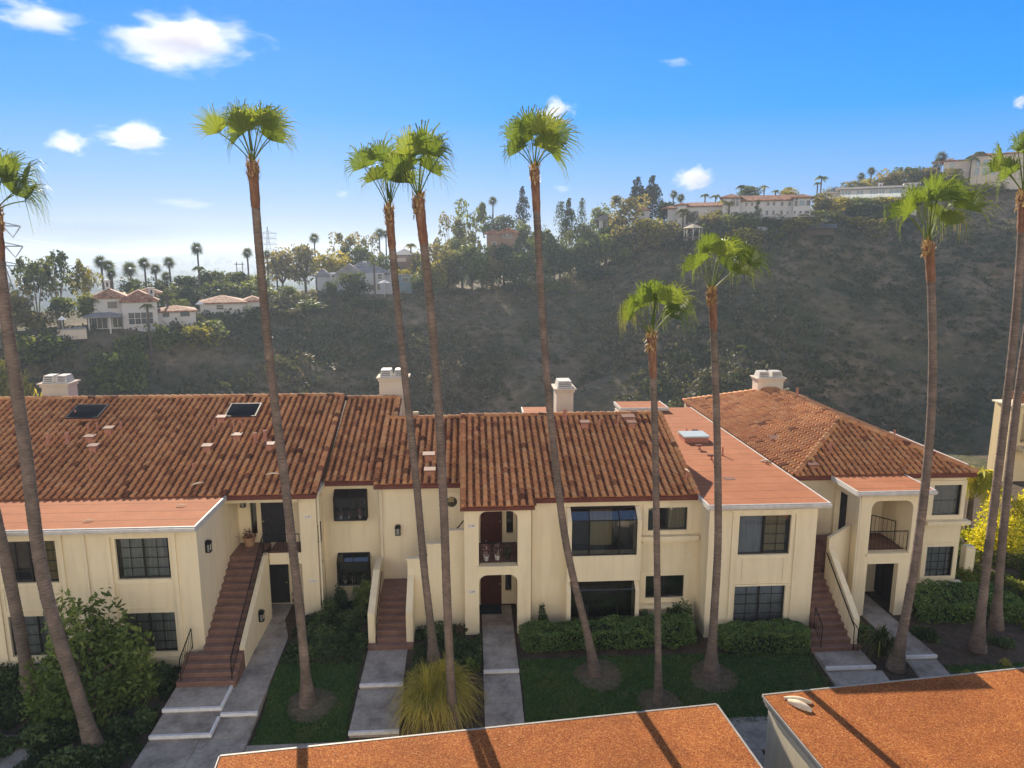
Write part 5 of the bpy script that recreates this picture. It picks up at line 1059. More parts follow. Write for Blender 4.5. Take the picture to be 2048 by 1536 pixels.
pot('wide terracotta pot with a dark plant at the head of the left stair', -9.6, 29.75, 2.875, .27, .42, TERRA, REDLEAF, 1, .3)
pot('small glazed pot on the arched balcony, left one by the railing', .62, 27.55, 2.885, .12, .24, POTWHITE, PINK, 2, .45); pot('small glazed pot on the arched balcony, middle one with flowers', 1.08, 27.6, 2.885, .11, .22, POTWHITE, PINK, 3, .42); pot('dark pot on the arched balcony, at its right end', 1.5, 27.7, 2.885, .14, .2, plain('dark_glaze', (.06, .055, .05), .4), DARKLEAF, 4, .35)
for i, (x, z, w) in enumerate(((-5.68, 3.915, 'upper garden window, left'), (-5.3, 3.915, 'upper garden window, middle'), (-4.85, 3.915, 'upper garden window, right'), (-5.6, .895, 'lower garden window, left'), (-5.25, .895, 'lower garden window, middle'), (-4.8, .895, 'lower garden window, right'))):
    pot('tiny flowering pot in the ' + w, x, 29.98, z, .07, .14, POTWHITE, PINK, 20 + i, .3)
pot('small dark pot beside the lower dark door of the left building', -7.75, 29.8, 0, .16, .3, plain('dark_glaze', (.06, .055, .05), .4), REDLEAF, 9, .35)
HUSK = M('dry_palm_husk', [(.55, .42, .27), (.74, .62, .44)], 6, .8, sc=(1, 1, 1))
def husk(label, x, y, z, ln, w, ang, curl=.5):
    """dry leaf base: a long curled half shell"""
    V = []; Q = []; n, m = 9, 7; ca, sa = math.cos(R(ang)), math.sin(R(ang))
    for lay in (0, 1):
        for i in range(n):
            t = i / (n - 1); ww = w * (math.sin(math.pi * (.10 + .80 * t)) ** .8) * (1 - lay * .08); h0 = .02 + .03 * math.sin(t * 3)
            for k in range(m):
                a = (k / (m - 1) - .5) * 2 * curl * math.pi; lx = (t - .5) * ln; ly = ww * math.sin(a); lz = h0 + ww * (.9 * math.cos(a)) - lay * .012; V.append((lx * ca - ly * sa, lx * sa + ly * ca, max(.005, lz)))
    for lay in (0, 1):
        for i in range(n - 1):
            for k in range(m - 1): b = lay * n * m + i * m + k; Q.append((b, b + 1, b + m + 1, b + m))
    o = tag(link('palm_husk', np_mesh('palm_husk', V, Q, smooth=True), HUSK), label, 'palm husk', 'dry palm husks fallen on the roofs'); o.location = (x, y, z); return o
a = onZ(1592, 1405, 2.2); husk('cream palm husk on the right garage roof, upper one of the pair', a[0] + .08, a[1] + .06, 2.203, .78, .10, -22, .55); husk('cream palm husk on the right garage roof, lower one of the pair', a[0] + .02, a[1] - .20, 2.203, .72, .13, -48, .6)
for (x, y, an, lab) in ((177, 1043, 25, 'nearest its gutter'), (362, 1013, 8, 'near its right corner'), (218, 986, 15, 'along the tile edge')): p = onZ(x, y, 5.66); husk('thin pale palm strip on the low red roof, ' + lab, p[0], p[1], 5.663, .36, .03, an, .4)
for (x, y, an, lab) in ((395, 975, 40, 'above the porch header'), (545, 955, 10, 'left of the tall palm')): p = onPlane(x, y, (0, EY, EZ), (0, -SL, 1)); husk('pale palm strip on the wide tiled roof, ' + lab, p[0], p[1], p[2] + .12, .55, .05, an, .4)
p = onPlane(1373, 948, (0, CY, CZ), (0, -SL, 1)); husk('white palm strip on the tiled roof beside the red flat roof', p[0], p[1], p[2] + .13, .5, .04, 100, .4)
p = onZ(1531, 924, 5.66); husk('grey palm strip on the broad red flat roof', p[0], p[1], 5.663, .5, .07, -20, .5)

def litter(label, pts, seed):
    g = np.random.default_rng(seed); P = np.array(pts); V, Q = leafquads(P, g.uniform(.02, .06, len(P)), g, .35); V = V.reshape(-1, 4, 3); V[:, :, 2] = P[:, None, 2] + np.abs(V[:, :, 2] - P[:, None, 2]) * .35
    return tag(link('leaf_litter', np_mesh('leaf_litter', V.reshape(-1, 3), Q, np.repeat(g.uniform(0, 1, len(P)), 4)), BOOT), label, 'leaf litter', kind='stuff')
def garage_pts(c, w0, w1, n, seed):
    g = np.random.default_rng(seed); out = []
    for i in range(n):
        a = g.uniform(w0, w1); b = -.25 - 6.5 * g.random() ** 1.5; ca, sa = math.cos(R(5.6)), math.sin(R(5.6)); out.append((c[0] + a * ca - b * sa, c[1] + a * sa + b * ca, 2.21))
    return out
litter('dry leaf scraps strewn over the left garage roof', garage_pts((7.21, 18.61), -13.5, -.3, 90, 1), 2)
litter('dry leaf scraps strewn over the right garage roof', garage_pts((8.75, 18.96), .3, 12, 80, 3), 4)
g = np.random.default_rng(5)
litter('dry leaf scraps on the broad red flat roof', [(g.uniform(9.5, 14), 26.2 + 15 * g.random() ** 1.6, 5.668) for i in range(70)], 6)
litter('dry leaf scraps on the low red roof', [(g.uniform(-18.5, -10.2), g.uniform(25.1, 28), 5.668) for i in range(60)], 7)
g = np.random.default_rng(8); litter('fallen leaf scraps on the lawns and paths', [(x, y, yard(x, y) + .08) for x, y in zip(g.uniform(-10, 14, 260), 21.5 + 4 * g.random(260))], 9)
# ------------------------------------------------------------------ vegetation across the canyon
FOL = {
 'dark': leafmat('grove_dark', [(0, (.025, .042, .018)), (.5, (.070, .092, .030)), (1, (.15, .17, .045))], .42),
 'mid': leafmat('grove_mid', [(0, (.04, .06, .02)), (.5, (.11, .145, .036)), (1, (.23, .25, .055))], .5),
 'yellow': leafmat('grove_yellow', [(0, (.09, .10, .02)), (.5, (.24, .23, .035)), (1, (.44, .35, .05))], .5),
 'olive': leafmat('grove_olive', [(0, (.06, .065, .03)), (.5, (.15, .145, .06)), (1, (.27, .22, .09))], .5),
 'pine': leafmat('grove_pine', [(0, (.010, .018, .010)), (.5, (.026, .036, .020)), (1, (.055, .06, .032))], .15),
}
SCRUB = leafmat('chaparral_leaves', [(0, (.055, .07, .036)), (.3, (.085, .10, .048)), (.55, (.12, .115, .06)), (.8, (.165, .135, .09)), (1, (.23, .20, .14))], .3)
def crown_variant(kind, seed):
    """crown filling about a unit box: x,y in -.5...5, z in 0..1"""
    g = np.random.default_rng(seed); V = []; T = []
    if kind == 'broad':
        k = 13; C = g.normal(0, 1, (k, 3)); C /= np.linalg.norm(C, axis=1, keepdims=True); C *= g.uniform(.12, .34, (k, 1)); C[:, 2] = .58 + C[:, 2] * .95; rad = g.uniform(.13, .23, k); n = 1500; s = .034
    elif kind == 'euc':
        k = 15; C = np.stack([g.uniform(-.36, .36, k), g.uniform(-.36, .36, k), g.uniform(.40, .9, k)], 1); C[:, :2] *= (1.15 - .55 * np.abs(C[:, 2:3] - .6) * 2); rad = g.uniform(.07, .16, k); n = 1300; s = .028
    elif kind == 'conifer':
        k = 34; h = np.sort(g.uniform(.10, .97, k)); a = g.uniform(0, 6.28, k); q = (1 - h) * .36 + .02; C = np.stack([np.cos(a) * q * .8, np.sin(a) * q * .8, h], 1); rad = .045 + .10 * (1 - h); n = 1400; s = .026
    elif kind == 'cypress':
        k = 22; h = np.linspace(.05, .95, k); q = .20 * np.sin(np.pi * (.12 + .86 * h)) ** .8; a = g.uniform(0, 6.28, k); C = np.stack([np.cos(a) * q, np.sin(a) * q, h], 1); rad = q + .06; n = 1100; s = .03
    else:
        k = 11; C = np.stack([g.uniform(-.34, .34, k), g.uniform(-.34, .34, k), g.uniform(.2, .62, k)], 1); rad = g.uniform(.14, .26, k); n = 900; s = .045
    ci = g.integers(0, k, n); q = g.normal(0, 1, (n, 3)); q /= np.linalg.norm(q, axis=1, keepdims=True); q *= g.uniform(.55, 1.08, (n, 1)); P = C[ci] + q * rad[ci][:, None]
    P[:, 2] = np.clip(P[:, 2], .02, 1.0)
    V, Q = leafquads(P, s * g.uniform(.6, 1.4, n), g, .6)
    t = g.uniform(.05, .5, k)[ci] + g.uniform(0, .45, n)
    return np_mesh('crown', V, Q, np.repeat(t, 4))
CROWN = {k: [crown_variant(k, 200 + 10 * i + j) for j in range(3)] for i, k in enumerate(('broad', 'euc', 'conifer', 'cypress', 'bush'))}
FARBARK = plain('far_tree_bark', (.09, .07, .055), .9)
PALEBARK = plain('pale_tree_bark', (.24, .2, .16), .9)
def trunk_variant(kind):
    mb = MB(); g = np.random.default_rng(5)
    if kind == 'euc':
        for i in range(6): a = i * 1.05; mb.tube([(.015 * math.cos(a), .015 * math.sin(a), -.05), (.07 * math.cos(a), .07 * math.sin(a), .35), (.22 * math.cos(a), .22 * math.sin(a), .8)], [.017, .012, .005], 5)
    elif kind in ('conifer', 'cypress'): mb.tube([(0, 0, -.05), (0, 0, .5), (0, 0, .93)], [.022, .015, .004], 6)
    else:
        mb.tube([(0, 0, -.05), (.01, 0, .3)], [.03, .024], 6)
        for i in range(5): a = i * 1.26; mb.tube([(.01, 0, .28), (.16 * math.cos(a), .16 * math.sin(a), .5), (.3 * math.cos(a), .3 * math.sin(a), .72)], [.018, .012, .004], 5)
    me = bpy.data.meshes.new('trunk'); me.from_pydata(mb.v, [], mb.f); return me
TRUNK = {k: trunk_variant(k) for k in CROWN}
_tc = {}
def withmat(me, mat):
    key = (me.name, mat.name)
    if key not in _tc:
        m2 = me.copy(); m2.materials.clear(); m2.materials.append(mat); _tc[key] = m2
    return _tc[key]
TG = np.random.default_rng(99)
def tree(kind, col, px, ytop, ybase, wpx, d, label, group, name='tree', drop=None):
    """px .. wpx are measured in the photograph at distance d; the foot goes down to the terrain"""
    p = onR(px, ybase, d); sc = FPX / (d * math.cos(PITCH)); h = (ybase - ytop) / FPX * d * 1.02; w = wpx / FPX * d
    zt = terrain(p[0], p[1]); z = zt if drop is None else p[2] - drop
    top = p[2] + h; h2 = max(top - z, h * .6); z = top - h2; h = {'bush': h2 * 1.02, 'broad': min(max(h * .95, h2 * .93), h * 1.35), 'euc': min(max(h * .95, h2 * .86), h * 1.3)}.get(kind, h)
    r = thing(name, label, 'tree' if kind != 'bush' else 'bush', (p[0], p[1], z), group)
    rot = TG.uniform(0, 6.28); wf = {'broad': 1.0, 'euc': 1.1, 'conifer': 1.25, 'cypress': 1.9, 'bush': 1.0}[kind]
    c = bpy.data.objects.new('crown' if kind != 'bush' else 'foliage', withmat(CROWN[kind][int(TG.integers(3))], FOL[col])); COL.objects.link(c); c.parent = r; c.scale = (w * wf, w * wf, h); c.location = (0, 0, h2 - h); c.rotation_euler = (0, 0, rot)
    if kind == 'bush': return r
    t = bpy.data.objects.new('trunk', withmat(TRUNK[kind], PALEBARK if kind == 'euc' else FARBARK)); COL.objects.link(t); t.parent = r; t.scale = (w * wf * .9, w * wf * .9, h2 * .93); t.rotation_euler = (0, 0, rot)
    return r
G1 = 'trees along the far canyon rim'
KD = {'broad': 'broad-crowned', 'euc': 'tall airy', 'conifer': 'conical', 'cypress': 'slender cypress-like', 'bush': 'rounded'}; CD = {'dark': 'dark green', 'mid': 'green', 'yellow': 'yellow-green', 'olive': 'brownish olive', 'pine': 'blackish green'}
def T_(kind, col, px, ytop, ybase, w, d, where, **k):
    return tree(kind, col, px, ytop, ybase, w, d, '%s %s %s %s' % (CD[col], KD[kind], 'bush' if kind == 'bush' else 'tree', where), 'bushes along the canyon rim' if kind == 'bush' else G1, 'bush' if kind == 'bush' else 'tree', **k)
for a in (
 ('euc', 'dark', 118, 515, 640, 92, 150, 'tallest left of the far villa'), ('euc', 'dark', 78, 540, 650, 66, 146, 'by the steel pylon'), ('euc', 'yellow', 176, 528, 640, 46, 152, 'just left of the far palms'),
 ('broad', 'olive', 36, 585, 690, 80, 140, 'under the steel pylon'), ('broad', 'mid', 128, 598, 662, 66, 138, 'above the pool terrace'), ('broad', 'mid', 178, 592, 655, 56, 140, 'against the villa left wall'), ('bush', 'olive', 60, 620, 680, 80, 136, 'left of the pool terrace'), ('broad', 'dark', -20, 570, 690, 90, 142, 'cut by the left edge'),
 ('broad', 'dark', 268, 556, 605, 66, 170, 'behind the villa chimney'), ('broad', 'dark', 322, 558, 605, 66, 172, 'behind the villa roof'), ('broad', 'dark', 372, 550, 612, 76, 172, 'in the dark row right of the villa'), ('broad', 'dark', 424, 540, 612, 84, 172, 'highest of the dark row behind the low white house'), ('broad', 'dark', 478, 542, 610, 74, 172, 'behind the low white house'), ('broad', 'mid', 520, 548, 605, 60, 170, 'right of the low white house'),
 ('broad', 'mid', 362, 598, 640, 44, 150, 'round one between villa and low house'), ('broad', 'olive', 566, 498, 585, 96, 185, 'left of the grey gabled house'), ('broad', 'olive', 612, 486, 580, 92, 190, 'behind the grey gabled house'), ('broad', 'yellow', 664, 503, 575, 92, 180, 'golden one above the grey gabled house'),
 ('broad', 'dark', 718, 488, 575, 84, 192, 'between grey house and the pale flat roof'), ('euc', 'olive', 692, 470, 545, 70, 200, 'on the skyline left of the palm pair'), ('euc', 'olive', 738, 470, 540, 62, 205, 'on the skyline behind the palm pair'), ('broad', 'dark', 768, 505, 585, 74, 182, 'right of the grey gabled house'),
 ('broad', 'mid', 578, 570, 612, 56, 160, 'small one left of the grey gabled house'), ('broad', 'dark', 708, 540, 590, 74, 160, 'in front of the grey gabled house'), ('broad', 'dark', 662, 558, 592, 36, 160, 'small one at the grey house corner'),
 ('broad', 'yellow', 848, 508, 580, 46, 178, 'sunlit behind the palm pair'), ('broad', 'yellow', 812, 535, 580, 60, 176, 'beside the blue shed'), ('broad', 'olive', 880, 480, 570, 80, 186, 'sunlit at the left end of the high grove'), ('euc', 'olive', 905, 430, 540, 74, 200, 'on the skyline left of the high grove'), ('euc', 'mid', 940, 408, 520, 76, 200, 'highest of the high grove'), ('broad', 'dark', 925, 468, 585, 100, 184, 'in the middle of the high grove'), ('broad', 'olive', 885, 520, 600, 84, 178, 'low in the high grove'),
 ('broad', 'dark', 1000, 426, 475, 92, 205, 'flat-topped above the brown house'), ('conifer', 'pine', 1046, 380, 470, 48, 208, 'on the skyline behind the bent palm'), ('euc', 'olive', 965, 490, 590, 62, 182, 'below the brown house'), ('broad', 'dark', 1008, 480, 590, 90, 184, 'dark one below the brown house'), ('euc', 'mid', 1052, 468, 585, 60, 186, 'left of the bent palm trunk'), ('broad', 'mid', 1046, 440, 500, 60, 198, 'right of the brown house'),
 ('broad', 'mid', 1108, 482, 570, 62, 188, 'right of the bent palm trunk'), ('cypress', 'dark', 1122, 410, 490, 20, 204, 'slim one at the left of the trio'), ('conifer', 'dark', 1138, 404, 500, 52, 202, 'tallest of the dark trio'), ('cypress', 'dark', 1163, 404, 490, 14, 206, 'thin spire right of the trio'), ('broad', 'dark', 1170, 440, 520, 64, 198, 'below the thin spire'), ('broad', 'mid', 1200, 408, 460, 66, 212, 'on the skyline above the small white gable'), ('broad', 'mid', 1092, 450, 520, 44, 196, 'small one by the bent palm'),
 ('cypress', 'dark', 1140, 468, 560, 34, 190, 'conical one on the slope'), ('broad', 'dark', 1180, 452, 560, 62, 190, 'on the slope below the dark trio'), ('euc', 'olive', 1252, 398, 500, 96, 198, 'large brownish one left of the mansion'), ('conifer', 'pine', 1272, 362, 440, 64, 216, 'left one of the skyline pair'), ('conifer', 'pine', 1304, 360, 440, 66, 216, 'right one of the skyline pair'), ('broad', 'pine', 1290, 372, 430, 70, 217, 'joining the skyline pair'),
 ('broad', 'yellow', 868, 520, 592, 78, 172, 'lower left edge of the high grove'), ('broad', 'olive', 896, 492, 588, 92, 176, 'filling the left part of the high grove'), ('broad', 'mid', 944, 480, 592, 96, 176, 'filling the high grove'), ('broad', 'olive', 984, 512, 590, 84, 177, 'low below the brown house, left'), ('broad', 'dark', 1028, 500, 590, 92, 179, 'low below the brown house, right'), ('broad', 'mid', 1072, 496, 588, 90, 181, 'dense one behind the bent palm trunk'), ('broad', 'dark', 1120, 488, 584, 92, 183, 'dense one right of the bent palm trunk'), ('broad', 'dark', 1166, 474, 572, 92, 186, 'dense one under the dark trio'),
 ('broad', 'mid', 1212, 462, 556, 92, 188, 'dense one below the small white gable'), ('broad', 'olive', 1258, 446, 536, 96, 190, 'dense one under the brownish tree'), ('broad', 'yellow', 1300, 434, 505, 90, 192, 'dense sunlit one left of the gazebo'), ('broad', 'mid', 1076, 452, 540, 76, 192, 'upper one beside the bent palm'), ('broad', 'olive', 1230, 425, 500, 84, 198, 'upper one left of the brownish tree'), ('broad', 'mid', 1100, 462, 560, 84, 188, 'middle one beside the bent palm'), ('broad', 'dark', 846, 545, 596, 70, 168, 'low by the blue shed'), ('broad', 'olive', 838, 498, 580, 66, 180, 'high by the pale flat roof'),
 ('broad', 'mid', 1466, 428, 468, 64, 190, 'before the mansion porch'), ('broad', 'olive', 1418, 424, 470, 74, 192, 'before the mansion wing, left'), ('broad', 'mid', 1500, 434, 468, 66, 189, 'before the mansion long wall, left'), ('broad', 'yellow', 1582, 436, 474, 70, 189, 'under the mansion right tower'), ('broad', 'olive', 1612, 428, 470, 66, 194, 'beside the mansion right tower'), ('broad', 'yellow', 1680, 396, 440, 66, 218, 'before the modern house, left'), ('broad', 'mid', 1722, 398, 440, 70, 218, 'before the modern house, middle'), ('broad', 'yellow', 1766, 397, 438, 74, 220, 'before the modern house, right'), ('broad', 'olive', 1380, 420, 458, 60, 200, 'behind the gazebo, right'),
 ('broad', 'mid', 1330, 400, 450, 60, 208, 'below the skyline pair'), ('broad', 'mid', 1210, 448, 505, 52, 194, 'below the small white gable'), ('broad', 'yellow', 1440, 418, 462, 50, 196, 'in the mansion garden left of its porch'), ('broad', 'dark', 1480, 425, 470, 60, 192, 'before the mansion left wing'), ('conifer', 'dark', 1514, 405, 445, 26, 190, 'small one against the mansion wall'),
 ('broad', 'dark', 1540, 432, 470, 64, 190, 'below the mansion wall'), ('broad', 'dark', 1500, 372, 395, 60, 222, 'behind the mansion roof'), ('broad', 'yellow', 1575, 378, 400, 56, 222, 'sunlit behind the mansion roof end'), ('broad', 'olive', 1640, 388, 450, 66, 212, 'on the slope right of the mansion'),
 ('broad', 'olive', 1780, 346, 402, 66, 250, 'behind the modern white house'), ('broad', 'yellow', 1742, 356, 392, 54, 250, 'sunlit above the modern white house'), ('broad', 'olive', 1705, 362, 392, 60, 250, 'left above the modern white house'), ('broad', 'dark', 1815, 340, 400, 76, 256, 'right of the modern white house'), ('broad', 'olive', 1846, 342, 400, 70, 256, 'behind the ragged palm crown'), ('broad', 'olive', 1895, 345, 392, 80, 254, 'below the hilltop house'), ('conifer', 'dark', 1868, 328, 366, 26, 264, 'beside the skyline fan palm'), ('broad', 'mid', 1664, 378, 420, 50, 236, 'at the modern house left corner')):
    T_(*a)
for i, a in enumerate((
 ('dark', 300, 562, 606, 96, 160, 'left part of the mass behind the villa'), ('dark', 352, 556, 608, 104, 161, 'middle of the mass behind the villa'), ('dark', 412, 550, 612, 104, 162, 'right part of the mass left of the bungalow'), ('dark', 462, 548, 610, 100, 163, 'mass directly behind the bungalow'), ('mid', 512, 552, 610, 90, 163, 'mass by the tallest near trunk'), ('yellow', 1296, 428, 474, 90, 192, 'sunlit left of the gazebo'), ('olive', 1345, 430, 474, 80, 192, 'behind the gazebo'), ('mid', 1240, 452, 500, 80, 190, 'below the brownish tree'), ('olive', 1320, 452, 486, 70, 189, 'below the gazebo'), ('mid', 1420, 440, 480, 70, 190, 'right of the gazebo'), ('yellow', 1490, 452, 482, 90, 187, 'golden one below the mansion'), ('mid', 1546, 438, 476, 54, 188, 'under the mansion deck'),
 ('yellow', 1690, 402, 440, 84, 216, 'under the left end of the modern house'), ('mid', 1730, 405, 448, 80, 216, 'under the modern house'), ('olive', 1770, 404, 440, 86, 220, 'under the right end of the modern house'), ('yellow', 1712, 430, 462, 76, 208, 'golden one lower on the bright shoulder'), ('mid', 1650, 418, 458, 60, 206, 'beside the solar shed'), ('olive', 1760, 432, 470, 80, 206, 'at the end of the bright shoulder'), ('yellow', 1820, 402, 430, 70, 232, 'behind the ragged crown'), ('olive', 1950, 368, 400, 90, 246, 'below the retaining wall'),
 ('mid', 330, 636, 680, 70, 134, 'under the villa wing'), ('yellow', 380, 640, 680, 90, 134, 'golden one below the villa wing'), ('mid', 270, 655, 690, 70, 131, 'under the villa window'), ('mid', 430, 632, 668, 80, 138, 'below the low white house'), ('mid', 228, 680, 722, 90, 124, 'on the slope below the villa'), ('mid', 100, 660, 705, 90, 128, 'left under the pool terrace'), ('mid', 55, 662, 712, 80, 127, 'next to the left palm trunk'), ('yellow', 20, 700, 760, 70, 118, 'low at the left edge'), ('yellow', 90, 745, 800, 80, 108, 'behind the left chimney'), ('mid', 262, 678, 712, 60, 124, 'right of the slope clump'),
 ('olive', 575, 600, 640, 66, 152, 'left below the grey house'), ('mid', 620, 590, 622, 90, 156, 'before the grey house'), ('mid', 740, 588, 618, 90, 158, 'under the white parasol'), ('mid', 850, 560, 605, 70, 168, 'below the blue shed'), ('olive', 900, 570, 612, 80, 172, 'below the high grove'), ('mid', 1100, 545, 590, 80, 178, 'below the bent palm'), ('dark', 1190, 520, 570, 90, 182, 'below the slope tree'), ('mid', 505, 605, 640, 50, 148, 'right of the low white house'), ('mid', 20, 770, 800, 60, 104, 'low by the left palm'))):
    T_('bush', *a)
# chaparral covering the canyon side: nobody could count it
def scrub():
    g = np.random.default_rng(31); Vs = []; Ts = []; k = 0
    while k < 10500:
        az = g.uniform(AZL + 2, 40); a = min(max(az, AZL), AZR); rr = float(np.interp(a, _az, _rr)); r = g.uniform(80, rr + 4)
        x, y = r * math.sin(R(az)), r * math.cos(R(az)); dn = fbm(x, y, .045, 4) + .5 * fbm(x, y, .15, 3)
        if dn < g.uniform(-.55, .15): continue
        z = terrain(x, y); w = g.uniform(.45, 1.5) * (1.35 if dn > .3 else 1); h = w * g.uniform(.6, 1.1); m = 26
        q = g.normal(0, 1, (m, 3)); q /= np.linalg.norm(q, axis=1, keepdims=True); q[:, 2] = np.abs(q[:, 2]); P = np.array([x, y, z - .1]) + q * np.array([w, w, h]) * g.uniform(.6, 1, (m, 1))
        V, Q = leafquads(P, .26 * g.uniform(.6, 1.5, m) * (.6 + .4 * w), g, .6); Vs.append(V)
        species = fbm(x, y, .02, 3) + .3 * g.normal(); Ts.append(np.repeat(np.clip(.42 + .62 * species + g.normal(0, .06, m), 0, 1), 4)); k += 1
    V = np.concatenate(Vs); return link('chaparral', np_mesh('chaparral', V, np.arange(len(V)).reshape(-1, 4), np.concatenate(Ts)), SCRUB)
tag(scrub(), 'dark chaparral covering the shaded canyon slope', 'chaparral', kind='stuff')
def far_groves():
    g = np.random.default_rng(32); Vs = []; Ts = []; k = 0
    while k < 2600:
        az = g.uniform(AZL - 4, 12); r = 300 * (12 ** g.random()); x, y = r * math.sin(R(az)), r * math.cos(R(az))
        if fbm(x, y, .004, 4) + .4 * fbm(x, y, .02, 3) < g.uniform(-.15, .5): continue
        z = terrain(x, y); w = g.uniform(3, 7) * (1 + r / 2500); h = w * g.uniform(.8, 1.4); m = 14
        q = g.normal(0, 1, (m, 3)); q /= np.linalg.norm(q, axis=1, keepdims=True); q[:, 2] = np.abs(q[:, 2]); P = np.array([x, y, z]) + q * np.array([w, w, h])
        V, Q = leafquads(P, w * .5 * g.uniform(.6, 1.4, m), g, .7); Vs.append(V); Ts.append(np.full(len(V), g.uniform(0, .7))); k += 1
    V = np.concatenate(Vs); return link('woods', np_mesh('woods', V, np.arange(len(V)).reshape(-1, 4), np.concatenate(Ts)), FOL['dark'])
tag(far_groves(), 'distant groves scattered over the hazy valley floor', 'woods', kind='stuff')
mb = MB()
for (x0, x1, ya, yb) in ((-60, 190, 517.5, 522), (-40, 120, 524, 526.5), (150, 190, 527, 530)):
    zz = -40.0; mb.quad(onZ(x0, yb, zz), onZ(x1, yb, zz), onZ(x1, ya, zz), onZ(x0, ya, zz))
m_, nt_, bs_ = newmat('lagoon_water'); bs_.inputs['Base Color'].default_value = (.35, .4, .42, 1); bs_.inputs['Roughness'].default_value = .12
tag(mb.build('lagoon_water', m_), kind='structure')

# ------------------------------------------------------------------ palms across the canyon
def fan_crown(seed):
    g = np.random.default_rng(seed); V = []; Q = []; T = []
    for i in range(30):
        a = g.uniform(0, 6.28); el = R(g.uniform(-70, 80)); u = np.array([math.cos(a) * math.cos(el), math.sin(a) * math.cos(el), math.sin(el)]); hub = u * .10; e1 = np.cross(u, g.normal(0, 1, 3)); e1 /= np.linalg.norm(e1); t = g.uniform(0, .5) + (.35 if el > .4 else 0)
        for k in range(9):
            th = R(-85 + 170 * (k + .5) / 9); d = u * math.cos(th) + e1 * math.sin(th); w = np.cross(d, np.cross(u, e1)); b = len(V); ll = g.uniform(.8, 1.15); p = hub + d * .18 * ll; q = hub + (d * .44 + u * .05) * ll + np.array([0, 0, -.07])
            V += [hub, p - w * .017, q, p + w * .017]; Q.append((b, b+1, b+2, b+3)); T += [t + g.uniform(0, .2)] * 4
    return np_mesh('crown', V, Q, T)
def feather_crown(seed):
    g = np.random.default_rng(seed); V = []; Q = []; T = []
    for i in range(17):
        a = 2 * math.pi * i / 17 + g.uniform(-.2, .2); el = R(g.uniform(15, 70)); o = np.array([math.cos(a), math.sin(a), 0]); sd = np.array([-o[1], o[0], 0]); t0 = g.uniform(.1, .6)
        f = lambda t: o * .5 * t * math.cos(el) + np.array([0, 0, .5 * (math.sin(el) * t - .85 * t * t)])
        for k in range(13):
            t = .1 + .9 * k / 13; p = f(t); d = f(min(1, t + .05)) - p; d /= np.linalg.norm(d) + 1e-6
            for s in (-1, 1):
                e = sd * s * .8 + d * .4 + np.array([0, 0, -.6]); e /= np.linalg.norm(e); ll = .15 * math.sin(math.pi * (.15 + .8 * t)); b = len(V); V += [p, p + e * ll * .5 - d * .018, p + e * ll, p + e * ll * .5 + d * .018]; Q.append((b, b+1, b+2, b+3)); T += [t0 + g.uniform(0, .3)] * 4
    return np_mesh('crown', V, Q, T)
FANC = [fan_crown(1), fan_crown(2)]; FEAC = [feather_crown(3), feather_crown(4)]
mbt = MB(); mbt.tube([(0, 0, -.05), (.01, 0, .5), (0, 0, 1)], [.6, .5, .45], 7); PT = bpy.data.meshes.new('trunk'); PT.from_pydata(mbt.v, [], mbt.f); PT.materials.append(FARBARK)
def farpalm(kind, px, ytop, ybase, wpx, d, where, col='dark'):
    p = onR(px, ybase, d); w = wpx / FPX * d; h = (ybase - ytop) / FPX * d * 1.02; zt = terrain(p[0], p[1]); z = min(zt, p[2] + h - w); hh = p[2] + h - z; hub = hh - w * (.42 if kind == 'fan' else .30)
    r = thing('fan_palm' if kind == 'fan' else 'feather_palm', ('%s %s palm ' % ('dark' if col == 'dark' else 'yellow-green', kind)) + where, 'palm tree', (p[0], p[1], z), 'palms across the canyon'); rot = TG.uniform(0, 6.28)
    c = bpy.data.objects.new('crown', withmat((FANC if kind == 'fan' else FEAC)[int(TG.integers(2))], FOL[col])); COL.objects.link(c); c.parent = r; c.location = (0, 0, hub); c.scale = (w, w, w); c.rotation_euler = (0, 0, rot)
    t = bpy.data.objects.new('trunk', PT); COL.objects.link(t); t.parent = r; t.scale = (.4, .4, hub)
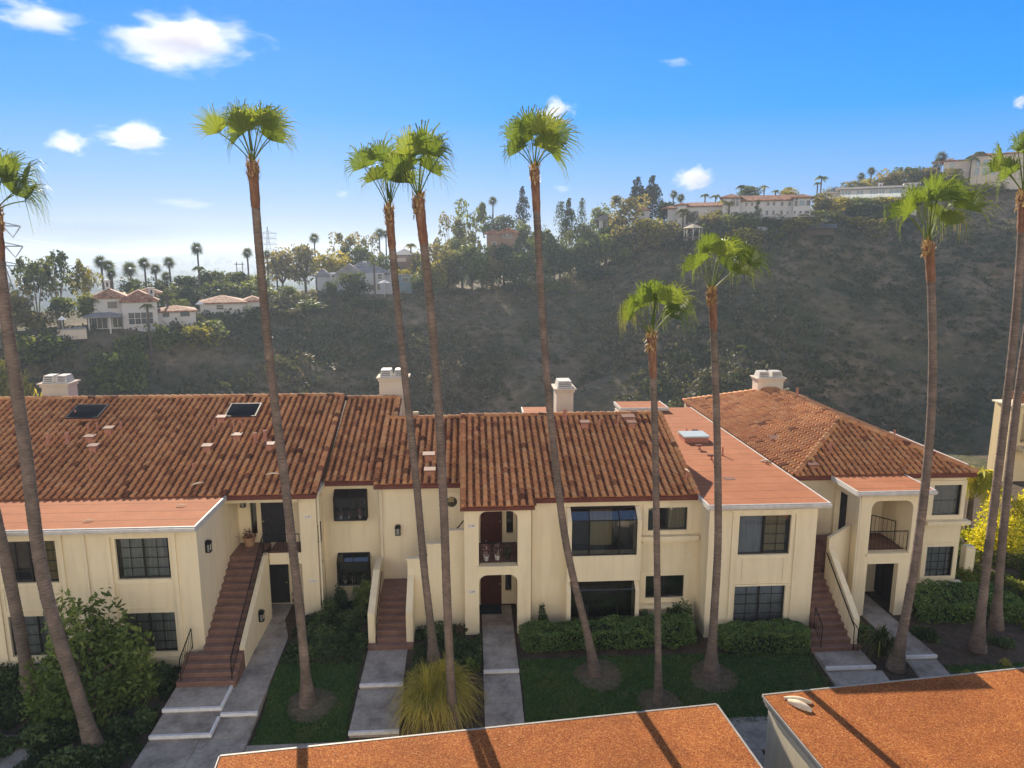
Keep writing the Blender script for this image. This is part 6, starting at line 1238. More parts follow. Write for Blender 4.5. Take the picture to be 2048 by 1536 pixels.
for a in (
 ('fan', 208, 523, 585, 26, 160, 'leftmost of the cluster left of the villa chimney'), ('fan', 222, 530, 582, 24, 162, 'second of the cluster left of the villa chimney'), ('fan', 226, 545, 580, 20, 158, 'lowest of the cluster left of the villa chimney'), ('fan', 262, 529, 562, 30, 175, 'right of the villa chimney'), ('fan', 292, 522, 566, 26, 172, 'tall one above the villa roof'), ('fan', 313, 532, 566, 24, 174, 'shorter one above the villa roof'),
 ('fan', 341, 520, 560, 24, 176, 'above the dark row'), ('fan', 334, 545, 562, 22, 176, 'half hidden in the dark row'), ('fan', 398, 492, 545, 26, 178, 'tallest above the dark row'), ('fan', 497, 501, 545, 22, 182, 'left of the tallest near palm trunk'), ('fan', 536, 504, 542, 18, 185, 'right of the tallest near palm trunk'), ('fan', 553, 506, 540, 16, 188, 'second right of the tallest near palm trunk'), ('fan', 630, 470, 510, 22, 210, 'on the skyline above the golden tree'), ('fan', 760, 460, 510, 24, 212, 'on the skyline left of the close pair'), ('fan', 773, 463, 510, 18, 214, 'on the skyline beside the close pair'), ('fan', 986, 397, 450, 20, 215, 'on the skyline between high grove and bent palm'),
 ('feather', 400, 530, 566, 34, 165, 'low one under the tallest far palm', 'mid'), ('feather', 336, 580, 620, 34, 142, 'beside the villa bell chimney', 'mid'), ('feather', 296, 604, 632, 34, 132, 'in front of the villa window'), ('feather', 750, 522, 588, 30, 158, 'before the grey gabled house', 'mid'), ('feather', 822, 482, 515, 34, 186, 'before the pale flat roof', 'yellow'), ('feather', 183, 595, 660, 44, 139, 'at the villa left corner', 'mid'),
 ('fan', 1346, 383, 412, 18, 215, 'left above the mansion wing roof'), ('fan', 1361, 390, 412, 18, 216, 'right above the mansion wing roof'), ('feather', 1482, 368, 400, 30, 222, 'above the mansion centre'), ('feather', 1527, 370, 402, 24, 224, 'above the mansion long roof', 'yellow'), ('feather', 1550, 378, 402, 24, 224, 'right above the mansion long roof', 'mid'), ('feather', 1409, 386, 420, 26, 214, 'left of the mansion gable', 'mid'), ('feather', 1430, 387, 425, 30, 212, 'at the mansion gable', 'mid'), ('feather', 1444, 398, 455, 34, 196, 'tall one before the mansion porch', 'yellow'), ('feather', 1456, 402, 455, 32, 195, 'second before the mansion porch', 'yellow'), ('feather', 1366, 412, 440, 40, 198, 'spreading one left of the gazebo path', 'yellow'), ('feather', 1393, 414, 436, 16, 200, 'small one at the wing corner'),
 ('feather', 1640, 352, 400, 34, 230, 'left of the modern white house', 'mid'), ('feather', 1633, 366, 400, 20, 232, 'smaller one left of the modern white house', 'mid'), ('fan', 1741, 340, 366, 16, 262, 'on the skyline above the modern house'), ('fan', 1720, 349, 370, 16, 262, 'second above the modern house'), ('fan', 1878, 313, 352, 22, 268, 'left of the hilltop house'), ('feather', 1938, 318, 362, 30, 250, 'against the hilltop house', 'mid'), ('feather', 1955, 308, 350, 30, 252, 'in front of the hilltop house', 'mid'), ('feather', 1575, 372, 400, 28, 226, 'at the mansion right tower', 'yellow')):
    farpalm(*a)

# ------------------------------------------------------------------ houses across the canyon
WHITEST = stucco('white_house_stucco', (.52, .51, .495), (.55, .52, .47)); GREYST = stucco('grey_house_stucco', (.36, .38, .42), (.28, .29, .31)); BROWNST = stucco('brown_house_stucco', (.26, .17, .12), (.18, .12, .09)); TANST = stucco('tan_house_stucco', (.62, .54, .44), (.48, .41, .33))
FARTILE = M('far_tile_roof', [(.14, .055, .03), (.26, .11, .055), (.38, .22, .13)], 1.3, .85, sc=(1, 1, 1), fine=(2.6, .5), bs_=.8, bscale=3); SHINGLE = M('grey_shingle_roof', [(.15, .15, .16), (.25, .25, .26)], 1, .9, fine=(4, .2)); PALEROOF = M('pale_flat_roofing', [(.5, .48, .45), (.65, .62, .58)], 1, .8)
FARGLASS = plain('far_window_glass', (.05, .07, .085), .12, 0, .6); BLUEGLASS = plain('blue_window_glass', (.14, .22, .27), .08, 0, .7)
class House:
    """built in local metres: x right, y away, z up, turned to face the camera"""
    def __init__(s, name, label, px, py, d, cat='house', turn=0):
        p = onR(px, py, d); s.d = d; s.k = d / FPX * 1.0; s.px = px; s.py = py
        s.t = thing(name, label, cat, p, 'houses across the canyon', -math.atan2(p[0], p[1]) + R(turn)); s.walls = MB(); s.wm = WHITEST
    def X(s, x): return (x - s.px) * s.k
    def Z(s, y): return (s.py - y) * s.k
    def block(s, x0, x1, yt, yb, y0=0, dep=7, sink=7): s.walls.box(s.X(x0), s.X(x1), y0, y0 + dep, s.Z(yb) - sink, s.Z(yt))
    def win(s, x0, x1, yt, yb, y0=0, mat=None, cols=1, rows=1, name='window', arch=False):
        a, b, z0, z1 = s.X(x0), s.X(x1), s.Z(yb), s.Z(yt); f = MB(); t = .09; f.box(a - t, a, y0 - .10, y0 - .004, z0 - t, z1 + t); f.box(b, b + t, y0 - .10, y0 - .004, z0 - t, z1 + t); f.box(a, b, y0 - .10, y0 - .004, z0 - t, z0); f.box(a, b, y0 - .10, y0 - .004, z1, z1 + t)
        for c in range(1, cols): x = a + (b - a) * c / cols; f.box(x - .05, x + .05, y0 - .09, y0 - .03, z0, z1)
        for r in range(1, rows): z = z0 + (z1 - z0) * r / rows; f.box(a, b, y0 - .085, y0 - .035, z - .04, z + .04)
        if arch: f.add([(a - .05 + (b - a + .1) * (.5 - .5 * math.cos(math.pi * i / 8)), y0 - .05, z1 + .6 * math.sin(math.pi * i / 8)) for i in range(9)], [tuple(range(9))[::-1]], 1)
        w = f.build(name, [WHITETRIM, mat or FARGLASS], s.t); g = MB(); g.quad((a, y0 - .025, z0), (b, y0 - .025, z0), (b, y0 - .025, z1), (a, y0 - .025, z1)); g.build('pane', mat or FARGLASS, w)
    def hip(s, x0, x1, ye, rise, y0=0, dep=7, ov=.6, mat=None, name='roof', gable=False):
        a, b, z = s.X(x0) - ov, s.X(x1) + ov, s.Z(ye); c, e = y0 - ov, y0 + dep + ov; w = min(b - a, e - c) / 2; m = MB()
        if (b - a) >= (e - c): r0, r1 = (a + (0 if gable else w), (c + e) / 2, z + rise), (b - (0 if gable else w), (c + e) / 2, z + rise)
        else: r0, r1 = ((a + b) / 2, c + (0 if gable else w), z + rise), ((a + b) / 2, e - (0 if gable else w), z + rise)
        P = [(a, c, z), (b, c, z), (b, e, z), (a, e, z), r0, r1, (a, c, z - .25), (b, c, z - .25), (b, e, z - .25), (a, e, z - .25)]
        F = [(0, 1, 5, 4), (1, 2, 5), (2, 3, 4, 5), (3, 0, 4)] if (b - a) >= (e - c) else [(0, 1, 4), (1, 2, 5, 4), (2, 3, 5), (3, 0, 4, 5)]
        m.add(P, F + [(0, 6, 7, 1), (1, 7, 8, 2), (2, 8, 9, 3), (3, 9, 6, 0), (6, 9, 8, 7)]); return m.build(name, mat or FARTILE, s.t)
    def flat(s, x0, x1, ye, y0=0, dep=7, ov=.5, th=.4, mat=None): m = MB(); m.box(s.X(x0) - ov, s.X(x1) + ov, y0 - ov, y0 + dep + ov, s.Z(ye) + .004, s.Z(ye) + th); return m.build('roof', mat or PALEROOF, s.t)
    def chim(s, x0, x1, yt, yb, y0):
        m = MB(); m.box(s.X(x0), s.X(x1), y0, y0 + (s.X(x1) - s.X(x0)), s.Z(yb), s.Z(yt)); a = (s.X(x1) - s.X(x0)); m.box(s.X(x0) - .1, s.X(x1) + .1, y0 - .1, y0 + a + .1, s.Z(yt) + .003, s.Z(yt) + .2, 0); m.box(s.X(x0) + a*.3, s.X(x1) - a*.3, y0 - .02, y0 + .05, s.Z(yt) - .9, s.Z(yt) - .2, 1); m.build('chimney', [s.wm, DARKIN], s.t)
    def done(s, mat=None): s.walls.build('wall', mat or s.wm, s.t)
h = House('villa', 'white villa with orange tile roofs and two small bell chimneys across the canyon', 285, 655, 138)
h.block(213, 256, 600, 655, .6, 7); h.block(256, 311, 610, 655, -.6, 8); h.block(311, 374, 629, 655, 1.2, 6)
h.hip(213, 262, 600, 1.3, .6, 7, .4); h.hip(256, 311, 607, 1.7, -.6, 8.5, .4); h.hip(311, 374, 628, .8, 1.2, 6, .4); h.hip(280, 322, 598, 1.0, 6, 5, .4)
h.walls.box(h.X(201), h.X(252), -2.2, .59, h.Z(632), h.Z(631.2)); h.hip(200, 252, 631, .55, -2.2, 2.6, .3, SHINGLE, 'porch_roof')
for x in (205, 236): h.walls.box(h.X(x) - .12, h.X(x) + .12, -2.1, -1.85, h.Z(655) - 1, h.Z(632))
h.win(234, 249, 608, 620, .6); h.win(208, 231, 636, 654, .6, None, 3, 1, 'glass_door'); h.win(240, 254, 634, 653, .6, None, 2, 1, 'glass_door'); h.win(265, 303, 628, 648, -.6, None, 4, 2); h.win(319, 330, 631, 639, 1.2); h.win(348, 364, 630, 639, 1.2)
h.chim(232, 240, 574, 600, 3); h.chim(300, 309, 588, 615, 2.5); h.done()
h = House('bungalow', 'low white bungalow with a hipped tile roof right of the villa', 462, 628, 148)
h.block(411, 487, 606, 625, 0, 8); h.block(487, 516, 604, 622, 1.5, 6); h.hip(411, 487, 606, 1.2, 0, 8, .5); h.hip(487, 518, 605, .8, 1.5, 6, .4); h.win(438, 450, 611, 619, 0, None, 1, 2); h.done()
h = House('house', 'grey gabled house with slate-coloured roof half hidden by a dark tree', 720, 590, 166)
h.block(664, 768, 548, 588, 0, 9); h.block(640, 664, 552, 580, 1.5, 7); h.block(768, 785, 552, 585, 2, 6)
h.hip(690, 775, 547, 2.6, 1, 9, .6, SHINGLE); h.hip(680, 724, 547, 2.0, -1, 8, .5, SHINGLE, 'roof', True); h.hip(638, 664, 553, 1.6, 1.5, 7, .3, SHINGLE); h.win(669, 674, 551, 556, 0); h.win(755, 763, 550, 559, 0, None, 1, 2); h.win(753, 759, 569, 581, 0); h.win(724, 732, 572, 582, 0, None, 2, 1); h.win(738, 748, 570, 582, 0, None, 2, 1, 'glass_door'); h.chim(728, 735, 527, 545, 4); h.done(GREYST)
h = House('shed', 'small blue-grey shed behind the close palm pair', 812, 568, 172); h.block(798, 824, 552, 568, 0, 5); h.flat(798, 824, 552, 0, 5, .3, .25, SHINGLE); h.win(806, 816, 556, 563, 0); h.done(stucco('blue_grey_siding', (.22, .3, .34), (.18, .22, .25)))
h = House('house', 'brown house with a pale flat roof seen between the close palm pair', 812, 530, 186); h.block(792, 830, 509, 532, 0, 8); h.hip(790, 830, 509, 1.4, 0, 9, .5, PALEROOF); h.win(796, 812, 517, 523, 0, plain('pale_tan_blind', (.6, .5, .42), .6), 2, 1); h.win(800, 826, 510.5, 514, 0, None, 5, 1); h.done(BROWNST)  # first window filled with an opaque pale tan panel
h = House('house', 'brown stucco house with pale gabled roofs at the foot of the skyline conifer', 1002, 498, 190); h.block(974, 1000, 468, 498, 0, 7); h.block(1000, 1036, 466, 494, 1, 8); h.hip(972, 1000, 467, 1.0, 0, 7, .6, TANST and FARTILE); h.hip(998, 1036, 466, 1.3, 1, 8, .6, FARTILE, 'roof', True); h.win(984, 992, 485, 494, 0); h.win(1006, 1012, 468, 476, 1); h.win(1016, 1022, 468, 476, 1); h.done(BROWNST)
h = House('house', 'small white gabled house between dark trees on the rim', 1210, 462, 200); h.block(1198, 1226, 440, 462, 0, 8); h.hip(1192, 1226, 440, 1.3, 0, 8, .5, SHINGLE, 'roof', True); h.win(1206, 1212, 446, 454, 0); h.done()
h = House('house', 'pale house gable peeping over the rim left of the mansion', 1285, 438, 206); h.block(1276, 1298, 420, 440, 0, 6); h.hip(1274, 1298, 421, 1.0, 0, 6, .4, FARTILE); h.win(1282, 1288, 426, 432, 0); h.done()
h = House('mansion', 'long white mansion with red tile roof and rows of small windows on the rim', 1540, 440, 196)
h.block(1486, 1578, 404, 440, 0, 9); h.block(1455, 1486, 398, 436, -1.2, 9); h.block(1578, 1607, 401, 436, -1.4, 9); h.block(1388, 1455, 411, 430, 2, 9); h.block(1350, 1388, 413, 426, 4, 9); h.block(1371, 1388, 408, 430, .8, 8)
h.hip(1486, 1578, 404, 1.5, 0, 9, .5, None, 'roof', True); h.hip(1453, 1486, 398, 1.0, -1.2, 9, .6); h.hip(1577, 1607, 401, .9, -1.4, 9, .6); h.hip(1388, 1455, 411, 1.2, 2, 9, .5, None, 'roof', True); h.hip(1342, 1388, 413, 1.2, 4, 9, .6); h.hip(1371, 1388, 408, .6, .8, 8, .4)
for x in (1495, 1505, 1533, 1543, 1557, 1570): h.win(x, x + 4, 408, 414 if x < 1550 else 415.5, 0)
for x in (1495, 1532, 1543, 1557): h.win(x, x + 4, 423, 431, 0)
h.win(1568, 1571, 425, 431, 0); h.win(1580, 1583, 425, 431, -1.4); h.win(1589, 1593, 425, 431, -1.4); h.win(1598, 1605, 425, 431, -1.4)
h.win(1580, 1585, 407, 417, -1.4, None, 1, 1, 'window', True); h.win(1588, 1597, 407, 416, -1.4, BLUEGLASS); h.win(1600, 1606, 407, 416, -1.4); h.win(1471, 1477, 405, 414, -1.2, None, 1, 1, 'window', True); h.win(1479, 1484, 405, 414, -1.2, None, 1, 1, 'window', True); h.win(1478, 1483, 424, 432, -1.2); h.win(1447, 1452, 425, 432, 2); h.win(1400, 1410, 420, 427, 2)
mb = MB(); mb.box(h.X(1566), h.X(1606), -4.5, -1.42, h.Z(436.5), h.Z(435.5)); mb.tube([(h.X(1566), -4.5, h.Z(436)), (h.X(1556), -4.5, h.Z(448))], .1, 5)
for x in range(1567, 1607, 3): mb.tube([(h.X(x), -4.45, h.Z(436)), (h.X(x), -4.45, h.Z(431))], .03, 4)
mb.tube([(h.X(1566), -4.45, h.Z(431)), (h.X(1606), -4.45, h.Z(431))], .05, 4); mb.build('deck', [WHITETRIM], h.t)
mb = MB()
for x in (1468, 1476, 1483): mb.tube([(h.X(x), -3, h.Z(449)), (h.X(x), -3, h.Z(436))], .12, 6)
mb.box(h.X(1466), h.X(1485), -3.2, -1.21, h.Z(436), h.Z(434.8)); mb.build('porch', WHITETRIM, h.t); h.done()
h = House('gazebo', 'round-roofed tan gazebo on the slope edge below the mansion', 1386, 473, 186, 'gazebo'); mb = MB(); n = 8; rr = 2.1
mb.add([(rr * 1.25 * math.cos(2*math.pi*i/n), rr * 1.25 * math.sin(2*math.pi*i/n), 2.0) for i in range(n)] + [(0, 0, 3.1)], [(i, (i+1) % n, n) for i in range(n)]); mb.build('roof', M('gazebo_roof', [(.45, .38, .27), (.58, .5, .36)], 2, .85), h.t)
mb = MB()
for i in range(n): mb.tube([(rr * math.cos(2*math.pi*i/n), rr * math.sin(2*math.pi*i/n), -1), (rr * math.cos(2*math.pi*i/n), rr * math.sin(2*math.pi*i/n), 2.05)], .11, 5)
mb.build('post', WHITETRIM, h.t); mb = MB(); mb.lathe([(rr + .1, -.6), (rr + .1, .05)], (0, 0, 0), 8); mb.build('base', FARBARK, h.t)
h = House('modern_house', 'long modern white house with blue glass and flat roof on the right shoulder', 1735, 402, 228); h.block(1690, 1790, 381, 404, 0, 9); h.block(1660, 1690, 386, 400, 2, 8); h.block(1790, 1811, 377, 402, -1, 9); h.flat(1688, 1790, 381, 0, 9, .9, .5); h.flat(1660, 1690, 386, 2, 8, .4, .4); h.flat(1790, 1812, 377, -1, 9, .3, .4); h.walls.box(h.X(1686), h.X(1800), -3, -.01, h.Z(399.5), h.Z(397.5))
for a in ((1693, 1707, 3), (1717, 1727, 2), (1738, 1760, 5), (1768, 1789, 3)): h.win(a[0], a[1], 384, 395, 0, BLUEGLASS, a[2], 1)
mb = MB(); mb.box(h.X(1692), h.X(1785), -2.9, -2.84, h.Z(397.4), h.Z(391.5)); mb.build('balcony_glass', GLASS, h.t); h.win(1795, 1797, 381, 390, -1); h.chim(1750, 1757, 372, 380, 3); h.hip(1663, 1700, 384, 2.2, 6, 8, .6, SHINGLE, 'rear_roof'); h.done()
h = House('hilltop_house', 'cream hilltop house with tall bay windows in the upper right corner', 1965, 360, 254); h.block(1908, 1948, 328, 364, 0, 9); h.block(1948, 1985, 322, 362, -2.2, 10); h.block(1985, 2030, 337, 360, -1, 9); h.block(1985, 2048, 318, 345, 3, 9); h.flat(1906, 1948, 328, 0, 9, .5, .35, FARTILE); h.hip(1946, 1986, 322, .9, -2.2, 10, .5); h.flat(1985, 2032, 337, -1, 9, .4, .3); h.hip(1983, 2050, 318, .8, 3, 9, .5)
h.win(1917, 1924, 331, 338, 0, BLUEGLASS, 1, 2)
for (x0, x1) in ((1953, 1959), (1964, 1971), (1974, 1981)): h.win(x0, x1, 330, 340, -2.2, BLUEGLASS, 1, 1); h.win(x0, x1, 342, 353, -2.2, BLUEGLASS, 1, 1)
h.win(1992, 2001, 341, 347, -1, BLUEGLASS, 2, 1); h.win(2007, 2015, 340, 346, -1); h.chim(1911, 1921, 322, 328, 3)
mb = MB()
for x in (1893, 1899, 1905): mb.tube([(h.X(x), 1, h.Z(346)), (h.X(x), 1, h.Z(327))], .12, 5)
mb.box(h.X(1890), h.X(1907), .6, 3.5, h.Z(328), h.Z(326)); mb.build('pergola', plain('pergola_wood', (.3, .2, .13), .8), h.t); h.done(TANST)
def wallbox(name, label, cat, x0, x1, yt, yb, d, mat, dep=.5):
    p = onR((x0 + x1) / 2, yb, d); k = d / FPX; t = thing(name, label, cat, p, None, -math.atan2(p[0], p[1])); w = (x1 - x0) / 2 * k; mb = MB(); mb.box(-w, w, 0, dep, -.8, (yb - yt) * k - .12); mb.build('wall', mat, t); mb = MB(); mb.box(-w - .06, w + .06, -.06, dep + .06, (yb - yt) * k - .117, (yb - yt) * k); mb.build('coping', CONC, t); return t
wallbox('retaining_wall', 'pale retaining wall below the hilltop house drive', 'retaining wall', 1975, 2032, 362, 374, 248, TANST); wallbox('retaining_wall', 'grey garden wall under the mansion terrace', 'retaining wall', 1516, 1552, 454, 460, 188, GREYST); wallbox('pool_terrace', 'white pool terrace wall left of the villa', 'terrace', 124, 166, 660, 669, 132, TANST, 4)
h = House('shed', 'dark low shed with a tilted panel roof on the slope right of the mansion', 1632, 462, 194); h.block(1602, 1662, 456, 462, 0, 4, 1); mb = MB(); a, b = h.X(1598), h.X(1666); mb.prism([(a, -.6, h.Z(458)), (b, -.6, h.Z(458)), (b, 4.5, h.Z(450)), (a, 4.5, h.Z(450))], (0, 0, .15)); mb.build('roof', plain('dark_panels', (.03, .035, .045), .3), h.t); h.done(plain('shed_timber', (.1, .08, .06), .9))
def parasol(label, px, ytop, ybase, w, d, mat):
    p = onR(px, ybase, d); k = d / FPX; t = thing('parasol', label, 'parasol', p, 'parasols of the far gardens'); h_ = max(2.2, (ybase - ytop) * k); r = w * k / 2; mb = MB(); n = 8; mb.add([(p[0] + r * math.cos(2*math.pi*i/n), p[1] + r * math.sin(2*math.pi*i/n), p[2] + h_ - .6) for i in range(n)] + [(p[0], p[1], p[2] + h_)], [(i, (i+1) % n, n) for i in range(n)]); mb.build('canopy', mat, t); mb = MB(); mb.tube([(p[0], p[1], p[2] - 1.5), (p[0], p[1], p[2] + h_)], .05, 5); mb.build('pole', WHITETRIM, t)
PARW = plain('white_canvas', (.75, .74, .7), .9)
parasol('white garden parasol right of the grey gabled house', 769, 568, 580, 22, 160, PARW); parasol('white garden parasol left of the low bungalow', 401, 616, 626, 16, 143, PARW); parasol('pale parasol on the pool terrace', 126, 648, 660, 14, 131, PARW)
# steel pylons and their lines
STEEL = plain('galvanised_steel', (.11, .115, .12), .6, .3)
def pylon(label, px, ytop, ybase, d, arms, aw):
    p = onR(px, ybase, d); k = d / FPX; H = (ybase - ytop) * k; t = thing('power_pylon', label, 'power pylon', p, 'power pylons in the valley', -math.atan2(p[0], p[1])); th = H * .0034
    W = lambda z: (.115 * (1 - z / .62) + .03 if z < .62 else .03 * (1 - (z - .62) / .4) + .006) * H; mb = MB(); zs = [0, .17, .32, .44, .54, .62, .70, .78, .86, .93, 1.0]; c4 = ((-1, -1), (1, -1), (1, 1), (-1, 1))
    for i in range(len(zs) - 1):
        a, b = W(zs[i]), W(zs[i+1])
        for q in range(4):
            s, s2 = c4[q], c4[(q+1) % 4]; mb.tube([(s[0]*a, s[1]*a, zs[i]*H), (s[0]*b, s[1]*b, zs[i+1]*H)], th * 1.4, 4, cap=False); mb.tube([(s[0]*a, s[1]*a, zs[i]*H), (s2[0]*b, s2[1]*b, zs[i+1]*H)], th, 4, cap=False); mb.tube([(s2[0]*a, s2[1]*a, zs[i]*H), (s[0]*b, s[1]*b, zs[i+1]*H)], th, 4, cap=False); mb.tube([(s[0]*b, s[1]*b, zs[i+1]*H), (s2[0]*b, s2[1]*b, zs[i+1]*H)], th, 4, cap=False)
    mb.tube([(0, 0, -12), (0, 0, .02 * H)], W(0) * .5, 4); mb.build('lattice', STEEL, t); ends = []
    for y in arms:
        z = (ybase - y) * k; a = aw * k; m = MB()
        for s in (-1, 1): m.tube([(0, 0, z), (s * a, 0, z)], th * 1.5, 4); m.tube([(0, 0, z + H * .05), (s * a, 0, z)], th * 1.2, 4); m.tube([(s * a * .3, 0, z), (s * a * .3, 0, z + H * .037)], th, 4)
        ar = m.build('cross_arm', STEEL, t); IG = plain('insulator_glass', (.4, .42, .43), .3)
        for s in (-1, 1): ins = MB(); ins.tube([(s * a, 0, z - .1), (s * a * .68, 0, z - a * .5), (s * a * .36, 0, z - .1)], th * 2.2, 5); ins.build('insulator', IG, ar); ends.append((s * a * .68, z - a * .5))
    return t, ends, p
e1 = pylon('tall steel lattice power pylon at the left edge', 10, 465, 640, 330, (490, 522, 553), 36); e2 = pylon('faint distant steel power pylon behind the tallest palm trunk', 539, 460, 530, 620, (472, 482, 492), 16)
def world_end(e, i): t, ends, p = e; a, z = ends[i]; r = t.rotation_euler.z; return np.array([p[0] + a * math.cos(r), p[1] + a * math.sin(r), p[2] + z])
for i in range(6):
    a, b = world_end(e1, i), world_end(e2, i); mb = MB(); mb.tube([a + (b - a) * t + np.array([0, 0, -9 * 4 * t * (1 - t)]) for t in np.linspace(0, 1, 17)], .035, 3); tag(mb.build('power_line', STEEL), 'thin power line sagging between the two steel pylons', 'power line', 'power lines between the pylons')
p = onR(480, 548, 190); t = thing('utility_pole', 'small H-shaped utility pole above the dark tree row', 'utility pole', p); mb = MB(); [mb.tube([(p[0] + s, p[1], p[2] - 4), (p[0] + s, p[1], p[2] + 3)], .1, 5) for s in (-.7, .7)]; mb.build('pole', TWIG, t); mb = MB(); mb.tube([(p[0] - 1.2, p[1], p[2] + 2.4), (p[0] + 1.2, p[1], p[2] + 2.4)], .09, 5); mb.build('cross_arm', TWIG, t)

# ------------------------------------------------------------------ clouds, air, sky, sun, camera
SUN_EL, SUN_AZ = 25.5, -14.0
def cloudmat(i, dens, sc):
    m = bpy.data.materials.new('cloud_vapour'); m.use_nodes = True; nt = m.node_tree; nt.nodes.clear(); out = nt.nodes.new('ShaderNodeOutputMaterial'); pv = nt.nodes.new('ShaderNodeVolumePrincipled')
    tc = nt.nodes.new('ShaderNodeTexCoord'); mp = nt.nodes.new('ShaderNodeMapping'); mp.inputs['Location'].default_value = (i * 3.1, i * 1.7, 0); L(nt, tc.outputs['Object'], mp.inputs['Vector'])
    n = noise_node(nt, sc, 6, .62, mp.outputs['Vector'], .3)
    ln = nt.nodes.new('ShaderNodeVectorMath'); ln.operation = 'LENGTH'; sx = nt.nodes.new('ShaderNodeVectorMath'); sx.operation = 'MULTIPLY'
    # flatter below, billowing above
    sp = nt.nodes.new('ShaderNodeSeparateXYZ'); L(nt, tc.outputs['Object'], sp.inputs[0]); gz = nt.nodes.new('ShaderNodeMath'); gz.operation = 'LESS_THAN'; gz.inputs[1].default_value = -.15; L(nt, sp.outputs['Z'], gz.inputs[0])
    ma = nt.nodes.new('ShaderNodeMath'); ma.operation = 'MULTIPLY_ADD'; ma.inputs[1].default_value = .5; ma.inputs[2].default_value = 1.0; L(nt, gz.outputs[0], ma.inputs[0]); cb = nt.nodes.new('ShaderNodeCombineXYZ'); cb.inputs[0].default_value = 1; cb.inputs[1].default_value = 1; cb.inputs[2].default_value = 1
    L(nt, tc.outputs['Object'], sx.inputs[0]); L(nt, cb.outputs[0], sx.inputs[1]); L(nt, sx.outputs[0], ln.inputs[0])
    a = nt.nodes.new('ShaderNodeMath'); a.operation = 'MULTIPLY_ADD'; a.inputs[1].default_value = -1.0; L(nt, ln.outputs['Value'], a.inputs[0]); b = nt.nodes.new('ShaderNodeMath'); b.operation = 'MULTIPLY_ADD'; b.inputs[1].default_value = 2.1; b.inputs[2].default_value = -.52; L(nt, n.outputs['Fac'], b.inputs[0]); L(nt, b.outputs[0], a.inputs[2])
    mr = nt.nodes.new('ShaderNodeMapRange'); mr.interpolation_type = 'SMOOTHSTEP'; mr.inputs[1].default_value = -.14; mr.inputs[2].default_value = .42; mr.inputs[4].default_value = dens; L(nt, a.outputs[0], mr.inputs[0])
    pv.inputs['Color'].default_value = (.86, .86, .9, 1); pv.inputs['Anisotropy'].default_value = .25; L(nt, mr.outputs[0], pv.inputs['Density']); L(nt, pv.outputs[0], out.inputs['Volume']); return m
def cloud(i, px, py, w, hgt, d, dens, label, sc=1.5):
    p = onR(px, py, d); k = d / FPX; bm = bmesh.new(); bmesh.ops.create_icosphere(bm, subdivisions=3, radius=1.0); me = bpy.data.meshes.new('cloud'); bm.to_mesh(me); bm.free()
    o = link('cloud', me, cloudmat(i, dens * .32 / (w * k * .5), sc)); o.location = p; o.scale = (w * k * .62, w * k * .4, hgt * k * .72); o.rotation_euler = (0, 0, -math.atan2(p[0], p[1])); tag(o, label, 'cloud', 'small white clouds')
for i, a in enumerate(((366, 78, 262, 90, 2600, 11, 'largest white cloud, upper left above the tallest palm'), (75, 30, 150, 48, 2600, 6, 'white cloud in the top left corner'), (268, 272, 135, 46, 3200, 9, 'flat-bottomed white cloud left of the tallest palm crown'), (135, 287, 72, 38, 3200, 7, 'small round cloud farthest left, beside the flat-bottomed one'), (1112, 223, 84, 46, 3200, 7, 'small cloud behind the bent palm crown'), (1388, 358, 92, 46, 3600, 6, 'white cloud above the mansion'),
        (1350, 125, 70, 16, 2800, 1.2, 'thin faint cloud streak in the upper right sky'), (368, 408, 110, 22, 4200, .9, 'thin faint cloud low above the valley'), (2042, 205, 30, 22, 3200, 5, 'tiny cloud at the right edge'), (1125, 378, 40, 18, 3800, .8, 'faint wisp above the high grove'), (685, 388, 34, 14, 4000, .8, 'faint wisp beside the close palm pair'))):
    cloud(i, *a)
mb = MB(); mb.box(-13500, 13500, -13500, 13500, -62, 64); hz = mb.build('haze', None) if False else None
me = bpy.data.meshes.new('haze'); me.from_pydata(mb.v, [], mb.f); hm = bpy.data.materials.new('haze_air'); hm.use_nodes = True; nt = hm.node_tree; nt.nodes.clear(); out = nt.nodes.new('ShaderNodeOutputMaterial'); pv = nt.nodes.new('ShaderNodeVolumePrincipled')
pv.inputs['Density'].default_value = .00048; pv.inputs['Anisotropy'].default_value = .40; pv.inputs['Color'].default_value = (.42, .51, .62, 1); L(nt, pv.outputs[0], out.inputs['Volume']); tag(link('haze', me, hm), kind='stuff')

world = bpy.data.worlds.new('World'); scene.world = world; world.use_nodes = True; nt = world.node_tree; bg = nt.nodes['Background']
sky = nt.nodes.new('ShaderNodeTexSky'); sky.sky_type = 'NISHITA'; sky.sun_disc = False; sky.sun_elevation = R(SUN_EL); sky.sun_rotation = R(SUN_AZ); sky.altitude = 100; sky.air_density = 1.0; sky.dust_density = .6; sky.ozone_density = 2.0
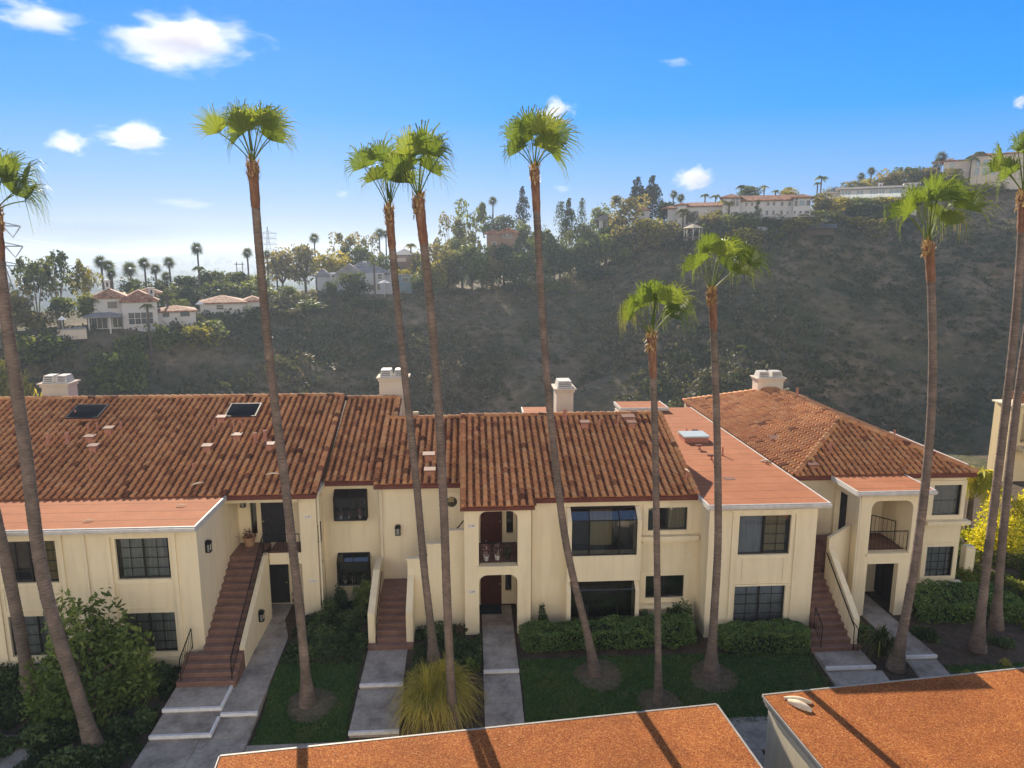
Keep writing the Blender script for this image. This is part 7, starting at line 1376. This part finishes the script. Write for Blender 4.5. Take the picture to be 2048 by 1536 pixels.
# the clear evening sky grades from pale haze at the horizon to deep blue overhead; an invented warm bright bank is added behind the viewer to fill the shaded facades
K = 4.6
tc = nt.nodes.new('ShaderNodeTexCoord'); sx = nt.nodes.new('ShaderNodeSeparateXYZ'); L(nt, tc.outputs['Generated'], sx.inputs[0])
mr = nt.nodes.new('ShaderNodeMapRange'); mr.inputs[1].default_value = -.02; mr.inputs[2].default_value = .98; L(nt, sx.outputs['Z'], mr.inputs[0])
grad = ramp(nt, mr.outputs[0], [(0, (.34, .42, .50)), (.02, (.38, .49, .60)), (.06, (.36, .55, .82)), (.115, (.20, .50, 1.03)), (.20, (.01, .385, 1.12)), (.33, (0, .285, 1.12)), (.45, (.10, .25, .60)), (1, (.12, .19, .36))])
dt = nt.nodes.new('ShaderNodeVectorMath'); dt.operation = 'DOT_PRODUCT'; dt.inputs[1].default_value = (math.sin(R(-32)), math.cos(R(-32)), 0); L(nt, tc.outputs['Generated'], dt.inputs[0])
lo = nt.nodes.new('ShaderNodeMapRange'); lo.inputs[1].default_value = .80; lo.inputs[2].default_value = 1.0; lo.inputs[4].default_value = .25; L(nt, dt.outputs['Value'], lo.inputs[0])
grad = mixc(nt, lo.outputs[0], grad, ramp(nt, mr.outputs[0], [(0, (.54, .58, .60)), (.05, (.50, .62, .76)), (.13, (.30, .57, 1.0)), (.3, (.0, .33, 1.12)), (.45, (.05, .24, .65))]))
gk = mixc(nt, 1.0, grad, (K, K, K), 'MULTIPLY')
nis = mixc(nt, 1.0, sky.outputs[0], (.30, .30, .30), 'MULTIPLY'); gk = mixc(nt, .03, gk, nis)
bk = nt.nodes.new('ShaderNodeMapRange'); bk.interpolation_type = 'SMOOTHSTEP'; bk.inputs[1].default_value = .05; bk.inputs[2].default_value = -.55; L(nt, sx.outputs['Y'], bk.inputs[0])
cn = noise_node(nt, 2.2, 6, .6, tc.outputs['Generated'], .4); cb = ramp(nt, cn.outputs['Fac'], [(.30, (.25,) * 3), (.55, (1,) * 3)])
bz = nt.nodes.new('ShaderNodeMapRange'); bz.interpolation_type = 'SMOOTHSTEP'; bz.inputs[1].default_value = .62; bz.inputs[2].default_value = .2; L(nt, sx.outputs['Z'], bz.inputs[0])
b0 = nt.nodes.new('ShaderNodeMath'); b0.operation = 'MULTIPLY'; L(nt, bk.outputs[0], b0.inputs[0]); L(nt, bz.outputs[0], b0.inputs[1])
bf = nt.nodes.new('ShaderNodeMath'); bf.operation = 'MULTIPLY'; L(nt, b0.outputs[0], bf.inputs[0]); L(nt, cb, bf.inputs[1])
gk = mixc(nt, bf.outputs[0], gk, (K * 3.1, K * 2.72, K * 2.18))
L(nt, gk, bg.inputs['Color']); bg.inputs['Strength'].default_value = .105
sd = bpy.data.lights.new('sun', 'SUN'); sd.energy = 5.0; sd.angle = R(.53); sd.color = (1, .87, .70); so = bpy.data.objects.new('sun', sd); COL.objects.link(so)
dirv = Vector((math.sin(R(SUN_AZ)) * math.cos(R(SUN_EL)), math.cos(R(SUN_AZ)) * math.cos(R(SUN_EL)), math.sin(R(SUN_EL)))); so.rotation_euler = dirv.to_track_quat('Z', 'Y').to_euler()
cam = bpy.data.cameras.new('camera'); cam.sensor_width = 36; cam.lens = 36 * FPX / 2048; cam.clip_start = .5; cam.clip_end = 40000; co = bpy.data.objects.new('camera', cam); COL.objects.link(co); co.location = (0, 0, CAMZ); co.rotation_euler = (math.pi / 2 - PITCH, 0, -YAW); scene.camera = co
scene.view_settings.view_transform = 'Standard'; scene.view_settings.look = 'None'; scene.view_settings.gamma = 1; scene.view_settings.exposure = 1.08
cy = scene.cycles; cy.volume_bounces = 8; cy.max_bounces = 10; cy.transparent_max_bounces = 12; cy.use_denoising = True; cy.sample_clamp_indirect = 8
